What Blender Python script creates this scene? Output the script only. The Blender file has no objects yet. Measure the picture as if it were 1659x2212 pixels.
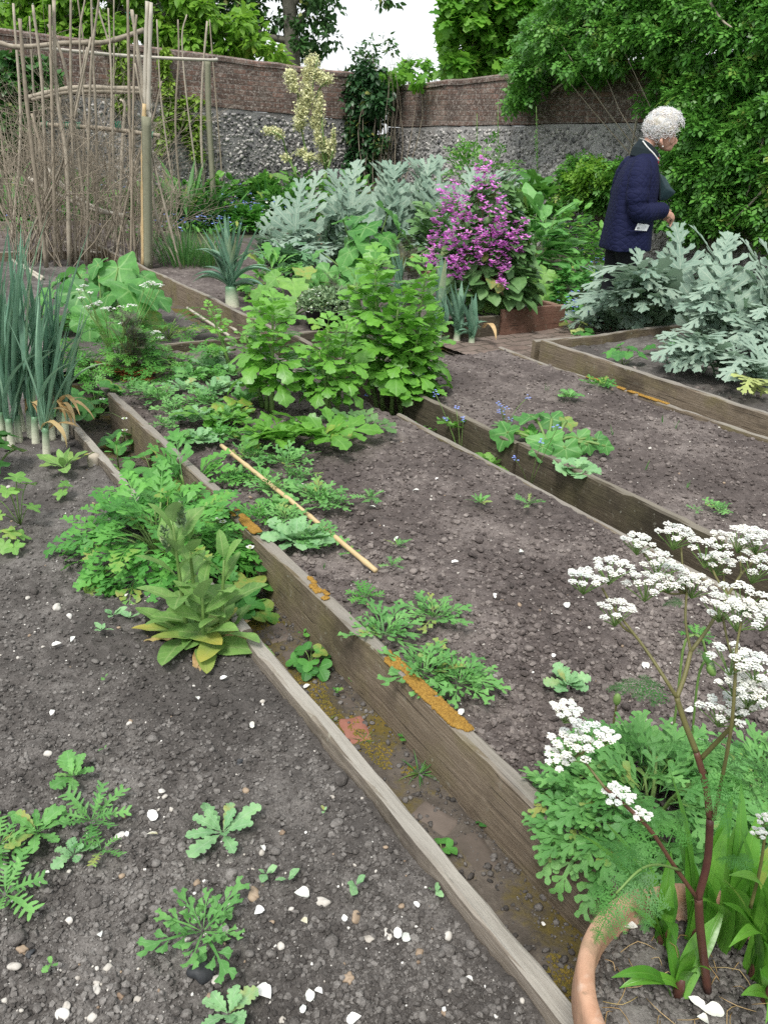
import bpy, math, random
import numpy as np
from math import sin, cos, pi, radians
RNG = np.random.default_rng(7)
random.seed(7)
SC = bpy.context.scene
COL = SC.collection
# ------------------------------------------------------------------ camera model (photo measured on a 1659 x 2212 grid)
F, CX, CY, EYE, ROLL = 1720., 829.5, 1106., 1.28, math.atan(0.05)
TH = math.atan((CY - 302) / F)
C_UP = np.array([0, sin(TH), cos(TH)]); C_FW = np.array([0, cos(TH), -sin(TH)])
EYEP = np.array([0, 0, EYE])
def ray(u, v):
    a = (u - CX) / F; b = (v - CY) / F
    x = a * cos(ROLL) + b * sin(ROLL); y = -a * sin(ROLL) + b * cos(ROLL)
    return C_FW + np.array([1., 0, 0]) * x - C_UP * y
def g(u, v, z=0.):                       # point on the level z seen at (u, v)
    r = ray(u, v); return EYEP + r * ((z - EYE) / r[2])
def at(u, v, Y):                         # point at distance Y seen at (u, v)
    r = ray(u, v); return EYEP + r * (Y / r[1])
def mpp(p):                              # metres per photo unit at a point
    return float((np.asarray(p) - EYEP) @ C_FW) / F
SD = np.array([-.5557, .8314]); TD = np.array([.8314, .5557])    # along / across the beds
def st(s, t, z=0.):
    q = SD * s + TD * t; return np.array([q[0], q[1], z])
def to_st(p): return float(np.dot(p[:2], SD)), float(np.dot(p[:2], TD))
# ------------------------------------------------------------------ noise
def _hash(ix, iy, seed):
    h = (ix.astype(np.int64) * 374761393 + iy.astype(np.int64) * 668265263 + seed * 974711) & 0xffffffff
    h = ((h ^ (h >> 13)) * 1274126177) & 0xffffffff
    return ((h ^ (h >> 16)) & 0xffff) / 65535.
def vn(x, y, seed=0):
    x = np.asarray(x, float); y = np.asarray(y, float)
    ix = np.floor(x); iy = np.floor(y); fx = x - ix; fy = y - iy
    fx = fx * fx * (3 - 2 * fx); fy = fy * fy * (3 - 2 * fy)
    a = _hash(ix, iy, seed); b = _hash(ix + 1, iy, seed); c = _hash(ix, iy + 1, seed); d = _hash(ix + 1, iy + 1, seed)
    return (a * (1 - fx) + b * fx) * (1 - fy) + (c * (1 - fx) + d * fx) * fy
# ------------------------------------------------------------------ mesh builder
class MB:
    def __init__(s): s.V = []; s.F = []; s.A = []; s.n = 0
    def add(s, V, Fs, A=None):
        V = np.asarray(V, float).reshape(-1, 3)
        s.V.append(V)
        for f in (Fs if isinstance(Fs, list) else [Fs]):
            f = np.asarray(f, np.int64)
            if f.size: s.F.append(f + s.n)
        if A is None:
            A = np.zeros((len(V), 3)); A[:, 1] = 1; A[:, 2] = random.random()
        s.A.append(np.asarray(A, float)); s.n += len(V)
    def mesh(s, name, mat, org=(0, 0, 0), smooth=True):
        me = bpy.data.meshes.new(name)
        V = np.concatenate(s.V) - np.asarray(org, float)
        me.vertices.add(len(V)); me.vertices.foreach_set('co', V.astype(np.float32).ravel())
        loops = np.concatenate([f.ravel() for f in s.F]); sizes = np.concatenate([np.full(len(f), f.shape[1]) for f in s.F])
        me.loops.add(len(loops)); me.loops.foreach_set('vertex_index', loops.astype(np.int32))
        me.polygons.add(len(sizes))
        me.polygons.foreach_set('loop_start', np.concatenate([[0], np.cumsum(sizes)[:-1]]).astype(np.int32))
        me.polygons.foreach_set('use_smooth', np.full(len(sizes), smooth))
        at_ = me.attributes.new('lf', 'FLOAT_VECTOR', 'POINT')
        at_.data.foreach_set('vector', np.concatenate(s.A).astype(np.float32).ravel())
        me.update(calc_edges=True)
        if mat: me.materials.append(mat)
        return me
def wloc(o):
    p = np.zeros(3)
    while o is not None:
        p = p + np.array(o.location); o = o.parent
    return p
def tag(o, label=None, cat=None, group=None, kind=None):
    if label: o['label'] = label
    if cat: o['category'] = cat
    if group: o['group'] = group
    if kind: o['kind'] = kind
    return o
def build(mb, name, mat, parent=None, org=None, smooth=True, **kw):
    """link the builder as ONE mesh object (vertices are world coordinates)"""
    if not mb.V: return None
    w = wloc(parent) if parent is not None else (np.asarray(org, float) if org is not None else np.zeros(3))
    ob = bpy.data.objects.new(name, mb.mesh(name, mat, w, smooth))
    COL.objects.link(ob)
    if parent is not None: ob.parent = parent
    else: ob.location = w
    return tag(ob, **kw)
def thing(name, label, cat, loc, group=None):
    o = bpy.data.objects.new(name, None); COL.objects.link(o); o.location = loc; o.empty_display_size = .05
    return tag(o, label, cat, group)
# ------------------------------------------------------------------ primitive shapes
def tube(mb, P, R, n=6, cap=True, rnd=None):
    P = np.asarray(P, float); m = len(P); R = np.broadcast_to(np.asarray(R, float), (m,))
    T = np.gradient(P, axis=0); T /= np.linalg.norm(T, axis=1)[:, None] + 1e-12
    ref = np.array([0, 0, 1.]) if abs(T[:, 2]).mean() < .8 else np.array([1., 0, 0])
    A = np.cross(T, ref); A /= np.linalg.norm(A, axis=1)[:, None] + 1e-12
    B = np.cross(T, A)
    th = np.arange(n) * 2 * pi / n
    V = P[:, None] + R[:, None, None] * (A[:, None] * np.cos(th)[None, :, None] + B[:, None] * np.sin(th)[None, :, None])
    i = np.arange(m - 1)[:, None] * n; j = np.arange(n)[None]; k = (j + 1) % n
    Fq = np.stack([i + j, i + k, i + n + k, i + n + j], -1).reshape(-1, 4)
    fs = [Fq]
    if cap:
        fs.append(np.arange(n)[::-1][None]); fs.append(((m - 1) * n + np.arange(n))[None])
    at_ = np.zeros((m * n, 3)); at_[:, 0] = np.repeat(np.linspace(0, 1, m), n); at_[:, 1] = 1
    at_[:, 2] = random.random() if rnd is None else rnd
    mb.add(V.reshape(-1, 3), fs, at_)
def spline(P, m):
    P = np.asarray(P, float); n = len(P)
    if n < 3:
        return P[0] + (P[-1] - P[0]) * np.linspace(0, 1, m)[:, None]
    Q = np.vstack([2 * P[0] - P[1], P, 2 * P[-1] - P[-2]])
    x = np.linspace(0, n - 1 - 1e-6, m); i = x.astype(int); f = (x - i)[:, None]
    a, b, c, d = Q[i], Q[i + 1], Q[i + 2], Q[i + 3]
    return .5 * (2 * b + (c - a) * f + (2 * a - 5 * b + 4 * c - d) * f * f + (3 * b - a - 3 * c + d) * f ** 3)
def _ico(sub):
    import bmesh
    bm = bmesh.new(); bmesh.ops.create_icosphere(bm, subdivisions=sub, radius=1)
    V = np.array([v.co[:] for v in bm.verts]); Fs = np.array([[v.index for v in f.verts] for f in bm.faces]); bm.free()
    return V, Fs
ICO = {1: _ico(1), 2: _ico(2), 3: _ico(3)}
def lumps(mb, P, R, sub=1, jag=.25, flat=.75, rnd=None, rng=RNG):
    """irregular stones / crumbs at P with radii R"""
    P = np.asarray(P, float); K = len(P)
    if K == 0: return
    V0, F0 = ICO[sub]; n = len(V0)
    ax = rng.normal(size=(K, 3, 3)); q, _ = np.linalg.qr(ax)
    sc = 1 + rng.uniform(-.3, .3, (K, 1, 3))
    if sub == 1: jit = 1 + jag * rng.uniform(-1, 1, (K, n, 1))
    else:
        d = rng.normal(size=(K, 5, 3)); ph = rng.uniform(0, 6, (K, 5))
        jit = 1 + jag * .5 * np.sin(np.einsum('nk,mjk->mnj', V0, d) * 2.2 + ph[:, None]).sum(-1)[..., None] / 2.2
    V = np.einsum('nk,mkj->mnj', V0, q) if False else np.einsum('mnk,mkj->mnj', V0[None] * sc * jit, q)
    V[..., 2] *= flat
    V = V * np.asarray(R)[:, None, None] + P[:, None]
    Fs = (F0[None] + (np.arange(K) * n)[:, None, None]).reshape(-1, 3)
    A = np.zeros((K, n, 3)); A[..., 1] = 1; A[..., 2] = (rng.random(K) if rnd is None else rnd)[:, None]
    mb.add(V.reshape(-1, 3), Fs, A.reshape(-1, 3))
# ------------------------------------------------------------------ leaf templates: (xy, faces, lf(t, vein distance))
def strip(tt, hw, xs, cols):
    R = len(tt); c = np.array(cols, float); n = len(c)
    x = tt[:, None] + xs[:, None] * np.abs(c)[None]
    left = np.where(c < 0, 1, 0)
    y = np.where(c[None] < 0, hw[0][:, None], hw[1][:, None]) * c[None]
    i = np.arange(R - 1)[:, None] * n; j = np.arange(n - 1)[None]
    Fq = np.stack([i + j, i + n + j, i + n + j + 1, i + j + 1], -1).reshape(-1, 4)
    lf = np.stack([np.repeat(tt, n), np.tile(np.abs(c), R)], -1)
    return np.stack([x.ravel(), y.ravel()], -1), [Fq], lf
def T_lobed(seed=0, n=6, depth=.6, w=.28, skew=.4, peak=.5, q=.8, k=1.5, rows=6, pet=.08, teeth=0, td=.15, cols=(-1, -.5, 0, .5, 1)):
    r = np.random.default_rng(seed)
    R = n * rows + 2; tt = np.linspace(0, 1, R)
    gm = math.log(.5) / math.log(peak)
    tb = np.clip((tt - pet) / (1 - pet), 0, 1)
    e = w * np.sin(pi * tb ** gm) ** q
    hw = []
    for sd in (0, 1):
        ph = r.uniform(0, .25) + .5 * sd * (r.random() < .5)
        warp = tb * n + ph + .12 * np.sin(tb * 9 + r.uniform(0, 6))
        lob = 1 - depth * (.5 + .5 * np.cos(2 * pi * warp)) ** (1 / k)
        h = e * lob * (1 + .15 * np.sin(tb * 7 + r.uniform(0, 6)))
        if teeth: h = h * (1 - td * (.5 + .5 * np.cos(2 * pi * warp * teeth)))
        hw.append(np.maximum(h, .012 * (tb < .995)))
    xs = skew * .5 * (hw[0] + hw[1])
    return strip(tt, hw, xs, cols)
def T_ell(w=.25, peak=.45, n=8, depth=.06, q=.9, rows=1, pet=.08, seed=0, cols=(-1, -.5, 0, .5, 1)):
    return T_lobed(seed, n=n, depth=depth, w=w, skew=.12, peak=peak, q=q, rows=max(rows, 1), pet=pet, cols=cols)
def T_blade(w=.05, rows=9, peak=.35, q=.6, cols=(-1, 0, 1), base=.6):
    tt = np.linspace(0, 1, rows)
    h = w * np.where(tt < peak, base + (1 - base) * (tt / peak), np.clip(1 - ((tt - peak) / (1 - peak)) ** 1.8, 0, 1)) ** 1
    h = np.maximum(h, .002)
    return strip(tt, [h, h], h * 0, cols)
def T_round(seed=0, lobes=5, depth=.14, teeth=.04, nt=5, R=.6, back=.62, A=61, rings=(.22, .5, .78, 1.)):
    r = np.random.default_rng(seed)
    th = np.linspace(-pi * .97, pi * .97, A); ua = th / pi
    rr = R * (back + (1 - back) * (.5 + .5 * np.cos(th)) ** .6)
    x = ua * lobes / 2. * (1 + .03 * r.uniform(-1, 1))
    rr = rr * (1 - depth * np.abs(np.sin(pi * x)) ** 2.5) * (1 - teeth * ((x * nt * 1.) % 1)) * (1 + .05 * np.sin(3 * th + r.uniform(0, 6)))
    rr = rr * np.clip((pi - np.abs(th)) / .35, .25, 1) ** .5
    pts = [[0, 0]]; lf = [[0, 0]]
    for ro in rings:
        pts += list(np.stack([ro * rr * np.cos(th), ro * rr * np.sin(th)], -1)); dv = np.abs(np.sin(pi * x / 1.)) * ro
        lf += list(np.stack([np.full(A, ro), dv], -1))
    tri = np.array([[0, 1 + i, 2 + i] for i in range(A - 1)])
    qd = [[1 + k * A + i, 1 + (k + 1) * A + i, 2 + (k + 1) * A + i, 2 + k * A + i] for k in range(len(rings) - 1) for i in range(A - 1)]
    return np.array(pts), [tri, np.array(qd)], np.array(lf)
T_DIA = (np.array([[0, 0], [.45, .3], [1, 0], [.45, -.3]]), [np.array([[0, 3, 2, 1]])], np.array([[0, 1.], [.5, 1], [1, 1], [.5, 1]]))
T_TREE = (np.array([[0, 0], [.35, .3], [.38, 0], [.35, -.3], [.72, .2], [.72, 0], [.72, -.2], [1.05, 0]]),
          [np.array([[0, 2, 1], [0, 3, 2], [4, 5, 7], [5, 6, 7]]), np.array([[1, 2, 5, 4], [2, 3, 6, 5]])],
          np.array([[0, 0], [.35, 1], [.38, 0], [.35, 1], [.72, 1], [.72, 0], [.72, 1], [1, 0]]))
def T_poly(pts):                                   # fan leaf (maple, ivy ...) about a centre
    pts = np.array(pts, float); n = len(pts); c = np.array([[.3, 0]])
    return np.vstack([c, pts]), [np.array([[0, 1 + i, 1 + (i + 1) % n] for i in range(n)])], np.vstack([[[.3, 0]], [[.6, .9]] * n])
T_MAPLE = T_poly([[0, 0], [.1, -.25], [.02, -.55], [.3, -.38], [.5, -.62], [.58, -.25], [.8, -.28], [1, 0], [.8, .28], [.58, .25], [.5, .62], [.3, .38], [.02, .55], [.1, .25]])
def compose(items):
    P = []; Fs = []; L = []; n = 0
    for (tp, ox, oy, ang, sc) in items:
        p, f, l = tp; c, s_ = cos(ang), sin(ang)
        P.append(np.stack([ox + sc * (p[:, 0] * c - p[:, 1] * s_), oy + sc * (p[:, 0] * s_ + p[:, 1] * c)], -1))
        for a in f: Fs.append(a + n)
        L.append(l); n += len(p)
    return np.vstack(P), Fs, np.vstack(L)
T_RACHIS = strip(np.linspace(0, 1, 7), [np.full(7, .008)] * 2, np.zeros(7), (-1, 1))
def T_frond(leaflet, pairs=6, start=.25, wid=.42, ang=1.05, taper=1., seed=0, tip=None, shape=1.):
    r = np.random.default_rng(seed); it = [(T_RACHIS, 0, 0, 0, 1.)]
    for i in range(pairs):
        f = i / max(1, pairs - 1) if pairs > 1 else 0
        x = start + (.94 - start) * f
        L = wid * (1 - taper * f ** shape * .85)
        for sg in (1, -1):
            it.append((leaflet, x + r.uniform(-.01, .01), 0, sg * (ang + r.uniform(-.12, .12) - .25 * f), L * r.uniform(.88, 1.1)))
    it.append((leaflet, .93 if tip is None else 1 - tip * .8, 0, 0, wid * .3 if tip is None else tip))
    return compose(it)
def place(mb, tp, P, az, el, L, W=1., bend=0., fold=0., roll=0., cup=0., wav=0., rnd=None, wf=9., rng=RNG):
    P = np.asarray(P, float).reshape(-1, 3); K = len(P); xy, fs, lf = tp; n = len(xy)
    c = lambda v: np.broadcast_to(np.asarray(v, float), (K,))[:, None]
    az, el, L, W, bend, fold, roll, cup, wav = map(c, (az, el, L, W, bend, fold, roll, cup, wav))
    bend = np.where(np.abs(bend) < 1e-3, 1e-3, bend)
    x = xy[None, :, 0]; y = xy[None, :, 1]
    e = el - bend * x
    X = (np.sin(el) - np.sin(e)) / bend; Z = (np.cos(e) - np.cos(el)) / bend
    ca, sa = np.cos(az), np.sin(az)
    N = np.stack([-np.sin(e) * ca, -np.sin(e) * sa, np.cos(e)], -1)
    S = np.stack([-sa + 0 * x, ca + 0 * x, 0 * x + 0 * sa], -1)
    cr, sr = np.cos(roll)[..., None], np.sin(roll)[..., None]
    S2 = cr * S + sr * N; N2 = cr * N - sr * S
    w = y * L * W
    nz = fold * np.abs(w) + cup * L * (xy[None, :, 1] ** 2 * 2) + wav * L * np.abs(y) * np.sin(wf * x * 2 + np.sign(y) * 1.3 + rng.uniform(0, 6, (K, 1))) * 2
    V = P[:, None] + (L * X)[..., None] * np.stack([ca, sa, 0 * ca], -1) + (L * Z)[..., None] * np.array([0, 0, 1.]) + w[..., None] * S2 + nz[..., None] * N2
    if rnd is None: rnd = rng.random(K)
    A = np.concatenate([np.broadcast_to(lf[None], (K, n, 2)), np.broadcast_to(np.asarray(rnd, float).reshape(-1, 1, 1), (K, n, 1))], -1)
    off = (np.arange(K) * n)[:, None, None]
    mb.add(V.reshape(-1, 3), [(f[None] + off).reshape(-1, f.shape[1]) for f in fs], A.reshape(-1, 3))
# ------------------------------------------------------------------ materials
def nt_new(name):
    m = bpy.data.materials.new(name); m.use_nodes = True; n = m.node_tree; n.nodes.clear()
    out = n.nodes.new('ShaderNodeOutputMaterial'); return m, n, out
def nd(n, typ, ins=None, **kw):
    x = n.nodes.new(typ)
    for k, v in kw.items(): setattr(x, k, v)
    for k, v in (ins or {}).items():
        if isinstance(v, bpy.types.NodeSocket): n.links.new(v, x.inputs[k])
        else: x.inputs[k].default_value = v
    return x
def mixc(n, fac, a, b, typ='MIX'):
    x = nd(n, 'ShaderNodeMix', data_type='RGBA', blend_type=typ)
    for k, v in ((0, fac), (6, a), (7, b)):
        if isinstance(v, bpy.types.NodeSocket): n.links.new(v, x.inputs[k])
        else: x.inputs[k].default_value = v if k == 0 else (*v[:3], 1)
    return x.outputs[2]
def ramp(n, val, lo, hi, a=0., b=1.):
    x = nd(n, 'ShaderNodeMapRange', {0: val, 1: lo, 2: hi, 3: a, 4: b}); return x.outputs[0]
def math_(n, op, a, b=0.):
    x = nd(n, 'ShaderNodeMath', operation=op)
    for k, v in ((0, a), (1, b)):
        if isinstance(v, bpy.types.NodeSocket): n.links.new(v, x.inputs[k])
        else: x.inputs[k].default_value = v
    return x.outputs[0]
def noise(n, vec, scale, detail=4, rough=.6, out=0):
    x = nd(n, 'ShaderNodeTexNoise', {'Scale': scale, 'Detail': detail, 'Roughness': rough})
    n.links.new(vec, x.inputs['Vector']); return x.outputs[out]
def obj_co(n, sx=1, sy=1, sz=1):
    t = nd(n, 'ShaderNodeTexCoord'); 
    if (sx, sy, sz) == (1, 1, 1): return t.outputs['Object']
    m = nd(n, 'ShaderNodeMapping', {'Vector': t.outputs['Object'], 'Scale': (sx, sy, sz)}); return m.outputs[0]
def wpos(n): return nd(n, 'ShaderNodeNewGeometry').outputs['Position']
def bump(n, h, strength=.3, dist=.01, nrm=None):
    b = nd(n, 'ShaderNodeBump', {'Strength': strength, 'Distance': dist, 'Height': h})
    if nrm: n.links.new(nrm, b.inputs['Normal'])
    return b.outputs[0]
def leafmat(name, c1, c2, vein=None, vs=.5, rough=.5, trans=.25, lat=0., spec=.35, under=None, dry=None, crk=.25, dirt=None, ncol=30):
    m, n, out = nt_new(name)
    a = nd(n, 'ShaderNodeAttribute', attribute_name='lf'); s = nd(n, 'ShaderNodeSeparateXYZ', {0: a.outputs['Vector']})
    t, d, r = s.outputs
    col = mixc(n, r, c1, c2)
    nz = noise(n, wpos(n), ncol, 3)
    col = mixc(n, 1., col, nd(n, 'ShaderNodeCombineColor', {0: ramp(n, nz, .25, .75, .72, 1.28), 1: ramp(n, nz, .25, .75, .78, 1.2), 2: ramp(n, nz, .25, .75, .8, 1.2)}).outputs[0], 'MULTIPLY')
    spn = noise(n, wpos(n), 170, 2); col = mixc(n, ramp(n, spn, .66, .74, 0, .55), col, tuple(.55 * v for v in c1))
    h = nz
    if vein:
        mk = ramp(n, d, .03, .16, 1, 0)
        if lat:
            w = math_(n, 'SINE', math_(n, 'SUBTRACT', math_(n, 'MULTIPLY', t, lat * 6.283), math_(n, 'MULTIPLY', d, 4.)))
            mk = math_(n, 'MAXIMUM', mk, math_(n, 'MULTIPLY', ramp(n, w, .8, 1., 0, 1), .55))
        h = math_(n, 'ADD', nz, math_(n, 'MULTIPLY', mk, .5))
        col = mixc(n, math_(n, 'MULTIPLY', mk, vs), col, vein)
    if dry:                                      # yellowing tips and edges of single leaves
        e = math_(n, 'MULTIPLY', ramp(n, r, .74, .95, 0, 1), ramp(n, math_(n, 'ADD', t, math_(n, 'MULTIPLY', nz, .6)), .7, 1.2, .15, 1))
        col = mixc(n, e, col, dry)
    old = math_(n, 'MULTIPLY', ramp(n, r, .93, .97, 0, 1), ramp(n, nz, .35, .6, 0, .8)); col = mixc(n, old, col, (.30, .27, .07))
    if under:
        col = mixc(n, math_(n, 'MULTIPLY', nd(n, 'ShaderNodeNewGeometry').outputs['Backfacing'], .7), col, under)
    bn = bump(n, h, crk, .006)
    p = nd(n, 'ShaderNodeBsdfPrincipled', {'Base Color': col, 'Roughness': rough, 'Specular IOR Level': spec, 'Normal': bn})
    if trans:
        tl = nd(n, 'ShaderNodeBsdfTranslucent', {'Color': mixc(n, .6, col, tuple(min(1, v * 1.9) for v in c2)), 'Normal': bn})
        mx = nd(n, 'ShaderNodeMixShader', {0: trans, 1: p.outputs[0], 2: tl.outputs[0]}); n.links.new(mx.outputs[0], out.inputs[0])
    else: n.links.new(p.outputs[0], out.inputs[0])
    return m
def plain(name, c1, c2, rough=.7, scale=40, bs=.2, bd=.004, sx=1, sy=1, sz=1, spec=.3, attr=True, metal=0., world=True):
    m, n, out = nt_new(name)
    vec = wpos(n) if world else obj_co(n, sx, sy, sz)
    nz = noise(n, vec, scale, 5)
    f = ramp(n, nz, .3, .7)
    if attr:
        a = nd(n, 'ShaderNodeAttribute', attribute_name='lf'); r = nd(n, 'ShaderNodeSeparateXYZ', {0: a.outputs['Vector']}).outputs[2]
        f = math_(n, 'ADD', math_(n, 'MULTIPLY', f, .5), math_(n, 'MULTIPLY', r, .5))
    col = mixc(n, f, c1, c2)
    p = nd(n, 'ShaderNodeBsdfPrincipled', {'Base Color': col, 'Roughness': rough, 'Specular IOR Level': spec, 'Metallic': metal, 'Normal': bump(n, nz, bs, bd)})
    n.links.new(p.outputs[0], out.inputs[0]); return m
M = {}
M['lobe'] = leafmat('opium_poppy_leaf', (.075, .23, .055), (.165, .385, .10), (.25, .42, .2), .35, trans=.22, lat=6)
M['glauc'] = leafmat('glaucous_leaf', (.14, .31, .13), (.24, .44, .20), (.35, .48, .32), .4, trans=.2, lat=6)
M['fern'] = leafmat('poppy_feather_leaf', (.055, .21, .038), (.125, .36, .06), (.2, .4, .12), .3, trans=.25)
M['lovage'] = leafmat('lovage_leaf', (.06, .19, .022), (.16, .39, .05), (.2, .4, .1), .45, rough=.38, trans=.25, lat=5, spec=.45)
M['cicely'] = leafmat('cicely_leaf', (.05, .19, .03), (.13, .36, .06), trans=.25)
M['cowp'] = leafmat('parsley_leaf', (.035, .13, .025), (.07, .22, .04), trans=.25)
M['holly'] = leafmat('mallow_leaf', (.055, .195, .042), (.125, .33, .08), (.28, .47, .18), .55, trans=.25, under=(.16, .32, .12))
M['cardoon'] = leafmat('cardoon_leaf', (.165, .265, .20), (.30, .40, .315), (.42, .49, .39), .65, rough=.65, trans=.2, lat=7, under=(.16, .28, .14), dry=(.36, .42, .12))
M['cardgr'] = leafmat('green_thistle_leaf', (.07, .19, .08), (.14, .3, .13), (.25, .38, .2), .4, trans=.2, lat=7)
M['leek'] = leafmat('leek_leaf', (.115, .245, .165), (.235, .39, .27), (.15, .28, .2), .3, rough=.42, trans=.15, dry=(.42, .34, .14), spec=.4)
M['straw'] = leafmat('strawberry_leaf', (.035, .15, .03), (.09, .29, .05), (.12, .3, .08), .5, trans=.2, lat=7)
M['fox'] = leafmat('foxglove_leaf', (.11, .23, .055), (.21, .38, .10), (.3, .4, .16), .5, rough=.6, trans=.2, lat=7, under=(.2, .3, .13), dry=(.42, .33, .06))
M['agap'] = leafmat('strap_leaf', (.055, .19, .02), (.13, .33, .04), (.2, .4, .08), .3, rough=.32, trans=.25, spec=.5)
M['honl'] = leafmat('honesty_leaf', (.075, .17, .055), (.14, .27, .09), (.16, .3, .12), .4, trans=.2, lat=5)
M['ivy'] = leafmat('ivy_leaf', (.022, .085, .02), (.06, .17, .03), trans=.15, rough=.4, spec=.45)
M['rose'] = leafmat('rose_leaf', (.04, .15, .022), (.13, .33, .05), trans=.22, rough=.42, spec=.4)
M['ivyl'] = leafmat('pale_ivy_leaf', (.12, .24, .03), (.24, .38, .05), trans=.25)
M['ever'] = leafmat('evergreen_leaf', (.014, .055, .018), (.035, .105, .03), trans=.08, rough=.4, spec=.45)
M['syc'] = leafmat('maple_leaf', (.06, .20, .022), (.18, .40, .045), trans=.4)
M['dark'] = leafmat('dark_tree_leaf', (.02, .07, .018), (.06, .15, .035), trans=.2)
M['lime'] = leafmat('lime_tree_leaf', (.09, .23, .02), (.20, .38, .045), trans=.4)
M['grass'] = leafmat('blade_leaf', (.035, .13, .03), (.08, .23, .045), trans=.2)
M['chive'] = leafmat('chive_leaf', (.05, .17, .04), (.11, .27, .07), trans=.2)
M['mix'] = leafmat('border_leaf', (.05, .19, .03), (.16, .38, .07), trans=.22)
M['geran'] = leafmat('geranium_leaf', (.11, .27, .05), (.19, .38, .08), (.25, .42, .14), .4, trans=.25)
M['fennel'] = leafmat('bronze_fennel', (.055, .075, .045), (.11, .10, .07), trans=.1)
M['rust'] = leafmat('rusty_fennel', (.22, .07, .025), (.42, .16, .06), trans=.1)
M['thyme'] = leafmat('thyme_leaf', (.11, .2, .09), (.24, .34, .18), trans=.15)
M['yellow'] = leafmat('yellowing_leaf', (.26, .36, .10), (.40, .46, .16), (.5, .5, .2), .4, trans=.25)
M['tan'] = leafmat('withered_leaf', (.30, .2, .08), (.5, .37, .19), trans=.15)
M['white'] = leafmat('white_petal', (.72, .75, .68), (.86, .87, .84), trans=.2, rough=.6, crk=.05)
M['mag'] = leafmat('magenta_petal', (.55, .09, .53), (.80, .36, .76), trans=.2, crk=.1, rough=.6)
M['blue'] = leafmat('blue_petal', (.16, .24, .70), (.36, .45, .85), trans=.2, crk=.1)
M['cream'] = leafmat('cream_plume', (.56, .58, .28), (.76, .76, .48), trans=.2)
M['stem'] = plain('green_stem', (.10, .19, .045), (.17, .26, .08), .5, 30)
M['paleold'] = plain('pale_shank', (.20, .30, .11), (.50, .53, .36), .45, 9)
M['pur'] = plain('purple_stem', (.055, .02, .02), (.13, .065, .04), .4, 30)
M['brst'] = plain('brown_green_stem', (.085, .085, .03), (.14, .13, .05), .5, 30)
M['twig'] = plain('dry_twig', (.17, .145, .11), (.36, .31, .24), .8, 25)
M['pole'] = plain('hazel_pole', (.19, .165, .125), (.46, .41, .33), .8, 18, .4)
M['bamboo'] = plain('bamboo_cane', (.42, .30, .15), (.58, .46, .27), .45, 14)
M['bamgrey'] = plain('weathered_bamboo', (.36, .33, .27), (.52, .49, .42), .5, 14)
M['post'] = plain('weathered_post', (.15, .155, .10), (.24, .24, .17), .8, 30, .4)
M['bark'] = plain('grey_bark', (.10, .095, .075), (.22, .21, .17), .85, 9, .6, .02)
M['stone'] = plain('pale_stone', (.30, .27, .23), (.62, .6, .56), .7, 60)
M['chalk'] = plain('chalk_chip', (.5, .48, .44), (.78, .77, .74), .75, 80)
M['tanst'] = plain('brown_stone', (.16, .11, .075), (.36, .28, .2), .6, 60)
M['black'] = plain('black_stone', (.02, .022, .025), (.06, .063, .068), .6, 50, .5)
M['terra'] = plain('terracotta', (.36, .22, .15), (.56, .38, .27), .8, 7, .35, .004)
M['plas'] = plain('black_plastic', (.012, .012, .013), (.02, .02, .021), .4, 20)
M['twine'] = plain('green_twine', (.02, .16, .09), (.04, .25, .14), .8, 50)
M['moss'] = plain('orange_moss', (.22, .115, .02), (.40, .24, .05), .95, 220, .9, .006)
M['gmoss'] = plain('green_moss', (.10, .10, .018), (.22, .18, .035), .95, 160, .9, .006)
def terramat():
    m, n, out = nt_new('old_terracotta'); p = wpos(n); a = noise(n, p, 6, 5, .65); b = noise(n, p, 40, 5, .7); c = noise(n, p, 17, 4, .6)
    col = mixc(n, ramp(n, a, .35, .65), (.40, .225, .145), (.55, .36, .25)); col = mixc(n, ramp(n, c, .55, .68, 0, .55), col, (.62, .53, .45)); col = mixc(n, ramp(n, b, .6, .72, 0, .7), col, (.16, .12, .08)); col = mixc(n, ramp(n, c, .42, .3, 0, .45), col, (.22, .17, .10))
    s = nd(n, 'ShaderNodeBsdfPrincipled', {'Base Color': col, 'Roughness': .85, 'Specular IOR Level': .25, 'Normal': bump(n, math_(n, 'ADD', b, c), .45, .005)}); n.links.new(s.outputs[0], out.inputs[0]); return m
M['terra'] = terramat()
def soilmat(name, dark, mid, pale, speck=.74):
    m, n, out = nt_new(name); p = wpos(n)
    a = nd(n, 'ShaderNodeAttribute', attribute_name='lf'); r = nd(n, 'ShaderNodeSeparateXYZ', {0: a.outputs['Vector']}).outputs[2]
    big = noise(n, p, 3, 3); med = noise(n, p, 28, 6, .7); fin = noise(n, p, 240, 4, .7)
    f = math_(n, 'ADD', math_(n, 'ADD', math_(n, 'MULTIPLY', ramp(n, med, .3, .7), .3), math_(n, 'MULTIPLY', ramp(n, fin, .3, .7), .3)), math_(n, 'ADD', math_(n, 'MULTIPLY', ramp(n, big, .35, .65), .26), math_(n, 'MULTIPLY', r, .42)))
    col = mixc(n, ramp(n, f, .1, .6), dark, mid); col = mixc(n, ramp(n, f, .55, 1.), col, pale)
    sp = ramp(n, noise(n, p, 330, 2, .5), speck, speck + .04)
    col = mixc(n, math_(n, 'MULTIPLY', sp, .7), col, (.5, .48, .44))
    b = bump(n, math_(n, 'ADD', math_(n, 'MULTIPLY', med, .7), math_(n, 'MULTIPLY', fin, .5)), .7, .012)
    s = nd(n, 'ShaderNodeBsdfPrincipled', {'Base Color': col, 'Roughness': .95, 'Specular IOR Level': .15, 'Normal': b})
    n.links.new(s.outputs[0], out.inputs[0]); return m
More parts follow.
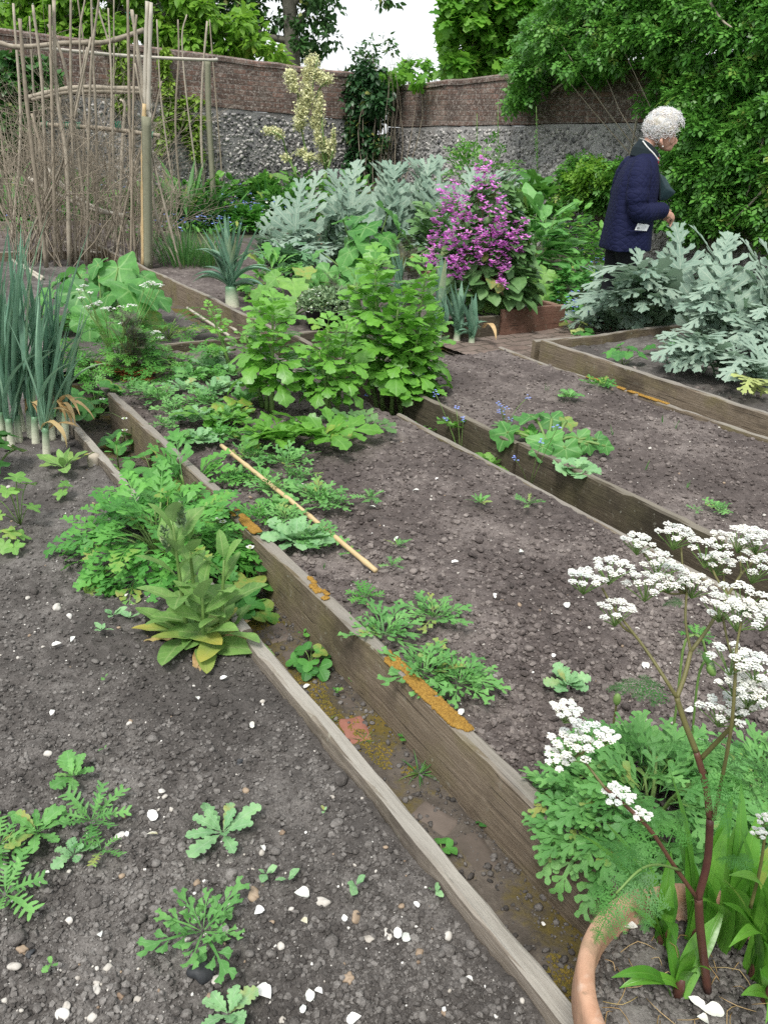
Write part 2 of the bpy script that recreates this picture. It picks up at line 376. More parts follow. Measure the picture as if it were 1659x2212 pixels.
M['soilA'] = soilmat('front_bed_soil', (.033, .030, .028), (.095, .087, .081), (.26, .245, .23))
M['soilB'] = soilmat('brown_bed_soil', (.034, .028, .026), (.108, .091, .085), (.29, .255, .235))
def shankmat():
    m, n, out = nt_new('leek_shank'); a = nd(n, 'ShaderNodeAttribute', attribute_name='lf'); t = nd(n, 'ShaderNodeSeparateXYZ', {0: a.outputs['Vector']}).outputs[0]; nz = noise(n, wpos(n), 40, 4)
    tt = math_(n, 'ADD', t, math_(n, 'MULTIPLY', nz, .35)); col = mixc(n, ramp(n, tt, .35, 1.15), (.60, .60, .47), (.085, .2, .10)); col = mixc(n, ramp(n, tt, .34, .18, 0, .85), col, (.10, .085, .07))
    s = nd(n, 'ShaderNodeBsdfPrincipled', {'Base Color': col, 'Roughness': .45, 'Normal': bump(n, nz, .4, .006)}); n.links.new(s.outputs[0], out.inputs[0]); return m
M['pale'] = shankmat()
def woodmat(name, c1, c2, c3, algae=(.10, .10, .035), am=.5, top=None):
    m, n, out = nt_new(name)
    v = obj_co(n, 1.5, 40, 40); g1 = noise(n, v, 3., 6, .65); v2 = obj_co(n, 6, 160, 160); g2 = noise(n, v2, 3., 3)
    o = obj_co(n); bl = noise(n, o, 5, 4)
    col = mixc(n, ramp(n, g1, .32, .68), c1, c2); col = mixc(n, ramp(n, g2, .55, .75, 0, .6), col, c3)
    col = mixc(n, ramp(n, bl, .45, .68, 0, am), col, algae)
    st_ = noise(n, o, 2.2, 5, .7); col = mixc(n, ramp(n, st_, .53, .66, 0, .65), col, tuple(x * .45 for x in c1)); cr = noise(n, obj_co(n, .8, 55, 55), 3., 2, .5); col = mixc(n, ramp(n, cr, .655, .685, 0, .85), col, (.02, .016, .012)); li = noise(n, o, 38, 3, .6); col = mixc(n, math_(n, 'MULTIPLY', ramp(n, li, .62, .7, 0, .7), ramp(n, bl, .4, .6)), col, (.33, .33, .27))
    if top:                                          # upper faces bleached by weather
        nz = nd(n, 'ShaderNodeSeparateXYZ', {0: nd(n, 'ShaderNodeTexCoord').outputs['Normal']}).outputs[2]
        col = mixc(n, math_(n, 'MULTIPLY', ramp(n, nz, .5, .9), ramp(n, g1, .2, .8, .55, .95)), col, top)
    h = math_(n, 'ADD', math_(n, 'MULTIPLY', g1, .6), math_(n, 'MULTIPLY', g2, .5))
    s = nd(n, 'ShaderNodeBsdfPrincipled', {'Base Color': col, 'Roughness': .85, 'Specular IOR Level': .25, 'Normal': bump(n, h, .6, .006)})
    n.links.new(s.outputs[0], out.inputs[0]); return m
M['plank'] = woodmat('weathered_plank', (.11, .085, .06), (.215, .172, .125), (.31, .265, .21), (.155, .135, .06), .7, (.25, .235, .21))
M['plankgrey'] = woodmat('silvered_plank', (.15, .125, .10), (.27, .235, .195), (.36, .335, .30), (.14, .12, .07), .3, (.33, .315, .28))
M['plankdark'] = woodmat('dark_plank', (.045, .037, .026), (.10, .082, .058), (.18, .155, .11), (.09, .085, .04), .4, (.21, .19, .155))
M['plankred'] = woodmat('reddish_plank', (.13, .065, .045), (.21, .115, .085), (.26, .16, .12), (.10, .07, .04), .3, (.25, .17, .13))
# ------------------------------------------------------------------ world, sun, camera
W = bpy.data.worlds.new('World'); SC.world = W; W.use_nodes = True
n = W.node_tree; n.nodes.clear()
SUN_EL, SUN_AZ = radians(58), radians(200)
sky = nd(n, 'ShaderNodeTexSky', sky_type='NISHITA', sun_disc=False, sun_elevation=SUN_EL, sun_rotation=SUN_AZ, air_density=1., dust_density=3., ozone_density=1.)
hs = nd(n, 'ShaderNodeHueSaturation', {'Saturation': .22, 'Color': sky.outputs[0]})
cl = mixc(n, .55, hs.outputs[0], (10.2, 10.6, 10.8))           # a bright, even cloud layer over the sky
bg = nd(n, 'ShaderNodeBackground', {'Color': cl, 'Strength': .1})
wo = nd(n, 'ShaderNodeOutputWorld'); n.links.new(bg.outputs[0], wo.inputs[0])
sun = bpy.data.lights.new('Sun', 'SUN'); sun.energy = 2.2; sun.angle = radians(14); sun.color = (1, .96, .9)
so = bpy.data.objects.new('Sun', sun); COL.objects.link(so)
so.rotation_euler = (pi / 2 - SUN_EL, 0, pi - SUN_AZ)
cam = bpy.data.cameras.new('Camera'); co = bpy.data.objects.new('Camera', cam); COL.objects.link(co); SC.camera = co
cam.sensor_fit = 'VERTICAL'; cam.sensor_height = 36; cam.lens = 36 * F / 2212; cam.clip_end = 800; cam.clip_start = .02
from mathutils import Matrix
rx = np.array([1., 0, 0]); Rm = Matrix(((1, 0, 0), (0, C_UP[1], -C_FW[1]), (0, C_UP[2], -C_FW[2]))).to_4x4()
co.matrix_world = Matrix.Translation((0, 0, EYE)) @ Rm @ Matrix.Rotation(ROLL, 4, 'Z')
SC.view_settings.view_transform = 'Standard'; SC.view_settings.look = 'None'; SC.view_settings.exposure = 0.68; SC.view_settings.gamma = 1
SC.cycles.use_denoising = False; SC.cycles.max_bounces = 6; SC.cycles.diffuse_bounces = 3; SC.cycles.transmission_bounces = 3; SC.cycles.transparent_max_bounces = 4
SC.cycles.caustics_reflective = False; SC.cycles.caustics_refractive = False
def proj(P):
    P = np.asarray(P, float) - EYEP; d = P @ C_FW; x = P[..., 0] / d; y = -(P @ C_UP) / d
    return CX + F * (x * cos(ROLL) - y * sin(ROLL)), CY + F * (x * sin(ROLL) + y * cos(ROLL)), d
# ------------------------------------------------------------------ soil
BEDS = [  # s0, s1, t0, t1, z, material, clod look
    (-.6, 4.43, -4., .672, .062, 'soilA', 1.), (-.5, 4.42, .908, 1.972, .128, 'soilB', .8), (-.5, 3.74, 2.205, 3.30, .128, 'soilB', .8),
    (-.5, 3.6, 3.50, 6.2, .13, 'soilA', .8), (4.48, 9.2, 2.20, 3.86, .13, 'soilB', .6), (4.47, 9.2, 3.86, 4.47, .15, 'soilA', .6), (4.48, 8.6, -4., 1.95, .06, 'soilA', .6),
    (8.75, 11.2, -4, 3.4, .10, 'soilB', .6)]
def bed_at(s, t):
    for i, b in enumerate(BEDS):
        if b[0] <= s <= b[1] and b[2] <= t <= b[3]: return i
    return None
def soil_h(s, t, amp=1.):
    h = .020 * (vn(s * 3.2, t * 3.2, 1) - .5) + .014 * (vn(s * 9, t * 9, 2) - .5) + amp * (.013 * (vn(s * 27, t * 27, 3) ** 2 - .3) + .010 * (vn(s * 60, t * 60, 4) ** 2 - .3) + .006 * (vn(s * 130, t * 130, 5) - .5))
    return h
def ground_z(p):
    s, t = to_st(p); i = bed_at(s, t)
    return 0.002 if i is None else BEDS[i][4] + float(soil_h(s, t)) * .8
def gz(u, v):                              # ground point under a photo position
    z = .06
    for _ in range(4):
        p = g(u, v, z); z = ground_z(p)
    p[2] = z; return p
def grid(name, s0, s1, t0, t1, z, res, mat, amp=1., hf=soil_h, kind='structure', skirt=.2):
    ns = max(2, int((s1 - s0) / res)); m_ = max(2, int((t1 - t0) / res))
    S, T = np.meshgrid(np.linspace(s0, s1, ns), np.linspace(t0, t1, m_), indexing='ij')
    Z = z + hf(S, T, amp)
    P = SD[None, None] * S[..., None] + TD[None, None] * T[..., None]
    V = np.concatenate([P, Z[..., None]], -1).reshape(-1, 3)
    i = np.arange(ns - 1)[:, None] * m_; j = np.arange(m_ - 1)[None]
    Fq = np.stack([i + j, i + m_ + j, i + m_ + j + 1, i + j + 1], -1).reshape(-1, 4)[:, ::-1]
    A = np.zeros((len(V), 3)); A[:, 2] = .3
    mb = MB(); mb.add(V, Fq, A)
    return build(mb, name, M[mat], kind=kind)
grid('soil_bed', -.25, 2.3, -1.7, .672, .062, .0075, 'soilA')
grid('soil_bed', 2.3, 4.43, -4., .672, .062, .017, 'soilA')
grid('soil_bed', -.6, 2.3, -4., -1.7, .062, .03, 'soilA')
grid('soil_bed', -.5, 2.6, .908, 1.972, .128, .009, 'soilB'); grid('soil_bed', 2.6, 4.42, .908, 1.972, .128, .015, 'soilB')
grid('soil_bed', -.5, 3.74, 2.205, 3.30, .128, .014, 'soilB')
grid('soil_bed', -.5, 3.6, 3.50, 6.2, .13, .03, 'soilA')
grid('soil_bed', 4.48, 9.2, 2.20, 3.86, .13, .03, 'soilB'); grid('soil_bed', 4.47, 9.2, 3.86, 4.47, .15, .03, 'soilA')
grid('soil_bed', 4.48, 8.6, -4., 1.95, .06, .035, 'soilA'); grid('soil_bed', 8.75, 11.2, -4, 3.4, .10, .04, 'soilB')
def scatter(N, pick=None, seed=1, vlo=480, vhi=2400):
    r = np.random.default_rng(seed); U = r.uniform(-250, 2150, N); V = vlo + (vhi + 150 - vlo) * r.random(N)
    out = []; idx = []
    z = .1; uu = U - CX; a = uu / F; b = (V - CY) / F
    x = a * cos(ROLL) + b * sin(ROLL); y = -a * sin(ROLL) + b * cos(ROLL)
    D = C_FW[None] + np.stack([x, 0 * x, 0 * x], -1) - C_UP[None] * y[:, None]
    P = EYEP + D * ((z - EYE) / D[:, 2])[:, None]
    S = P[:, :2] @ SD; T = P[:, :2] @ TD
    B = np.full(N, -1)
    for i, q in enumerate(BEDS): B[(S > q[0] + .01) & (S < q[1] - .01) & (T > q[2] + .01) & (T < q[3] - .012)] = i
    ok = B >= 0
    S, T, B, P = S[ok], T[ok], B[ok], P[ok]
    Z = np.array([q[4] for q in BEDS])[B] + soil_h(S, T)
    P = np.stack([SD[0] * S + TD[0] * T, SD[1] * S + TD[1] * T, Z], -1)
    return P, B, (P - EYEP) @ C_FW / F, r
def crumbs(name, N, seed, beds, mat, lo, hi, sub=1, flat=.75, sink=.25, minpx=.0, **kw):
    P, B, px, r = scatter(N, seed=seed); ok = np.isin(B, beds); P, px = P[ok], px[ok]
    den = (vn(P[:, 0] * 5 + 9, P[:, 1] * 5, seed) ** 2 * 1.5 + .12) if name == 'gravel' else vn(P[:, 0] * 5 + 9, P[:, 1] * 5, seed) + .45; ok = r.random(len(P)) < den; P, px = P[ok], px[ok]
    R = lo * (hi / lo) ** (r.random(len(P)) ** 2.6); R = np.maximum(R, minpx * px)
    P = P.copy(); P[:, 2] += R * (flat - sink)
    mb = MB(); lumps(mb, P, R, sub, .33, flat, rng=r); return build(mb, name, M[mat], kind='stuff', smooth=sub > 1, **kw)
crumbs('soil_crumbs', 150000, 11, [0], 'soilA', .0013, .0066, 1, label='dark crumbs of earth covering the front bed', cat='soil crumbs')
crumbs('soil_crumbs', 1300, 12, [0], 'soilA', .005, .013, 2, .7, .3, label='larger dark lumps of earth in the front bed', cat='soil crumbs')
crumbs('soil_crumbs', 115000, 13, [1, 2], 'soilB', .0024, .0105, 1, minpx=2.0, label='brown crumbs of earth covering the middle beds', cat='soil crumbs')
crumbs('soil_crumbs', 4000, 14, [1, 2], 'soilB', .005, .013, 2, .7, .3, label='larger brown lumps of earth in the middle beds', cat='soil crumbs')
crumbs('soil_crumbs', 16000, 15, [3, 4, 5, 6, 7], 'soilB', .005, .014, 1, minpx=2.2, label='brown crumbs of earth in the far beds', cat='soil crumbs')
crumbs('gravel', 3400, 21, [0, 1, 2, 3, 4], 'chalk', .0010, .0038, 1, .8, .2, minpx=.8, label='tiny white chalk chips strewn over the soil', cat='gravel')
crumbs('gravel', 1500, 22, [0, 1, 2, 3], 'stone', .002, .008, 2, .75, .2, minpx=.9, label='small pale pebbles strewn over the soil', cat='gravel')
crumbs('gravel', 700, 23, [0, 1, 2, 3], 'tanst', .002, .008, 2, .75, .2, minpx=.9, label='small brown pebbles strewn over the soil', cat='gravel')
# ------------------------------------------------------------------ ground and paths
def pathmat(name, brick=False):
    m, n, out = nt_new(name); p = wpos(n)
    a = noise(n, p, 5, 5, .65); b = noise(n, p, 60, 5, .7); c = noise(n, p, 3.1, 4, .6)
    col = mixc(n, ramp(n, a, .35, .65), (.055, .047, .039), (.135, .115, .096)); col = mixc(n, ramp(n, b, .5, .8, 0, .6), col, (.21, .185, .16))
    if not brick:
        mv = math_(n, 'ADD', math_(n, 'MULTIPLY', c, .75), math_(n, 'MULTIPLY', b, .25))
        col = mixc(n, ramp(n, mv, .47, .56, 0, .9), col, (.11, .085, .02)); col = mixc(n, ramp(n, mv, .56, .64, 0, .85), col, (.19, .125, .025))
    else:
        mp = nd(n, 'ShaderNodeMapping', {'Vector': p, 'Rotation': (0, 0, radians(-33.8))})
        bt = nd(n, 'ShaderNodeTexBrick', {'Vector': mp.outputs[0], 'Color1': (.165, .125, .105, 1), 'Color2': (.22, .18, .155, 1), 'Mortar': (.09, .075, .06, 1), 'Scale': 1., 'Mortar Size': .008, 'Brick Width': .22, 'Row Height': .105})
        col = mixc(n, ramp(n, a, .52, .7, 0, .8), bt.outputs[0], (.075, .06, .05))
    s = nd(n, 'ShaderNodeBsdfPrincipled', {'Base Color': col, 'Roughness': .92, 'Specular IOR Level': .2, 'Normal': bump(n, math_(n, 'ADD', math_(n, 'MULTIPLY', a, .5), b), .6, .012)})
    n.links.new(s.outputs[0], out.inputs[0]); return m
M['path'] = pathmat('earth_path'); M['bpath'] = pathmat('brick_path', True)
def groundmat():
    m, n, out = nt_new('garden_earth'); p = wpos(n); a = noise(n, p, 1.3, 6, .7); b = noise(n, p, 25, 5, .7)
    col = mixc(n, ramp(n, a, .4, .6), (.045, .037, .03), (.05, .075, .025)); col = mixc(n, ramp(n, b, .4, .8, 0, .5), col, (.13, .11, .09))
    s = nd(n, 'ShaderNodeBsdfPrincipled', {'Base Color': col, 'Roughness': .95, 'Normal': bump(n, b, .6, .02)}); n.links.new(s.outputs[0], out.inputs[0]); return m
M['ground'] = groundmat()
mb = MB(); mb.add([[-300, -300, -.02], [300, -300, -.02], [300, 300, -.02], [-300, 300, -.02]], np.array([[0, 1, 2, 3]])); build(mb, 'ground', M['ground'], kind='structure')
ph = lambda S, T, amp: .014 * (vn(S * 7, T * 7, 31) - .5) + .008 * (vn(S * 25, T * 25, 32) - .5) + .004 * (vn(S * 90, T * 90, 33) - .5)
grid('path', -.2, 4.4, .66, .93, .0, .009, 'path', hf=ph); grid('path', -.5, 4.4, 1.965, 2.215, 0., .014, 'path', hf=ph)
grid('path', -.5, 4.4, 3.29, 3.51, 0., .02, 'path', hf=ph); grid('path', 3.72, 4.6, 3.28, 5.2, .03, .03, 'bpath', hf=ph); grid('path', 4.45, 8.7, 1.94, 2.21, 0, .03, 'path', hf=ph)
mb = MB()                                            # loose earth in the narrow paths
r = np.random.default_rng(5)
for (t0, t1, s1, N) in ((.70, .89, 4.3, 7000), (2.0, 2.18, 4.3, 900), (3.33, 3.47, 3.9, 500)):
    S = .1 + (s1 - .1) * r.random(N) ** 1.6; T = r.uniform(t0, t1, N)
    edge = np.abs((T - t0) / (t1 - t0) - .5) * 2; ok = r.random(N) < .15 + .85 * edge; S, T = S[ok], T[ok]
    Rr = .002 * 4 ** (r.random(len(S)) ** 2.5)
    lumps(mb, np.stack([SD[0] * S + TD[0] * T, SD[1] * S + TD[1] * T, ph(S, T, 1) + Rr * .4], -1), Rr, 1, rng=r)
build(mb, 'soil_crumbs', M['soilA'], kind='stuff', label='loose crumbs of earth along the narrow paths', cat='soil crumbs')
mb = MB(); r = np.random.default_rng(15); N = 26000; S = .1 + 2.3 * r.random(N); T = r.uniform(.695, .86, N); ok = (vn(S * 6, T * 14, 61) * .7 + vn(S * 22, T * 40, 62) * .3 + .25 * (.78 - T)) > .53; S, T = S[ok], T[ok]
lumps(mb, np.stack([SD[0] * S + TD[0] * T, SD[1] * S + TD[1] * T, ph(S, T, 1)], -1), r.uniform(.0012, .0034, len(S)), 1, rng=r); M['pmoss'] = plain('path_moss', (.075, .075, .015), (.24, .165, .035), .95, 14, .5, .004)
build(mb, 'moss', M['pmoss'], kind='stuff', label='olive and ochre moss covering parts of the narrow path', cat='moss')
# ------------------------------------------------------------------ plank edging
def plank(P0, P1, z0, z1, th, mat, label, group=None, seed=0, name='edging_board', warp=.006, parts=None):
    """board from P0 to P1 (xy of its near top edge line), local x along the board"""
    P0 = np.asarray(P0, float)[:2]; P1 = np.asarray(P1, float)[:2]; L = np.linalg.norm(P1 - P0); a = math.atan2(*(P1 - P0)[::-1])
    N = max(4, int(L / .04)); x = np.linspace(0, L, N); r = np.random.default_rng(seed); b = .005
    prof = np.array([[0, z0], [0, z1 - b], [b, z1], [th - b, z1], [th, z1 - b], [th, z0]])
    V = np.zeros((N, 6, 3)); V[..., 0] = x[:, None]; V[..., 1] = prof[None, :, 0]; V[..., 2] = prof[None, :, 1]
    V[..., 1] += (warp * (vn(x * 1.6, x * 0, seed + 50) - .5) * 2)[:, None]
    V[:, 1:5, 2] += (warp * 1.2 * (vn(x * 2.1, x * 0, seed + 51) - .5) * 2)[:, None]
    for k in range(6):
        V[:, k, 1] += .0025 * (vn(x * 14, x * 0 + k, seed + 52) - .5) * 2; V[:, k, 2] += (.003 if 0 < k < 5 else 0) * (vn(x * 16, x * 0 + k, seed + 53) - .5) * 2
    i = np.arange(N - 1)[:, None] * 6; j = np.arange(6)[None]; k = (j + 1) % 6
    fs = [np.stack([i + j, i + k, i + 6 + k, i + 6 + j], -1).reshape(-1, 4), np.arange(6)[None], ((N - 1) * 6 + np.arange(6)[::-1])[None]]
    m_ = MB(); m_.add(V.reshape(-1, 3), fs)
    ob = bpy.data.objects.new(name, m_.mesh(name, M[mat], (0, 0, 0), False)); COL.objects.link(ob)
    ob.location = (P0[0], P0[1], 0); ob.rotation_euler = (0, 0, a); tag(ob, label, 'edging board', group or 'wooden boards edging the beds'); return ob
S_ = lambda s, t: st(s, t)[:2]
PL = {}
# board A (thin, silvered), from the camera outwards; y of the plank points to the left of its run, so run towards -s
plank(S_(1.62, .672), S_(-.15, .672), -.02, .100, .034, 'plankgrey', 'thin silver grey board running from the foxglove clump to the bottom edge', seed=1, warp=.004)
plank(S_(3.58, .672), S_(1.66, .674), -.02, .098, .03, 'plankgrey', 'thin grey board beside the leeks, running to the feathery poppy clump', seed=2, warp=.005)
PL['B1'] = plank(S_(2.20, .870), S_(-.5, .878), -.03, .166, .036, 'plank', 'tall weathered plank with orange moss on its top beside the bamboo cane', seed=3, warp=.007)
PL['B2'] = plank(S_(3.62, .874), S_(2.36, .884), -.03, .170, .036, 'plank', 'tall grey brown plank behind the strawberry plants', seed=4, warp=.005)
plank(S_(2.9, 1.975), S_(-.5, 1.975), -.02, .134, .026, 'plank', 'low brown board between brown soil and the dark trench, behind white umbels', seed=5)
plank(S_(4.38, 2.178), S_(2.3, 2.178), -.03, .17, .032, 'plankdark', 'dark board behind the lovage and forget-me-nots', seed=6)
PL['C2'] = plank(S_(2.29, 2.178), S_(-.5, 2.178), -.03, .172, .034, 'plankdark', 'tall dark plank with a round knot facing the narrow trench', seed=7)
plank(S_(3.74, 3.295), S_(-.5, 3.33), -.02, .138, .026, 'plank', 'low pale board with yellow lichen in front of the tall right board', seed=8)
PL['D2'] = plank(S_(3.56, 3.465), S_(-.5, 3.48), -.02, .205, .036, 'plank', 'long brown plank holding the bed of silver cardoons', seed=9)
plank(S_(3.6, 3.47), S_(3.6, 4.9), -.02, .19, .03, 'plank', 'end board of the cardoon bed behind the nasturtium', seed=10)
plank(S_(4.45, 3.87), S_(4.45, 1.38), -.02, .168, .034, 'plankdark', 'dark cross board closing the lovage bed below the black pot', seed=11)
plank(S_(4.44, 4.50), S_(4.44, 3.885), -.02, .205, .04, 'plankred', 'reddish brown end board below the purple flowers', seed=12)
plank(S_(4.46, 4.50), S_(8.5, 4.50), -.02, .20, .04, 'plankred', 'side board of the purple flower bed beside the gravel walk', seed=13)
plank(S_(9.1, 2.165), S_(4.50, 2.165), -.02, .168, .034, 'plank', 'brown board from the bean frame post down to the large leek', seed=14)
plank(S_(8.72, 3.3), S_(8.72, -3.2), -.02, .13, .035, 'plank', 'board edging the far bed behind the hollyhock and bean frame', seed=15)
plank(S_(11.3, 3.3), S_(11.3, -3.2), -.02, .15, .035, 'plankgrey', 'farthest board at the back of the bean frame bed', seed=16)
# peg beside board A, knot on the front board
def peg(u, v, label):
    p = gz(u, v); mb = MB(); tube(mb, [p - [0, 0, .05], p + [0, 0, .035], p + [0, 0, .045], p + [0, 0, .047]], [.026, .025, .021, .004], 12); build(mb, 'wooden_peg', M['pole'], org=p, label=label, cat='peg')
peg(205, 1004, 'short round wooden peg against the thin grey board by the small foxglove')
# moss on the planks
def mosspatch(s0, s1, t, wd, z, mat, label, seed):
    r = np.random.default_rng(seed); mb = MB(); N = int((s1 - s0) * 9000 * wd / .03)
    S = r.uniform(s0, s1, N); T = t + wd * (r.random(N) ** 1.2); ok = vn(S * 28, T * 60, seed) > .34 + .5 * np.abs((S - (s0 + s1) / 2) / (s1 - s0)) ** 2; S, T = S[ok], T[ok]
    lumps(mb, np.stack([SD[0] * S + TD[0] * T, SD[1] * S + TD[1] * T, np.full(len(S), z)], -1), r.uniform(.002, .0058, len(S)), 1, rng=r)
    build(mb, 'moss_patch', M[mat], org=st((s0 + s1) / 2, t, z), label=label, cat='moss', kind='thing', group='moss patches on the boards')
mosspatch(.98, 1.3, .874, .032, .175, 'moss', 'long orange moss patch on the plank beside the nearest bed weeds', 1)
mosspatch(2.02, 2.2, .874, .03, .174, 'moss', 'orange moss patch on the plank end beside the white strawberry flower', 2)
mosspatch(1.58, 1.7, .880, .024, .174, 'moss', 'small orange moss patch on the plank near the cane tip', 3)
mosspatch(2.45, 3.0, 3.30, .024, .143, 'moss', 'yellow moss line on the low pale board before the cardoons', 4)
# bricks sunk in the path
def brick(u, v, l, w, rot, mat, label, z=.004, seed=0):
    p = g(u, v, z); r = np.random.default_rng(seed); c, s_ = cos(rot), sin(rot); ax = SD * c + TD * s_; ay = -SD * s_ + TD * c
    nx, ny = 14, 8; X, Y = np.meshgrid(np.linspace(-1, 1, nx), np.linspace(-1, 1, ny), indexing='ij')
    e = np.maximum(np.abs(X), np.abs(Y)); Z = z - .001 - .03 * np.clip(e - .8, 0, 1) ** 1.3 * 3 + .004 * (vn(X * 3 + seed, Y * 3, seed) - .5)
    Xw = X * l / 2 * (1 + .06 * (vn(Y * 2, X * 0 + seed, 3) - .5)); Yw = Y * w / 2 * (1 + .08 * (vn(X * 2, Y * 0 + seed, 4) - .5))
    V = np.concatenate([p[:2] + ax * Xw[..., None] + ay * Yw[..., None], Z[..., None]], -1).reshape(-1, 3)
    i = np.arange(nx - 1)[:, None] * ny; j = np.arange(ny - 1)[None]; mb = MB(); mb.add(V, np.stack([i + j, i + ny + j, i + ny + j + 1, i + j + 1], -1).reshape(-1, 4))
    build(mb, 'brick', M[mat], org=p, label=label, cat='brick', group='old bricks sunk in the narrow path')
M['brickr'] = plain('red_brick', (.22, .085, .06), (.34, .16, .12), .85, 35, .4); M['brickg'] = plain('dirty_brick', (.075, .062, .05), (.16, .13, .11), .9, 22, .5)
brick(768, 1573, .10, .07, .25, 'brickr', 'red brick lying bare in the mossy path', .006, 1)
brick(735, 1510, .09, .07, .1, 'brickg', 'dull grey brick just behind the red brick', .003, 2)
brick(940, 1765, .10, .065, -.3, 'brickg', 'rounded muddy brick in the path before the red brick', .004, 3)
brick(1030, 1835, .11, .07, .2, 'brickg', 'worn muddy brick beside the lower grey board', .004, 4)
brick(600, 1365, .1, .08, .1, 'brickg', 'dark brick in the path beside the foxglove clump', .003, 5)
brick(640, 1420, .09, .07, .3, 'brickg', 'flat dark brick under the path strawberry', .002, 6)
# ------------------------------------------------------------------ walls
def brickmat():
    m, n, out = nt_new('old_brickwork'); o = obj_co(n); sp = nd(n, 'ShaderNodeSeparateXYZ', {0: o}); wb = noise(n, o, 1.1, 3)
    v = nd(n, 'ShaderNodeCombineXYZ', {0: sp.outputs[0], 1: math_(n, 'ADD', sp.outputs[2], math_(n, 'MULTIPLY', wb, .03)), 2: 0.})
    bt = nd(n, 'ShaderNodeTexBrick', {'Vector': v.outputs[0], 'Color1': (.08, .048, .037, 1), 'Color2': (.22, .125, .095, 1), 'Mortar': (.15, .13, .115, 1), 'Scale': 1., 'Mortar Size': .009, 'Mortar Smooth': .3, 'Brick Width': .22, 'Row Height': .073, 'Bias': -.1})
    a = noise(n, o, 3, 5, .7); b = noise(n, o, 45, 4, .7); c = noise(n, o, 22, 3, .6)
    col = mixc(n, ramp(n, a, .38, .62, 0, .8), bt.outputs[0], (.075, .052, .042)); col = mixc(n, ramp(n, c, .52, .64, 0, .7), col, (.30, .255, .225)); w2 = noise(n, o, 1.7, 6, .75); col = mixc(n, ramp(n, w2, .52, .64, 0, .45), col, (.25, .21, .18)); col = mixc(n, ramp(n, w2, .42, .33, 0, .7), col, (.06, .05, .04))
    col = mixc(n, ramp(n, b, .58, .66, 0, .7), col, (.48, .45, .42))
    s = nd(n, 'ShaderNodeBsdfPrincipled', {'Base Color': col, 'Roughness': .9, 'Normal': bump(n, math_(n, 'ADD', math_(n, 'MULTIPLY', bt.outputs['Fac'], -1.), b), .7, .015)})
    n.links.new(s.outputs[0], out.inputs[0]); return m
def flintmat(pale):
    m, n, out = nt_new('flint_mortar'); o = obj_co(n); b = noise(n, o, 30, 5, .7); a = noise(n, o, 2, 4)
    col = mixc(n, ramp(n, b, .3, .7), tuple(.09 + pale * x for x in (.06, .06, .06)), tuple(.20 + pale * x for x in (.2, .19, .18)))
    col = mixc(n, ramp(n, a, .5, .7, 0, .6), col, (.10, .075, .06))
    s = nd(n, 'ShaderNodeBsdfPrincipled', {'Base Color': col, 'Roughness': .95, 'Normal': bump(n, b, .8, .02)}); n.links.new(s.outputs[0], out.inputs[0]); return m
M['brick'] = brickmat(); M['flintA'] = flintmat(.5); M['flintB'] = flintmat(1.35)
def flstone(name, dark):
    m, n, out = nt_new(name); p = wpos(n); a = nd(n, 'ShaderNodeAttribute', attribute_name='lf'); r = nd(n, 'ShaderNodeSeparateXYZ', {0: a.outputs['Vector']}).outputs[2]
    b = noise(n, p, 26, 4, .65); f = math_(n, 'ADD', math_(n, 'MULTIPLY', r, .75), math_(n, 'MULTIPLY', b, .5))
    col = mixc(n, ramp(n, f, .35 + dark, .95), (.045, .045, .05), (.50, .48, .455)); col = mixc(n, ramp(n, b, .6, .75, 0, .5), col, (.12, .11, .1))
    s = nd(n, 'ShaderNodeBsdfPrincipled', {'Base Color': col, 'Roughness': .6, 'Normal': bump(n, b, .4, .01)}); n.links.new(s.outputs[0], out.inputs[0]); return m
M['flstA'] = flstone('flint_nodules_dark', .0); M['flstB'] = flstone('flint_nodules_pale', -.15)
CORN = np.array([-.52, 15.6])
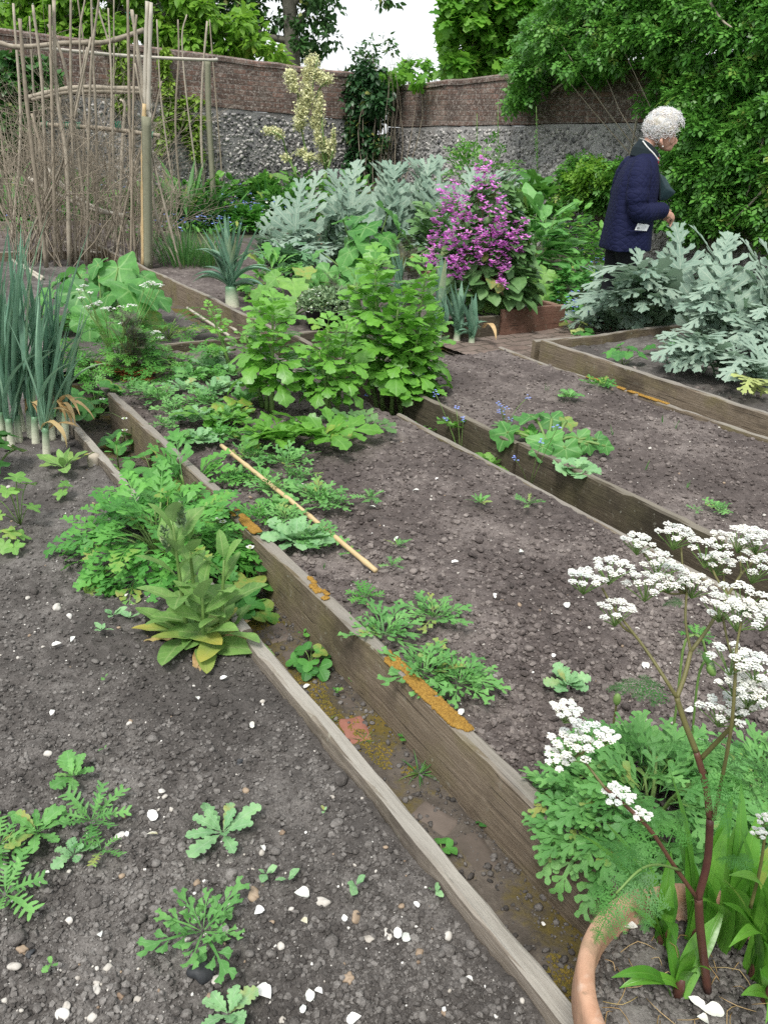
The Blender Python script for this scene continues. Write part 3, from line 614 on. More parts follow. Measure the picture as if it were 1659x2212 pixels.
def wall(label, P0, d, L, ztop, zfl, fm, stm, seed, step=None):
    """wall from P0 along d; local x along, local -y faces the garden"""
    a = math.atan2(d[1], d[0]); w = thing('garden_wall', label, 'wall', (P0[0], P0[1], 0)); w.rotation_euler = (0, 0, a)
    def part(name, prof, mat, N=60, jag=0):
        x = np.linspace(0, L, N); V = np.zeros((N, len(prof(0)), 3))
        for i, xx in enumerate(x):
            q = np.array(prof(xx)); V[i, :, 0] = xx; V[i, :, 1:] = q
        if jag: V[..., 1] += jag * (vn(V[..., 0] * 5, V[..., 2] * 5, seed) - .5); V[..., 2] += (V[..., 2] > .3) * jag * (vn(V[..., 0] * 3, V[..., 0] * 0, seed + 2) - .5)
        k = V.shape[1]; i = np.arange(N - 1)[:, None] * k; j = np.arange(k)[None]; q = (j + 1) % k
        mb = MB(); mb.add(V.reshape(-1, 3), [np.stack([i + j, i + q, i + k + q, i + k + j], -1).reshape(-1, 4), np.arange(k)[None], ((N - 1) * k + np.arange(k)[::-1])[None]])
        ob = bpy.data.objects.new(name, mb.mesh(name, M[mat], (0, 0, 0), False)); COL.objects.link(ob); ob.parent = w; return ob
    fl = part('flint_panel', lambda x: [(0, -.1)] + [(0, zz) for zz in np.linspace(.0, zfl(x) - .01, 10)] + [(.36, zfl(x) - .01), (.36, -.1)], fm, jag=.03)
    part('brick_panel', lambda x: [(-.012, zfl(x))] + [(-.012, zz) for zz in np.linspace(zfl(x) + .05, ztop(x) - .09, 5)] + [(.372, ztop(x) - .09), (.372, zfl(x))], 'brick', jag=.012)
    part('coping', lambda x: [(-.03, ztop(x) - .088), (-.03, ztop(x) - .03), (.04, ztop(x)), (.32, ztop(x)), (.39, ztop(x) - .03), (.39, ztop(x) - .088)], 'brick', 160, jag=.02)
    r = np.random.default_rng(seed); mb = MB(); K = int(L * 1300); X = r.uniform(.05, L - .05, K); ok = np.ones(K, bool)
    Z = np.array([r.uniform(.03, zfl(x) - .06) for x in X]); cell = {}
    keep = []
    for i in range(K):
        c = (int(X[i] / .054), int(Z[i] / .047))
        if c in cell: continue
        cell[c] = 1; keep.append(i)
    X, Z = X[keep], Z[keep]; lumps(mb, np.stack([X, np.full(len(X), 0.), Z], -1), .012 * 2.8 ** r.random(len(X)), 2, .8, .85, rng=r); mb.V[-1][:, 1] = mb.V[-1][:, 1] * .5 - .004
    ob = bpy.data.objects.new('flint_stones', mb.mesh('flint_stones', M[stm])); COL.objects.link(ob); ob.parent = fl; ob['kind'] = 'stuff'
    return w
wall('dark brick and flint wall behind the bean frame, left of the evergreen', CORN - TD * 11.2, TD, 11.2, lambda x: 2.516 - x * .0215 - (max(0, x - 10.9)) * .9, lambda x: 1.80 - .022 * x, 'flintA', 'flstA', 3)
wall('brick and pale flint wall behind the purple flowers, under the climbing rose', CORN + np.array([.25, .0]), -SD, 12.3, lambda x: 2.127 + .03 * min(x, 5.9), lambda x: 1.486 + .022 * x, 'flintB', 'flstB', 4)
# ------------------------------------------------------------------ plant helpers
GA = 2.39996
TP = {}
def tpl(key, fn, k=3):
    if key not in TP: TP[key] = [fn(i) for i in range(k)]
    return TP[key]
t_opium = tpl('opium', lambda i: T_lobed(i, n=5, depth=.34, w=.24, skew=.3, peak=.62, q=.7, k=.55, rows=9, pet=.05, teeth=2, td=.08))
t_wedge = tpl('wedge', lambda i: T_lobed(10 + i, n=2, depth=.42, w=.36, skew=.75, peak=.7, q=.75, k=.5, rows=9, pet=.12, teeth=2, td=.1))
t_pinn = tpl('pinn', lambda i: compose([(T_frond(t_wedge[i], 3, .28, .42, .85, .35, i, .46), 0, 0, 0, 1.), (T_ell(.035, .4, 2, 0, .6, 4, 0), .1, 0, 0, .85)]))
t_feath = tpl('feath', lambda i: T_frond(T_lobed(20 + i, n=2, depth=.55, w=.27, skew=.8, peak=.62, q=.75, k=.6, rows=5, cols=(-1, 0, 1)), 5, .22, .40, .85, .65, i, .36))
t_dand = tpl('dand', lambda i: compose([(T_frond(T_ell(.2, .5, 3, .15, .7, 2, .02, i, cols=(-1, 0, 1)), 5, .28, .2, 1.0, -.3, i, .3), 0, 0, 0, 1.), (T_ell(.05, .6, 2, 0, .6, 5, 0), .05, 0, 0, .9)]))
t_fox = tpl('fox', lambda i: T_ell(.17, .48, 16, .06, .85, 2, .08, i))
t_straw1 = tpl('straw1', lambda i: T_ell(.42, .58, 9, .16, .6, 4, .04, i), 2)
t_straw = tpl('straw', lambda i: compose([(t_straw1[i % 2], 0, 0, a, s_) for a, s_ in ((0, 1), (1.35, .85), (-1.35, .85))]))
t_lovl = tpl('lovl', lambda i: T_lobed(40 + i, n=3, depth=.30, w=.30, skew=.62, peak=.48, q=.95, k=.6, rows=10, pet=.08, teeth=3, td=.10))
t_lov = tpl('lov', lambda i: compose([(T_RACHIS, 0, 0, 0, .8)] + [(t_lovl[(i + j) % 3], ox, 0, a, s_) for j, (ox, a, s_) in enumerate(((.48, 0, .62), (.42, .85, .5), (.42, -.85, .5), (.12, 1.05, .52), (.12, -1.05, .52)))]))
t_cic = tpl('cic', lambda i: T_frond(T_frond(T_lobed(50 + i, n=3, depth=.5, w=.3, skew=.4, rows=2, cols=(-1, 0, 1)), 4, .15, .42, 1., .8, i, .3), 5, .25, .5, 1.0, .85, i, .35))
t_fine = tpl('fine', lambda i: T_frond(T_frond(T_frond(T_ell(.19, .5, 2, 0, .6, 1, 0, cols=(-1, 1)), 3, .15, .5, 1., .5, i), 5, .15, .4, 1., .8, i, .25), 6, .22, .46, 1.05, .85, i, .3))
t_holly = tpl('holly', lambda i: T_round(i, 6, .16, .05, 5))
t_mallow = tpl('mallow', lambda i: T_round(10 + i, 6, .24, .06, 4))
t_geran = tpl('geran', lambda i: T_round(20 + i, 5, .42, .14, 3, back=.75))
t_cardl = tpl('cardl', lambda i: T_lobed(60 + i, n=2, depth=.62, w=.19, skew=1.1, peak=.45, q=.85, k=.9, rows=9, pet=0, cols=(-1, -.5, 0, .5, 1)))
def _card(i):
    r = np.random.default_rng(i + 300); it = [(T_blade(.035, 12, .3, base=.4), 0, 0, 0, 1.)]
    for j in range(8):
        f = j / 7.; x = .18 + .7 * f
        for sg in (1, -1): it.append((t_cardl[(i + j) % 3], x + r.uniform(-.02, .02), 0, sg * (1.0 - .35 * f + r.uniform(-.15, .15)), (.13 + .15 * math.sin(pi * min(1, f * 1.1 + .18))) * r.uniform(.85, 1.15)))
    it.append((t_cardl[i % 3], .8, 0, 0, .22)); return compose(it)
t_card = tpl('card', _card)
t_blade = tpl('blade', lambda i: T_blade(.035 + .008 * i, 12, .3)); t_agap = tpl('agap', lambda i: T_blade(.066, 14, .55, base=.62), 1)
t_hon = tpl('hon', lambda i: T_ell(.36, .34, 7, .12, .75, 3, .14, i), 2)
def vk(p):                                   # metres of height per photo unit (seen from above)
    d = math.hypot(p[0], p[1]); return mpp(p) * math.hypot(d, EYE - p[2]) / d
def choose(ts, K, rng):
    q = rng.integers(0, len(ts), K); return [np.where(q == i)[0] for i in range(len(ts))]
def put(mb, ts, P, az, el, L, rng=RNG, **kw):
    P = np.asarray(P, float).reshape(-1, 3); K = len(P); b = lambda v: np.broadcast_to(np.asarray(v, float), (K,))
    az, el, L = b(az), b(el), b(L); kk = {k: b(v) for k, v in kw.items() if k not in ('wf',)}
    for i, ix in enumerate(choose(ts, K, rng)):
        if len(ix): place(mb, ts[i], P[ix], az[ix], el[ix], L[ix], rng=rng, **{k: v[ix] for k, v in kk.items()})
def rosette(label, u, v, ts, n_, Lpx, mat, el=(.15, 1.2), bend=(.3, 1.0), W=1., fold=.15, wav=.06, cat='weed', name='weed', group=None, seed=None, roll=.45, lift=0., parts=False, parent=None, core=None, corem=None):
    seed = int(u * 7 + v * 13) if seed is None else seed; r = np.random.default_rng(seed); p = gz(u, v); p[2] += lift
    L = Lpx * mpp(p); f = np.arange(n_) / max(1, n_ - 1)
    az = r.uniform(0, 6.28) + np.arange(n_) * GA + r.uniform(-.4, .4, n_); e = np.maximum(.2, el[0] + (el[1] - el[0]) * f ** 1.4 + r.uniform(-.12, .15, n_))
    Ls = L * (1 - .45 * f) * r.uniform(.8, 1.12, n_); bd = np.minimum(r.uniform(*bend, n_), 1.6 * e + .02); p[2] += .008
    e = np.maximum(e, .3) + .12; p[2] += .008; P = p + np.stack([np.cos(az), np.sin(az), 0 * az], -1) * L * .04
    kw = dict(bend=bd, W=W * r.uniform(.85, 1.15, n_), fold=fold, wav=wav, roll=r.uniform(-roll, roll, n_), rnd=r.random(n_))
    if parts:
        o = thing(name, label, cat, p, group)
        for i in range(n_):
            mb = MB(); put(mb, ts, P[i:i + 1], az[i], e[i], Ls[i], r, **{k: (v_[i] if np.ndim(v_) else v_) for k, v_ in kw.items()}); build(mb, 'leaf', M[mat], o)
    else:
        mb = MB(); put(mb, ts, P, az, e, Ls, r, **kw); o = build(mb, name, M[mat], org=p, label=label, cat=cat, group=group)
    return o, p, L
G_ = 'weed seedlings on the soil'
R = rosette
# front bed, nearest the camera
R('grey-green poppy rosette with wavy leaves, alone in the middle of the front soil', 482, 1812, t_opium, 11, 100, 'glauc', (.1, 1.1), parts=True, cat='poppy seedling', name='poppy_seedling', W=.85)
R('feathery lobed poppy seedling behind the black stone', 440, 2025, t_pinn, 13, 112, 'lobe', (.12, 1.0), (.1, .5), parts=True, cat='poppy seedling', name='poppy_seedling', W=.85)
R('broad leaved seedling farthest back of the weeds by the left edge of the front soil', 160, 1690, t_opium, 10, 62, 'lobe', (.2, 1.1), W=1.2, parts=True, cat='poppy seedling', name='poppy_seedling')
R('pale upright seedling in the weed patch at the left edge', 85, 1812, t_opium, 12, 90, 'lobe', (.2, 1.2), W=.9, parts=True, cat='poppy seedling', name='poppy_seedling')
R('spiky jagged weed with thin leaves, largest of the left weed patch', 200, 1785, t_dand, 12, 92, 'lobe', (.05, 1.0), (.1, .6), parts=True, cat='weed', W=1.1)
R('small round leaved seedling below the spiky weed', 162, 1858, t_opium, 8, 52, 'glauc', (.2, 1.1), W=1.3)
R('small jagged weed between the spiky weed and the round seedling', 222, 1850, t_dand, 7, 62, 'lobe', (.1, .8), W=1.5)
R('jagged weed cut by the left edge beside the weed patch', 2, 1838, t_dand, 14, 90, 'lobe', (.1, 1.1), W=1.4)
R('second jagged weed on the left edge, nearer the bottom', 15, 1945, t_dand, 10, 95, 'lobe', (.2, 1.1), W=1.4)
R('wavy seedling cut off by the bottom edge', 495, 2205, t_opium, 9, 75, 'glauc', (.2, 1.0), W=1.1)
R('tiny seedling alone near the bottom left', 115, 2098, t_opium, 4, 22, 'lobe', (.3, 1.2), W=1.5, group=G_)
for (u, v, n_, L_, lab) in ((575, 1900, 4, 30, 'three-leaved dark seedling beside the grey-green rosette'), (622, 1912, 3, 34, 'seedling with one upright leaf'), (768, 1925, 4, 34, 'grey two-leaved seedling in the open soil'),
                        (938, 1938, 4, 28, 'dark seedling tucked by the lower grey board'), (228, 1628, 2, 16, 'single round leaf sprout in open soil'), (245, 1340, 5, 32, 'purple-stemmed seedling left of the foxglove clump'),
                        (222, 1372, 4, 30, 'blue-green seedling nearest left of the foxglove clump'), (282, 1345, 4, 28, 'small seedling close to the feathery poppy'), (265, 1240, 4, 22, 'tiny grey seedling at the feathery poppy edge'),
                        (228, 1475, 2, 20, 'brown green sprout in the bare soil'), (700, 1765, 3, 18, 'tiny green sprout near the board')):
    R(lab, u, v, t_fox, n_, L_, 'glauc' if n_ > 2 else 'lobe', (.25, .9), (.1, .6), W=1.7, cat='seedling', name='seedling')
# geranium and columbine at the left edge
def geranium(label, u, v, n_, hpx, rpx, Rpx, mat='geran', ts=None, cat='geranium', name='geranium', lean=(0, 0), seed=None, stemmat='stem', tilt=(.0, .5), group=None, lift=0, parts=True, cup=.1):
    """clump of long-stalked palmate leaves"""
    r = np.random.default_rng(int(u * 3 + v) if seed is None else seed); p = gz(u, v); p[2] += lift; k = mpp(p); o = thing(name, label, cat, p, group); ms = MB(); mall = MB()
    for i in range(n_):
        a = i * GA + r.uniform(-.3, .3); q = math.sqrt((i + .4) / n_); h = hpx * vk(p) * (1.05 - .6 * q * q) * r.uniform(.75, 1.1); d = Rpx * k * q
        tip = p + np.array([cos(a) * d + lean[0] * k, sin(a) * d + lean[1] * k, h])
        tube(ms, spline([p, p * .45 + tip * .55 + [0, 0, h * .2], tip], 6), [.0035 * rpx * k / .03 * .25] * 6, 5)
        mb = MB() if parts else mall; L = rpx * k * 1.55 * r.uniform(.7, 1.12) * (1 - .25 * (r.random() < .3))
        put(mb, ts or t_geran, tip[None], a + r.uniform(-.5, .5), -r.uniform(*tilt) - .25 * q, L, r, cup=cup, wav=.03, roll=r.uniform(-.3, .3), bend=.25, rnd=r.random())
        if parts: build(mb, 'leaf', M[mat], o)
    if not parts: build(mall, 'foliage', M[mat], o)
    build(ms, 'stem', M[stemmat], o); return o
geranium('pale green geranium with lobed leaves at the left edge of the front bed', 45, 1135, 8, 95, 36, 55, lean=(-5, 0))
geranium('lower yellow-green geranium at the left edge below the taller one', 18, 1190, 6, 40, 34, 38)
geranium('single small geranium seedling standing alone right of the left edge clump', 142, 1078, 3, 34, 22, 12)
geranium('dark blue-green columbine clump cut by the left edge beside the leeks', -12, 1020, 12, 85, 42, 60, 'ivy', cat='columbine', name='columbine')
# small foxglove and large foxglove clump
R('young foxglove rosette with felted leaves below the leeks', 140, 1018, t_fox, 9, 82, 'fox', (.15, 1.25), (.3, .8), W=1.15, parts=True, cat='foxglove', name='foxglove')
def foxclump(label, u, v):
    r = np.random.default_rng(12); p = gz(u, v); k = mpp(p); o = thing('foxglove', label, 'foxglove', p)
    for (dx, dy, h, n_, L, tz) in ((-35, 20, 225, 19, 135, .0), (38, 10, 165, 15, 120, .1), (8, -35, 110, 12, 125, 0), (-15, 40, 190, 12, 100, 0)):
        b = p + np.array([dx * k, dy * k * .6, 0]); top = b + np.array([dx * k * .4, 0, h * vk(p)]); ms = MB(); tube(ms, spline([b, (b + top) / 2, top], 6), np.linspace(.007, .003, 6), 6); build(ms, 'stem', M['stem'], o)
        f = np.arange(n_) / (n_ - 1); z = np.where(f < .35, f * .12, (f - .3) / .7); az = np.arange(n_) * GA + r.uniform(-.3, .3, n_)
        for i in range(n_):
            mb = MB(); put(mb, t_fox, (b + (top - b) * z[i])[None], az[i], .12 + 1.15 * f[i] + r.uniform(-.12, .12), L * k * (1.15 - .5 * f[i]) * r.uniform(.8, 1.1), r, bend=min(.9, .2 + 1.3 * f[i]) - .4 * f[i], fold=.2, W=1.35, wav=.02, roll=r.uniform(-.4, .4), rnd=r.random() * (1 if f[i] < .4 else .7))
            build(mb, 'leaf', M['fox'], o)
    for i in range(9):                                 # withered skirt
        mb = MB(); a = r.uniform(0, 6.28); put(mb, t_fox, (p + [cos(a) * 40 * k, sin(a) * 30 * k, .015])[None], a, .1, r.uniform(60, 95) * k, r, bend=r.uniform(.3, 1.), W=r.uniform(.4, .9), wav=.12); build(mb, 'withered_leaf', M['tan'], o)
    for (dx, h) in ((-30, 268), (-66, 222)):
        h *= vk(p) / k; mb = MB(); b = p + np.array([dx * k, .01, (h - 60) * k]); N = 60; zz = r.random(N); put(mb, t_fox, b + np.stack([r.normal(0, 3 * k, N), r.normal(0, 3 * k, N), zz * 62 * k], -1), r.uniform(0, 6.28, N), r.uniform(.6, 1.3, N), (20 - 12 * zz) * k, r, W=1.6); build(mb, 'flower_bud', M['thyme'], o)
foxclump('tall foxglove clump with spotted yellowing lower leaves leaning over the thin grey board', 438, 1385)
# feathery poppy clump
def mound(label, u, v, rx, ry, hpx, N, ts, Lpx, mat, cat, name, el=(-.1, 1.1), bend=(.4, 1.2), seed=0, lift=0., W=1., stems=0, stemmat='stem', fold=.12, wav=.03, group=None, part='foliage', off=(0, 0), stemw=.003, noroot=False):
    """rounded clump: leaves spring from the base and from stems inside a mound"""
    r = np.random.default_rng(seed + int(u)); p = gz(u, v); p[2] += lift; k = mpp(p); o = thing(name, label, cat, p, group); mb = MB()
    a = r.uniform(0, 2 * pi, N); q = np.sqrt(r.random(N)) * .95; hpx = hpx * vk(p) / k; hz = hpx * k * np.sqrt(np.clip(1 - q * q, 0, 1)) * r.uniform(.25, 1., N) ** .6
    P = p + np.stack([np.cos(a) * q * rx * k, np.sin(a) * q * ry * k, hz - Lpx * k * .25], -1); P[:, 2] = np.maximum(P[:, 2], p[2] + .004)
    f = np.clip(hz / (hpx * k + 1e-6), 0, 1)
    put(mb, ts, P, a + r.normal(0, .6, N), el[0] + (el[1] - el[0]) * f * (1 - .4 * q) + r.uniform(-.25, .25, N), Lpx * k * r.uniform(.6, 1.15, N), r, bend=r.uniform(*bend, N), W=W, fold=fold, wav=wav, roll=r.uniform(-.4, .4, N), rnd=r.random(N))
    build(mb, part, M[mat], o)
    ms = MB()
    for i in range(min(N, stems)): tube(ms, spline([p + [off[0], off[1], 0], (p * .5 + P[i] * .5) + [0, 0, .02], P[i]], 5), [stemw] * 5, 5)
    build(ms, 'stem', M[stemmat], o); return o, p, k
mound('large feathery bright green poppy clump spilling over the thin board, left of the plank end', 345, 1205, 168, 150, 130, 190, t_feath, 92, 'fern', 'poppy clump', 'poppy_clump', seed=3, stems=60)
o, p, k = mound('lighter feathery poppy tuft behind the large clump against the tall plank', 410, 1105, 62, 60, 110, 44, t_feath, 88, 'fern', 'poppy clump', 'poppy_clump', (.3, 1.3), seed=4, stems=20)
ms = MB(); tube(ms, spline([at(300, 1105, p[1] - .1), at(293, 1085, p[1] - .1), at(276, 1080, p[1] - .1), at(270, 1098, p[1] - .1)], 10), [.0016] * 10, 5); tube(ms, spline([p + [0, 0, .05], at(392, 1100, p[1]), at(388, 1068, p[1]), at(393, 1048, p[1])], 8), [.0018] * 8, 5); build(ms, 'bud_stalk', M['stem'], o)
# ------------------------------------------------------------------ strawberries and weeds in the narrow path
def flower5(mb, P, nrm_el, az, Rm, rng, n5=5):
    for i in range(n5): put(mb, t_straw1, P, az + i * 2 * pi / n5, nrm_el, Rm, rng, cup=.1, W=1.05)
def strawberry(label, u, v, n_, hpx, spread, Lpx, flowers=(), seed=0, z=None):
    r = np.random.default_rng(seed + int(u)); p = gz(u, v); k = mpp(p); o = thing('strawberry_plant', label, 'strawberry plant', p); ms = MB()
    for i in range(n_):
        a = i * GA + r.uniform(-.4, .4); q = math.sqrt((i + .5) / n_); h = hpx * vk(p) * (1.1 - .7 * q) * r.uniform(.7, 1.1); tip = p + np.array([cos(a) * spread * k * q, sin(a) * spread * k * q, h])
        tube(ms, spline([p, p * .5 + tip * .5 + [0, 0, h * .25], tip], 5), [.0016] * 5, 5); mb = MB()
        put(mb, t_straw, tip[None], a, .15 - .45 * q, Lpx * k * r.uniform(.75, 1.1), r, fold=.25, bend=.5, roll=r.uniform(-.3, .3), rnd=r.random()); build(mb, 'leaf', M['straw'], o)
    build(ms, 'stem', M['stem'], o)
    for (fu, fv) in flowers:
        c = at(fu, fv, p[1] - .03); q_ = ray(fu, fv); tm = q_[:2] @ TD
        if c[:2] @ TD > .845: c = EYEP + q_ * (.845 / tm)
        mb = MB(); flower5(mb, c[None], .25, r.uniform(0, 6), .0135, r); fl = build(mb, 'flower', M['white'], o)
        mc = MB(); lumps(mc, (c + [0, 0, .003])[None], [.0045], 2); build(mc, 'flower_centre', M['yellow'], fl)
        mt = MB(); tube(mt, spline([p + [0, 0, .02], (p + c) / 2 + [0, 0, .03], c - [0, 0, .002]], 6), [.0011] * 6, 4); build(mt, 'flower_stalk', M['stem'], o)
strawberry('dense strawberry plant at the far end of the narrow path beside the leeks', 212, 905, 16, 70, 75, 44, ((222, 863), (270, 905)), 1)
strawberry('strawberry plant with two white flowers against the tall plank', 265, 970, 5, 40, 30, 34, ((270, 930), (267, 942)), 2)
strawberry('strawberry plant with white flowers just behind the feathery poppy', 330, 1035, 9, 52, 55, 42, ((322, 1015), (366, 1024), (345, 1003)), 3)
strawberry('strawberry plant in front of the plank end with large white flowers', 500, 1215, 8, 80, 60, 52, ((474, 1120), (482, 1128), (541, 1183), (515, 1240)), 4)
strawberry('bright strawberry plant hanging beside the tall plank right of the foxglove', 548, 1275, 8, 62, 55, 50, (), 5)
strawberry('small strawberry plant growing in the bare brick path', 672, 1440, 9, 34, 40, 36, (), 6)
strawberry('dark strawberry leaves behind the foxglove clump', 520, 1330, 7, 30, 50, 48, (), 7)
strawberry('lone strawberry leaflet by the tall plank beside the muddy bricks', 1062, 1790, 2, 20, 14, 28, (), 8)
strawberry('small strawberry runner near the terracotta pot', 1208, 1952, 1, 25, 5, 26, (), 9)
strawberry('bright strawberry leaf poking out past the thin grey board', 955, 1845, 2, 28, 14, 30, (), 10)
r = np.random.default_rng(3)
p = gz(258, 1020); k = mpp(p); o = thing('sowthistle', 'upright weed with toothed leaves in the narrow path below the strawberries', 'weed', p); ms = MB(); tube(ms, [p, p + [0, 0, 70 * k]], .003, 6); build(ms, 'stem', M['stem'], o)
mb = MB(); f = np.arange(13) / 12.; put(mb, t_opium, p + np.stack([0 * f, 0 * f, f * 72 * k], -1), np.arange(13) * GA, .2 + 1. * f, 46 * k * (1.1 - .5 * f), r, bend=.7, W=.8); build(mb, 'foliage', M['fern'], o)
for (u, v, n_, L_, lab) in ((655, 1378, 4, 26, 'small cress weed at the thin board below the foxglove'), (765, 1478, 6, 18, 'tiny cress in the path against the tall plank'), (872, 1605, 6, 18, 'tiny clover in the path beyond the red brick'), (728, 1505, 5, 16, 'tiny weed at the dull grey brick'), (1195, 1930, 5, 18, 'tiny weed near the pot in the path')):
    R(lab, u, v, t_opium, n_, L_, 'fern', (.3, 1.1), W=1.6, cat='seedling', name='seedling')
def tuft(label, u, v, n_, Lpx, mat='grass', name='grass_tuft', cat='grass tuft', spread=10, el=(.5, 1.4), bend=(.2, 1.4), W=.6, ts=None, lift=0):
    r = np.random.default_rng(int(u + v)); p = gz(u, v); k = mpp(p); p[2] += lift; mb = MB(); a = r.uniform(0, 6.28, n_); q = r.random(n_) * spread * k
    put(mb, ts or t_blade, p + np.stack([np.cos(a) * q, np.sin(a) * q, 0 * a], -1), a, r.uniform(*el, n_), Lpx * k * r.uniform(.5, 1.1, n_), r, bend=r.uniform(*bend, n_), W=W, fold=.3); return build(mb, name, M[mat], org=p, label=label, cat=cat)
tuft('grass tuft against the tall plank beyond the muddy bricks', 905, 1672, 26, 52, el=(.2, 1.2)); tuft('small grass tuft beside the red brick', 788, 1600, 16, 28, el=(.2, 1.2)); tuft('tiny grass tuft near the back of the mossy path', 705, 1560, 14, 24)
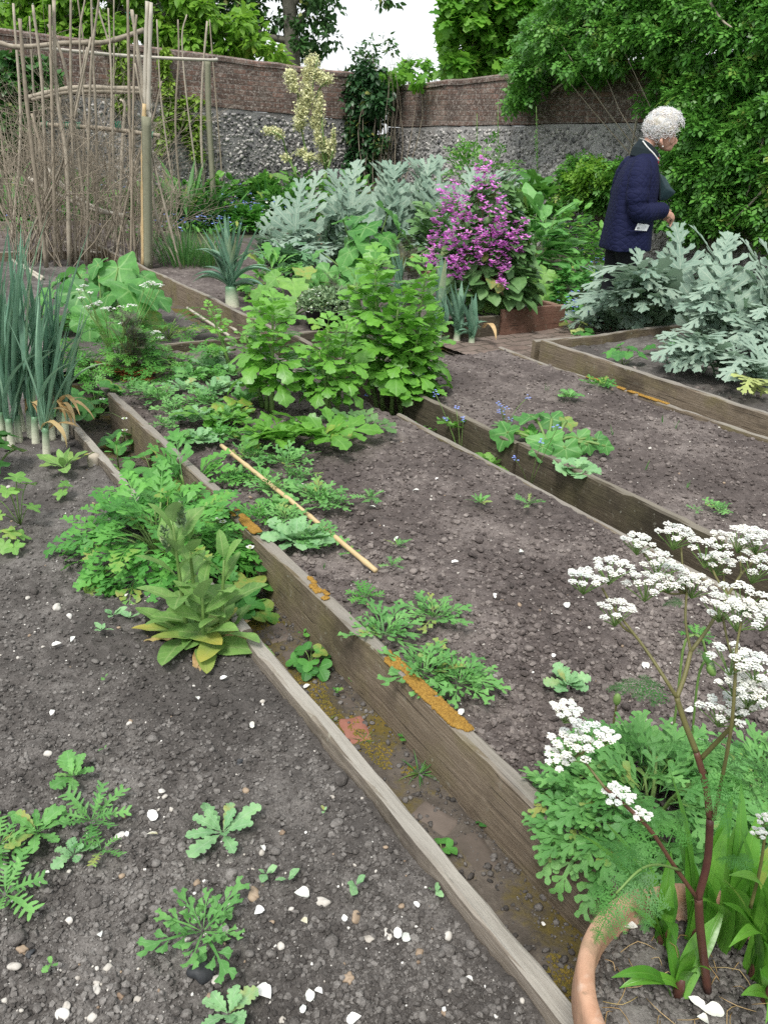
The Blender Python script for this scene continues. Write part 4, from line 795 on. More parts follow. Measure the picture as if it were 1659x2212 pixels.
# ------------------------------------------------------------------ middle bed weeds
for (u, v, ts, n_, L_, mat, lab, W_) in (
    (830, 1385, t_pinn, 14, 105, 'lobe', 'lobed poppy seedling hanging over the plank, farthest of the group by the long moss', .8),
    (935, 1345, t_pinn, 13, 95, 'lobe', 'lobed poppy seedling with bright centre behind the group by the long moss', .8),
    (915, 1468, t_pinn, 14, 110, 'lobe', 'lobed poppy seedling sprawling over the long moss patch', .8),
    (990, 1488, t_pinn, 16, 110, 'lobe', 'largest lobed poppy seedling, nearest of the group by the long moss', .85),
    (1222, 1490, t_opium, 13, 54, 'glauc', 'pale wavy rosette alone before the white umbels', 1.3),
    (640, 1178, t_opium, 26, 100, 'glauc', 'big pale poppy rosette between the plank and the bamboo cane', 1.1),
    (1232, 1092, t_opium, 16, 58, 'glauc', 'pale lettuce-like rosette at the edge of the trench', 1.4),
    (1052, 1020, t_opium, 18, 58, 'geran', 'yellow-green lettuce-like rosette beside the big round leaves', 1.1),
    (690, 1090, t_pinn, 12, 62, 'lobe', 'lobed seedling right of the bamboo cane', .9), (652, 1075, t_pinn, 9, 46, 'lobe', 'small lobed seedling crossing the bamboo cane', .9),
    (585, 1070, t_pinn, 12, 58, 'lobe', 'lobed seedling just left of the bamboo cane', .9), (598, 1108, t_opium, 10, 55, 'lobe', 'broad seedling under the bamboo cane', 1.1),
    (560, 1130, t_pinn, 12, 55, 'fern', 'thin-leaved seedling at the plank end behind the pale rosette', .9), (500, 1050, t_pinn, 9, 42, 'fern', 'small seedling near the tip of the cane', .9),
    (545, 1000, t_pinn, 13, 55, 'lobe', 'lobed seedling behind the far tip of the cane', .9), (620, 1010, t_pinn, 12, 60, 'lobe', 'lobed seedling under the lowest lovage leaves', .9), (535, 960, t_opium, 10, 45, 'lobe', 'seedling at the foot of the left lovage', 1.1),
    (430, 960, t_opium, 13, 52, 'glauc', 'upright pale seedling near the tall plank behind the cane', 1.), (388, 955, t_opium, 11, 50, 'lobe', 'seedling at the tall plank beside the upright pale one', 1.), (420, 915, t_opium, 14, 58, 'glauc', 'pale wavy rosette in the middle of the weedy patch', 1.), (345, 870, t_pinn, 14, 56, 'lobe', 'lobed seedling at the far end of the tall plank', .9), (375, 895, t_pinn, 11, 42, 'lobe', 'small seedling beside the tall plank', .9),
    (460, 860, t_opium, 13, 55, 'glauc', 'pale seedling left of the left lovage', 1.), (500, 915, t_opium, 12, 60, 'lobe', 'broad seedling before the left lovage', 1.1), (455, 805, t_opium, 14, 50, 'glauc', 'wavy seedling at the back of the weedy patch', 1.), (505, 815, t_opium, 12, 45, 'lobe', 'seedling below the cross board', 1.), (415, 825, t_opium, 11, 48, 'lobe', 'green seedling in front of the fern leaves', 1.), (520, 770, t_opium, 10, 36, 'glauc', 'small pale seedling against the cross board', 1.1), (475, 775, t_opium, 10, 36, 'glauc', 'small pale seedling against the cross board, left one', 1.1), (665, 800, t_opium, 12, 46, 'lobe', 'seedling between the two front lovage plants', 1.1), (655, 850, t_opium, 9, 40, 'lobe', 'seedling behind the low lovage leaves', 1.1), (600, 775, t_opium, 9, 38, 'glauc', 'pale seedling behind the left lovage', 1.1),
    (300, 850, t_pinn, 12, 44, 'lobe', 'lobed seedling at the very end of the tall plank beside the ferny leaves', 1.), (440, 880, t_pinn, 14, 50, 'lobe', 'lobed seedling between two pale rosettes in the weedy patch', 1.), (400, 850, t_opium, 12, 46, 'glauc', 'pale seedling behind the lobed ones in the weedy patch', 1.), (480, 950, t_pinn, 12, 48, 'fern', 'feathery seedling just behind the far tip of the cane', 1.),
    (530, 880, t_opium, 13, 52, 'lobe', 'broad seedling touching the left lovage stem', 1.), (490, 850, t_opium, 13, 50, 'glauc', 'pale seedling in the shade of the left lovage', 1.), (360, 930, t_pinn, 10, 38, 'lobe', 'lobed seedling hanging over the tall plank', 1.), (555, 1045, t_pinn, 12, 44, 'fern', 'feathery seedling at the middle of the cane', 1.), (520, 1035, t_opium, 9, 40, 'lobe', 'broad seedling left of the cane', 1.), (640, 1040, t_pinn, 11, 44, 'lobe', 'lobed seedling before the low bright lovage', 1.), (620, 1130, t_pinn, 12, 52, 'lobe', 'lobed seedling behind the big pale rosette', 1.), (690, 1180, t_pinn, 10, 60, 'lobe', 'lobed seedling right of the big pale rosette', 1.), (720, 1100, t_pinn, 10, 50, 'lobe', 'lobed seedling at the right end of the seedling row by the cane', 1.),
    (885, 945, t_pinn, 14, 46, 'fern', 'low feathery weed right of the tall lovage stems', 1.),
    (858, 1192, t_fox, 6, 34, 'lobe', 'narrow-leaved weed in the open brown soil', .8), (800, 1085, t_dand, 7, 38, 'lobe', 'thin weed in the middle of the brown soil', 1.2), (1035, 1095, t_fox, 9, 32, 'lobe', 'starry narrow-leaved weed in the brown soil', .9), (1140, 1098, t_dand, 7, 34, 'lobe', 'thin weed near the low board', 1.2), (845, 1232, t_dand, 5, 30, 'lobe', 'thin weed beside the near tip of the cane', 1.2), (755, 1205, t_dand, 4, 24, 'fern', 'tiny weed between the cane and the pale rosette', 1.2),
    (788, 1300, t_dand, 10, 42, 'fern', 'thin grey weed behind the hanging poppy seedlings', 1.2),
    (1228, 865, t_opium, 10, 34, 'lobe', 'pale rosette in the bed before the cardoons', 1.2), (1290, 838, t_pinn, 9, 34, 'fern', 'green weed by the low pale board', 1.), (1305, 836, t_opium, 7, 22, 'fern', 'smaller weed by the low pale board', 1.), (1548, 1110, t_pinn, 11, 30, 'lobe', 'weed behind the dark plank beside the white umbels', 1.1), (1500, 1112, t_dand, 5, 20, 'lobe', 'tiny weed near the dark plank', 1.), (1650, 955, t_opium, 9, 34, 'lobe', 'weed at the right edge before the low board', 1.),
    (1500, 1385, t_dand, 9, 40, 'fern', 'small green weed behind the umbel stems', 1.2)):
    big = L_ >= 85; n_ = int(n_ * 1.3); L_ *= .86 if big else 1.08
    R(lab, u, v, ts, n_, L_, mat, (.15, 1.15), (.2, .9), W=W_, parts=big, cat='poppy seedling' if big else 'weed', name='poppy_seedling' if big else 'weed')
for (u, v, lab) in ((1180, 845, 'first thin shoot'), (1430, 915, 'second thin shoot'), (1458, 925, 'shoot near the right board'), (1322, 940, 'thin shoot in mid bed'), (1392, 1015, 'shoot behind the dark plank'), (1482, 1055, 'straw coloured shoot'), (700, 1228, 'thin shoot')):
    tuft('%s, a small upright sprout in the brown soil' % lab, u, v, 3, 24, 'chive', 'sprout', 'sprout', 3, (1.2, 1.5), (0, .2), 1.4)
# bamboo cane lying on the soil
def rod(label, pts, rad, mat, name, cat, nodes=7, group=None, parent=None):
    P = spline(pts, 40); mb = MB(); R_ = np.full(40, rad); 
    for i in range(nodes): R_[int((i + .5) * 40 / nodes)] *= 1.22
    tube(mb, P, R_, 8); return build(mb, name, M[mat], parent, org=P[0] if parent is None else None, label=label, cat=cat, group=group)
a, b = gz(480, 994), gz(812, 1243); a[2] += .06; b[2] += .016
rod('yellow bamboo cane lying across the weeds on the brown bed', [a, (a + b) / 2 + [0, 0, .003], b], .0078, 'bamboo', 'bamboo_cane', 'cane')
# ------------------------------------------------------------------ lovage
def lovage(label, u, v, stems, seed=0):
    """stems: (tip u, tip v, leaf length, number of leaves, dy)"""
    r = np.random.default_rng(seed); p = gz(u, v); k = mpp(p); o = thing('lovage', label, 'lovage', p)
    for (tu, tv, Lp, n_, dy, low) in stems:
        tip = at(tu, tv, p[1] + dy); b = p + np.array([(tip[0] - p[0]) * .35, dy * .5, 0]); b[2] = p[2]; H = tip[2] - b[2]
        sp = spline([b, b * .55 + tip * .45 + [r.uniform(-.01, .01), 0, 0], tip], 12); ms = MB(); tube(ms, sp, np.linspace(.0125, .004, 12), 8); build(ms, 'stem', M['stem'], o)
        n_ = int(n_ * 1.2); f = low + (1 - low) * np.arange(n_) / (n_ - 1); az = np.arange(n_) * GA + r.uniform(-.4, .4, n_)
        for i in range(n_):
            q = sp[min(11, int(f[i] * 11))] + (sp[min(11, int(f[i] * 11) + 1)] - sp[min(11, int(f[i] * 11))]) * (f[i] * 11 % 1)
            L = Lp * .92 * k * (1.05 - .55 * f[i] ** 2) * r.uniform(.8, 1.1); mb = MB()
            put(mb, t_lov, q[None], az[i], .75 + .55 * f[i] ** 2 + r.uniform(-.15, .15), L, r, bend=2.35 - 1.2 * f[i], fold=-.1, wav=.025, roll=r.uniform(-.4, .4), W=1.02, rnd=np.clip(.25 + .55 * f[i] + r.uniform(-.2, .2), 0, 1)); build(mb, 'leaf', M['lovage'], o)
    return o, p, k
lovage('bushy lovage with a leafy tower in front of the cross board, leftmost', 585, 893, ((590, 668, 118, 24, 0., .25), (560, 745, 90, 9, .05, .4), (530, 720, 80, 8, .12, .55)), 1)
lovage('narrow lovage plant standing between two larger ones', 715, 905, ((708, 712, 100, 17, .05, .25), (750, 700, 95, 12, .15, .3), (690, 760, 90, 8, 0, .3)), 2)
lovage('tallest lovage with several towers reaching the purple flowers', 845, 905, ((810, 570, 128, 24, .12, .3), (920, 592, 112, 24, .1, .3), (860, 660, 130, 16, .0, .35), (770, 610, 110, 15, .15, .4), (905, 720, 115, 14, -.05, .3), (940, 690, 100, 10, .1, .5)), 3)
lovage('slim lovage sprig leaning left over the cross board', 520, 815, ((452, 665, 58, 13, .15, .35), (548, 690, 55, 7, .15, .5)), 4)
R('low dark lovage leaves drooping onto the brown soil', 690, 960, t_lov, 9, 135, 'lovage', (.5, 1.1), (1.4, 2.1), parts=True, cat='lovage', name='lovage', wav=.05)
R('low bright lovage shoots beside the drooping dark leaves', 595, 965, t_lov, 10, 115, 'lovage', (.6, 1.2), (1.2, 2.), parts=True, cat='lovage', name='lovage', wav=.05)
R('pale lovage leaves among the weeds left of the lovage tower', 480, 925, t_lov, 7, 100, 'lovage', (.5, 1.1), (1.2, 1.8), parts=True, cat='lovage', name='lovage')
R('low lovage leaves creeping over the low board toward the trench', 900, 915, t_lov, 7, 105, 'lovage', (.25, .8), (.6, 1.3), parts=True, cat='lovage', name='lovage')
R('small lovage leaf standing in the trench by the dark plank', 985, 915, t_lov, 4, 60, 'lovage', (.9, 1.3), (.9, 1.5), cat='lovage', name='lovage', lift=.08)
R('parsnip-like leaves at the foot of the tallest lovage', 795, 930, t_lov, 6, 90, 'honl', (.3, .9), (.9, 1.6), cat='lovage', name='lovage', W=.8)
# ------------------------------------------------------------------ mallow in the trench, forget-me-nots
R('narrow dark weed in the trench between the mallow rosettes', 1140, 1020, t_fox, 12, 55, 'fern', (.4, 1.3), W=1.)
def forget(label, u, v, pts, seed=0, dy=0.):
    r = np.random.default_rng(seed); p = gz(u, v); o = thing('forget_me_not', label, 'forget-me-not', p); k = mpp(p); ms = MB()
    for (fu, fv) in pts:
        c = at(fu, fv, p[1] + dy + r.uniform(-.03, .03)); c[2] = max(c[2], p[2] + .03); tube(ms, spline([p, (p + c) / 2 + [0, 0, .02], c], 5), [.0014] * 5, 4); mb = MB(); N = 7
        for j in range(N): flower5(mb, (c + r.normal(0, 4.2 * k, 3) * [1, 1, .6])[None], r.uniform(-.1, .5), r.uniform(0, 6), 2.7 * k, r)
        build(mb, 'flower_cluster', M['blue'], o)
    mb = MB(); put(mb, t_fox, np.repeat(p[None], 8, 0), np.arange(8) * GA, .6, 34 * k, r, bend=.8); build(mb, 'foliage', M['honl'], o); build(ms, 'stem', M['stem'], o)
forget('forget-me-not with blue heads behind the mallow on the dark plank', 1090, 925, ((1075, 870), (1088, 878), (1082, 890), (1140, 858), (1102, 905)), 1)
forget('forget-me-not sprays over the dark plank right of the tall lovage', 1000, 935, ((940, 850), (962, 905), (1000, 905), (985, 880)), 2); forget('blue forget-me-nots at the right mallow rosette', 1150, 1000, ((1205, 922), (1168, 954), (1112, 992)), 3, -.1)
forget('blue forget-me-nots under the tallest lovage', 870, 860, ((840, 803), (850, 812), (865, 835), (905, 808), (790, 855)), 4)
# ------------------------------------------------------------------ leeks
def leek(label, u, v, tips, sw=11, seed=0, shank=70, group=None, Lw=1., z=None):
    r = np.random.default_rng(seed); p = gz(u, v); k = mpp(p); o = thing('leek', label, 'leek', p, group); c0 = tips[0]
    top = p + np.array([(at(*c0[:2], p[1])[0] - p[0]) * .12, 0, shank * vk(p)]); ms = MB(); tube(ms, spline([p - [0, 0, .02], (p + top) / 2, top], 8), np.linspace(sw * k, sw * .75 * k, 8), 8); build(ms, 'shank', M['pale'], o)
    for j, (tu, tv, bd) in enumerate(tips):
        e = at(tu, tv, p[1] + r.uniform(-.06, .06)); s0 = top - [0, 0, r.uniform(0, .4) * shank * k]; d = e - s0; L = np.linalg.norm(d); a = math.atan2(d[1], d[0]); el = math.asin(max(-1, min(1, d[2] / L)))
        if abs(d[0]) < .3 * L: a += r.uniform(-.6, .6)
        # chord rises at el: start steeper by half the bend
        mb = MB(); arc = (bd / 2) / max(.05, math.sin(bd / 2)) if bd > .1 else 1
        put(mb, t_blade, s0[None], a, el + bd / 2, L * arc, r, bend=bd, W=Lw * (9.5 * k) / (.05 * L), fold=.55, rnd=r.random() * .85 if tv < p[1] + 9e9 else 1); build(mb, 'leaf', M['leek'], o)
    return o, p, k
r = np.random.default_rng(77)
r_s = 0; LB = [(7, 945), (26, 962), (42, 955), (68, 944), (78, 958), (50, 932), (101, 982), (113, 948), (130, 936), (141, 950), (-12, 930), (15, 915), (90, 925)]
for i, (u, v) in enumerate(LB):
    tips = []
    for j in range(8):
        h = r.uniform(190, 400) if j < 6 else r.uniform(150, 250); tips.append((u + r.normal(0, 52) + (j % 2 * 2 - 1) * 15, v - 70 - h * (.8 if i in (6, 8, 9) else 1), r.uniform(.0, .35)))
    tips.append((u + r.uniform(45, 95), v - 70 - r.uniform(60, 160), 1.5)); 
    if i % 2: tips.append((u - r.uniform(45, 95), v - 70 - r.uniform(60, 190), 1.3))
    lab = ['leek second from the left edge', 'leek with white shank at the front of the row', 'leek just right of the two at the left edge', 'leek in the middle of the cluster', 'short-shanked leek in front of the middle ones', 'leek partly hidden in the middle of the cluster', 'leek with the whitest shank, nearest, above the young foxglove', 'leek behind the nearest one', 'thin leek close to the board', 'rightmost leek with withered leaves, by the thin grey board', 'leek cut by the left edge', 'leek at the back left of the cluster', 'leek at the back right of the cluster'][i]
    o, p, k = leek(lab + ', in the front bed', u, v, tips, 9 if i != 8 else 7, i, 58, 'leeks in the front bed', Lw=.85)
    if i in (3, 6, 8, 9):
        for j in range(3):
            mb = MB(); put(mb, t_blade, (p + [0, 0, r.uniform(40, 85) * k])[None], r.uniform(-1, 1), 1.2, r.uniform(90, 150) * k, r, bend=r.uniform(2.2, 3.2), W=1.2, wav=.1)
            build(mb, 'withered_leaf', M['tan'], o)
def bigleek(label, u, v, spread, h, n_, seed, sw=13, arch=5):
    r = np.random.default_rng(seed); tips = [(u + r.normal(0, spread * .45), v - h * r.uniform(.75, 1.02), r.uniform(0, .25)) for _ in range(n_)]
    tips += [(u + s_ * spread * r.uniform(.7, 1.1), v - h * r.uniform(.2, .65), r.uniform(1.2, 2.2)) for s_ in ([-1, 1] * arch)[:arch]]
    return leek(label, u, v, tips, sw, seed, h * .22, Lw=1.15)
bigleek('big leek with arching blue-green leaves standing by the diagonal board', 503, 664, 84, 200, 26, 5, 16, 12)
bigleek('leek at the corner of the far bed, left of the brown end board', 985, 745, 50, 140, 12, 6, 9, 6); bigleek('leek with folded yellowing leaf next to the brown end board', 1018, 750, 32, 115, 8, 7, 8, 5)
bigleek('leek rising behind the tallest lovage', 862, 690, 28, 165, 7, 8, 9, 3); bigleek('leek blades between the lovage and the honesty', 950, 705, 30, 150, 8, 9, 9, 3)
mb = MB(); p = gz(1040, 748); k = mpp(p); put(mb, t_blade, (p + [0, 0, 40 * k])[None], [-1.2], 1., 80 * k, r, bend=2.4, W=2.); build(mb, 'withered_leaf', M['tan'], org=p, label='orange withered leek leaf hanging at the brown end board', cat='leaf')
# ------------------------------------------------------------------ plants round the far cross board
def giant(label, u, v, leaves, mat, ts, name, cat, seed=0, stem='stem', base=None, extra=True):
    """big round leaves, each given by its centre in the photo: (u, v, radius, dy, tilt)"""
    r = np.random.default_rng(seed); p = gz(u, v); o = thing(name, label, cat, p); ms = MB()
    for (lu, lv, rad, dy, tilt) in leaves + [(q[0] + r.normal(0, q[2] * .7), q[1] + abs(r.normal(0, q[2] * .6)), q[2] * r.uniform(.6, 1.), q[3] + .06, q[4]) for q in leaves if extra]:
        c = at(lu, lv, p[1] + dy); k = mpp(c); a = -pi / 2 + np.clip(math.atan2(c[0] - p[0], .12), -1.2, 1.2) * .9 + r.uniform(-.3, .3)
        c[2] = max(c[2], p[2] + .05); b = p + np.array([r.normal(0, .02), r.normal(0, .02), -.01])
        s0 = c - np.array([cos(a), sin(a), 0]) * rad * k * .25
        tube(ms, spline([b, b * .4 + s0 * .6 + [0, 0, .03], s0], 7), [.006] * 7, 6); mb = MB()
        put(mb, ts, s0[None], a, -tilt - .3 + r.uniform(-.35, .25), rad * k * 1.5, r, cup=r.uniform(.0, .25), wav=.05, wf=5, roll=r.uniform(-.55, .55), bend=r.uniform(.3, .9), rnd=r.random()); build(mb, 'leaf', M[mat], o)
    build(ms, 'stem', M[stem], o); return o, p
r = np.random.default_rng(5)
giant('large round-leaved mallow growing out of the narrow trench beside the dark plank', 1175, 1040, [(1085, 945, 52, .06, .5), (1140, 902, 46, .15, .15), (1195, 908, 42, .15, .1), (1228, 912, 30, .12, .2), (1180, 985, 62, -.05, .6), (1165, 1010, 40, -.1, .5), (1252, 975, 44, .02, .5), (1220, 1018, 44, -.1, .8), (1288, 990, 30, .03, .5), (1268, 1012, 30, -.03, .6), (1303, 1018, 24, -.04, .8)], 'holly', t_mallow, 'mallow', 'mallow', 6, extra=False)
giant('giant round-leaved hollyhock clump in front of the bean frame', 232, 715, [(150, 585, 52, .05, .1), (205, 572, 40, .25, .1), (258, 582, 66, .2, .15), (120, 605, 45, -.05, .25), (165, 632, 62, -.2, .35), (290, 630, 72, -.25, .45), (345, 640, 55, .0, .5), (120, 690, 52, -.2, .6), (190, 690, 60, -.3, .6), (255, 700, 60, -.32, .7), (330, 695, 48, -.15, .6), (95, 640, 42, .1, .4), (230, 640, 60, .05, .3), (320, 600, 45, .2, .3), (180, 740, 45, -.1, .7), (300, 745, 45, -.1, .7)], 'holly', t_holly, 'hollyhock', 'hollyhock', 1)
giant('low mallow with veined leaves between the big leek and the black pot', 628, 690, [(555, 632, 36, 0, .3), (635, 612, 48, .05, .15), (610, 655, 46, -.15, .45), (690, 655, 34, -.1, .4), (590, 600, 35, .2, .2), (660, 585, 36, .25, .1), (560, 655, 34, -.1, .4)], 'geran', t_mallow, 'mallow', 'mallow', 2)
giant('tall mallow with large cupped leaves in front of the silver cardoon', 790, 640, [(735, 475, 34, 0, .0), (785, 492, 52, -.05, .2), (850, 462, 54, .05, .1), (880, 500, 48, -.05, .4), (800, 530, 54, -.15, .45), (840, 515, 42, -.1, .3), (745, 545, 50, -.1, .5), (700, 590, 44, 0, .7), (680, 610, 40, -.1, 1.), (770, 575, 50, -.2, .6), (820, 590, 46, -.2, .6), (730, 620, 40, -.2, .7), (765, 520, 40, .1, .4), (850, 550, 40, .1, .6)], 'holly', t_holly, 'mallow', 'mallow', 3)
giant('mallow leaves under the purple flowers beside the reddish end board', 1075, 715, [(1075, 655, 40, 0, .4), (1050, 690, 42, -.1, .5), (1100, 690, 34, -.05, .6), (1020, 640, 32, .1, .4), (1085, 720, 26, -.15, .9)], 'geran', t_mallow, 'mallow', 'mallow', 4)
giant('yellow-green mallow at the corner of the purple flower bed', 1195, 660, [(1175, 590, 30, 0, .4), (1200, 630, 38, -.1, .5), (1165, 640, 30, -.05, .7), (1205, 595, 26, .1, .2), (1215, 655, 24, -.1, .8), (1150, 600, 28, .1, .5)], 'geran', t_mallow, 'mallow', 'mallow', 5)
# white-flowered umbellifer, bronze fennel, ferny leaves left of the cross board
def umbel(mb_w, mb_s, c, R_, rng, up=.25, nu=13, nf=15, fr=.0026, dom=.35):
    """one compound umbel centred at c with radius R_; adds florets to mb_w and rays to mb_s"""
    foot = c - np.array([0, 0, R_ * .9]); k = np.arange(nu); q = np.sqrt((k + .3) / nu); a = k * GA + rng.uniform(0, 6)
    U = c + np.stack([np.cos(a) * q * R_, np.sin(a) * q * R_, R_ * dom * (1 - q * q) + rng.normal(0, R_ * .06, nu)], -1)
    for x in U:
        if rng.random() < .1: continue
        tube(mb_s, [foot, (foot + x) / 2 - [0, 0, R_ * .04], x - [0, 0, R_ * .16]], .0007, 4, False)
        j = np.arange(nf); qq = np.sqrt((j + .4) / nf); b = j * GA; rr = R_ * .215
        Pf = x + np.stack([np.cos(b) * qq * rr, np.sin(b) * qq * rr, rr * .55 * (1 - qq ** 2)], -1) + rng.normal(0, rr * .1, (nf, 3))
        for pet in range(4): place(mb_w, T_DIA, Pf, b + pet * 1.57 + rng.uniform(0, 1, nf), rng.uniform(-.1, .6, nf), fr * rng.uniform(.8, 1.3, nf), 2.2, rng=rng)
def cicely(label, u, v, heads, seed, leaves=40, mat='cicely', Lpx=80, h=120, name='sweet_cicely', cat='umbellifer', rx=75, bare=()):
    r = np.random.default_rng(seed); o, p, k = mound(label, u, v, rx, rx * .8, h, leaves, t_cic, Lpx, mat, cat, name, (.0, 1.0), seed=seed, stems=12)
    ms = MB()
    for i, (hu, hv, rad) in enumerate(heads):
        c = at(hu, hv, p[1] + r.uniform(-.1, .1)); R_ = rad * mpp(c); w = MB(); rs = MB(); umbel(w, rs, c, R_, r, nu=8, nf=8, fr=.004); f = build(w, 'flower_head', M['white'], o); build(rs, 'rays', M['stem'], f)
        tube(ms, spline([p, p * .55 + c * .45 + [r.uniform(-.03, .03), 0, 0], c - [0, 0, R_ * .8]], 8), np.linspace(.004, .002, 8), 5)
    build(ms, 'flower_stem', M['stem'], o); return o, p
cicely('white-flowered umbellifer in front of the hollyhock', 262, 800, [(172, 628, 9), (182, 619, 9), (176, 645, 9), (195, 634, 8), (238, 670, 14), (228, 668, 9), (285, 662, 12), (263, 664, 8), (310, 620, 12), (325, 612, 12), (345, 618, 11), (332, 616, 10), (266, 700, 8), (338, 720, 12), (346, 731, 9), (215, 655, 9), (205, 660, 10), (190, 665, 9)], 9, 46, Lpx=72, h=110)
mound('fern-like umbellifer leaves spreading before the cross board', 385, 805, 75, 60, 60, 40, t_cic, 80, 'cicely', 'umbellifer', 'sweet_cicely', (.0, .8), seed=5, stems=14)
mound('ferny leaves between the leeks and the strawberry plant', 205, 850, 70, 60, 70, 44, t_cic, 72, 'cicely', 'umbellifer', 'sweet_cicely', (.0, .9), seed=6, stems=14)
mound('ferny tuft beside the canes in front of the hollyhock', 365, 735, 45, 40, 70, 16, t_cic, 70, 'cicely', 'umbellifer', 'sweet_cicely', (.2, 1.1), seed=7, stems=10)
def fennel(label, u, v, h, w, N, seed, rust=False, mat='fennel', Lpx=40):
    r = np.random.default_rng(seed); p = gz(u, v); k = mpp(p); o = thing('fennel', label, 'fennel', p); ms = MB(); mb = MB()
    for i in range(7):
        top = p + np.array([r.normal(0, w * .3) * k, r.normal(0, .04), h * k * r.uniform(.55, .95)]); sp = spline([p, p * .5 + top * .5 + [r.normal(0, .01), 0, 0], top], 8); tube(ms, sp, np.linspace(.004, .0015, 8), 5)
        n_ = N // 7; q = sp[r.integers(2, 8, n_)]; put(mb, t_fine, q + r.normal(0, .012, (n_, 3)), r.uniform(0, 6.28, n_), r.uniform(.2, 1.2, n_), Lpx * k * r.uniform(.5, 1.1, n_), r, bend=r.uniform(-.2, .9, n_))
    build(mb, 'foliage', M[mat], o); build(ms, 'stem', M['brst'], o)
    if rust:
        mb = MB(); n_ = 40; put(mb, t_fine, np.repeat(p[None], n_, 0) + r.normal(0, .03, (n_, 3)) * [1, 1, .2], r.uniform(0, 6.28, n_), r.uniform(.05, .7, n_), 62 * k * r.uniform(.5, 1.1, n_), r, bend=.4); build(mb, 'withered_foliage', M['rust'], o)
fennel('smoky bronze fennel with rusty dead foliage at its base', 292, 812, 135, 55, 70, 2, True)
fennel('hazy bronze fennel beside the black pot', 742, 705, 110, 40, 50, 3); fennel('hazy bronze fennel behind the tallest lovage', 868, 660, 120, 45, 50, 4)
# thyme in a black pot
def lathe(mb, c, prof, n_=40, jit=0):
    th = np.arange(n_) * 2 * pi / n_; pr = np.array(prof); V = np.stack([pr[:, 0, None] * np.cos(th), pr[:, 0, None] * np.sin(th), np.repeat(pr[:, 1, None], n_, 1)], -1) + np.asarray(c)
    m_ = len(pr); i = np.arange(m_ - 1)[:, None] * n_; j = np.arange(n_)[None]; k = (j + 1) % n_; mb.add(V.reshape(-1, 3), np.stack([i + j, i + k, i + n_ + k, i + n_ + j], -1).reshape(-1, 4))
p = gz(705, 708); k = mpp(p); o = thing('plant_pot', 'black plastic pot standing on the soil with a dome of thyme', 'plant pot', p); mb = MB(); lathe(mb, p, [(.001, 0), (38 * k, 0), (47 * k, 42 * k), (51 * k, 43 * k), (51 * k, 50 * k), (46 * k, 50 * k), (45 * k, 42 * k), (.001, 40 * k)]); build(mb, 'pot_body', M['plas'], o)
p2 = p + [0, 0, 42 * k]; r = np.random.default_rng(1); o = thing('thyme', 'grey-green thyme cushion with tiny pale flowers in the black pot', 'thyme', p2); mb = MB(); N = 2600; d = r.normal(size=(N, 3)); d[:, 2] = np.abs(d[:, 2]); d /= np.linalg.norm(d, axis=1)[:, None]; Pp = p2 + d * [62 * k, 62 * k, 42 * k] * r.uniform(.6, 1.05, N)[:, None] ** .5
place(mb, T_DIA, Pp, r.uniform(0, 6.28, N), r.uniform(-.3, 1.3, N), 7 * k * r.uniform(.6, 1.4, N), 1.4, rng=r); build(mb, 'foliage', M['thyme'], o)
mb = MB(); N = 110; d = r.normal(size=(N, 3)); d[:, 2] = np.abs(d[:, 2]); d /= np.linalg.norm(d, axis=1)[:, None]; place(mb, T_DIA, p2 + d * [63 * k, 63 * k, 44 * k], r.uniform(0, 6.28, N), .3, 3.5 * k, 2.5, rng=r); build(mb, 'blossom', M['white'], o)
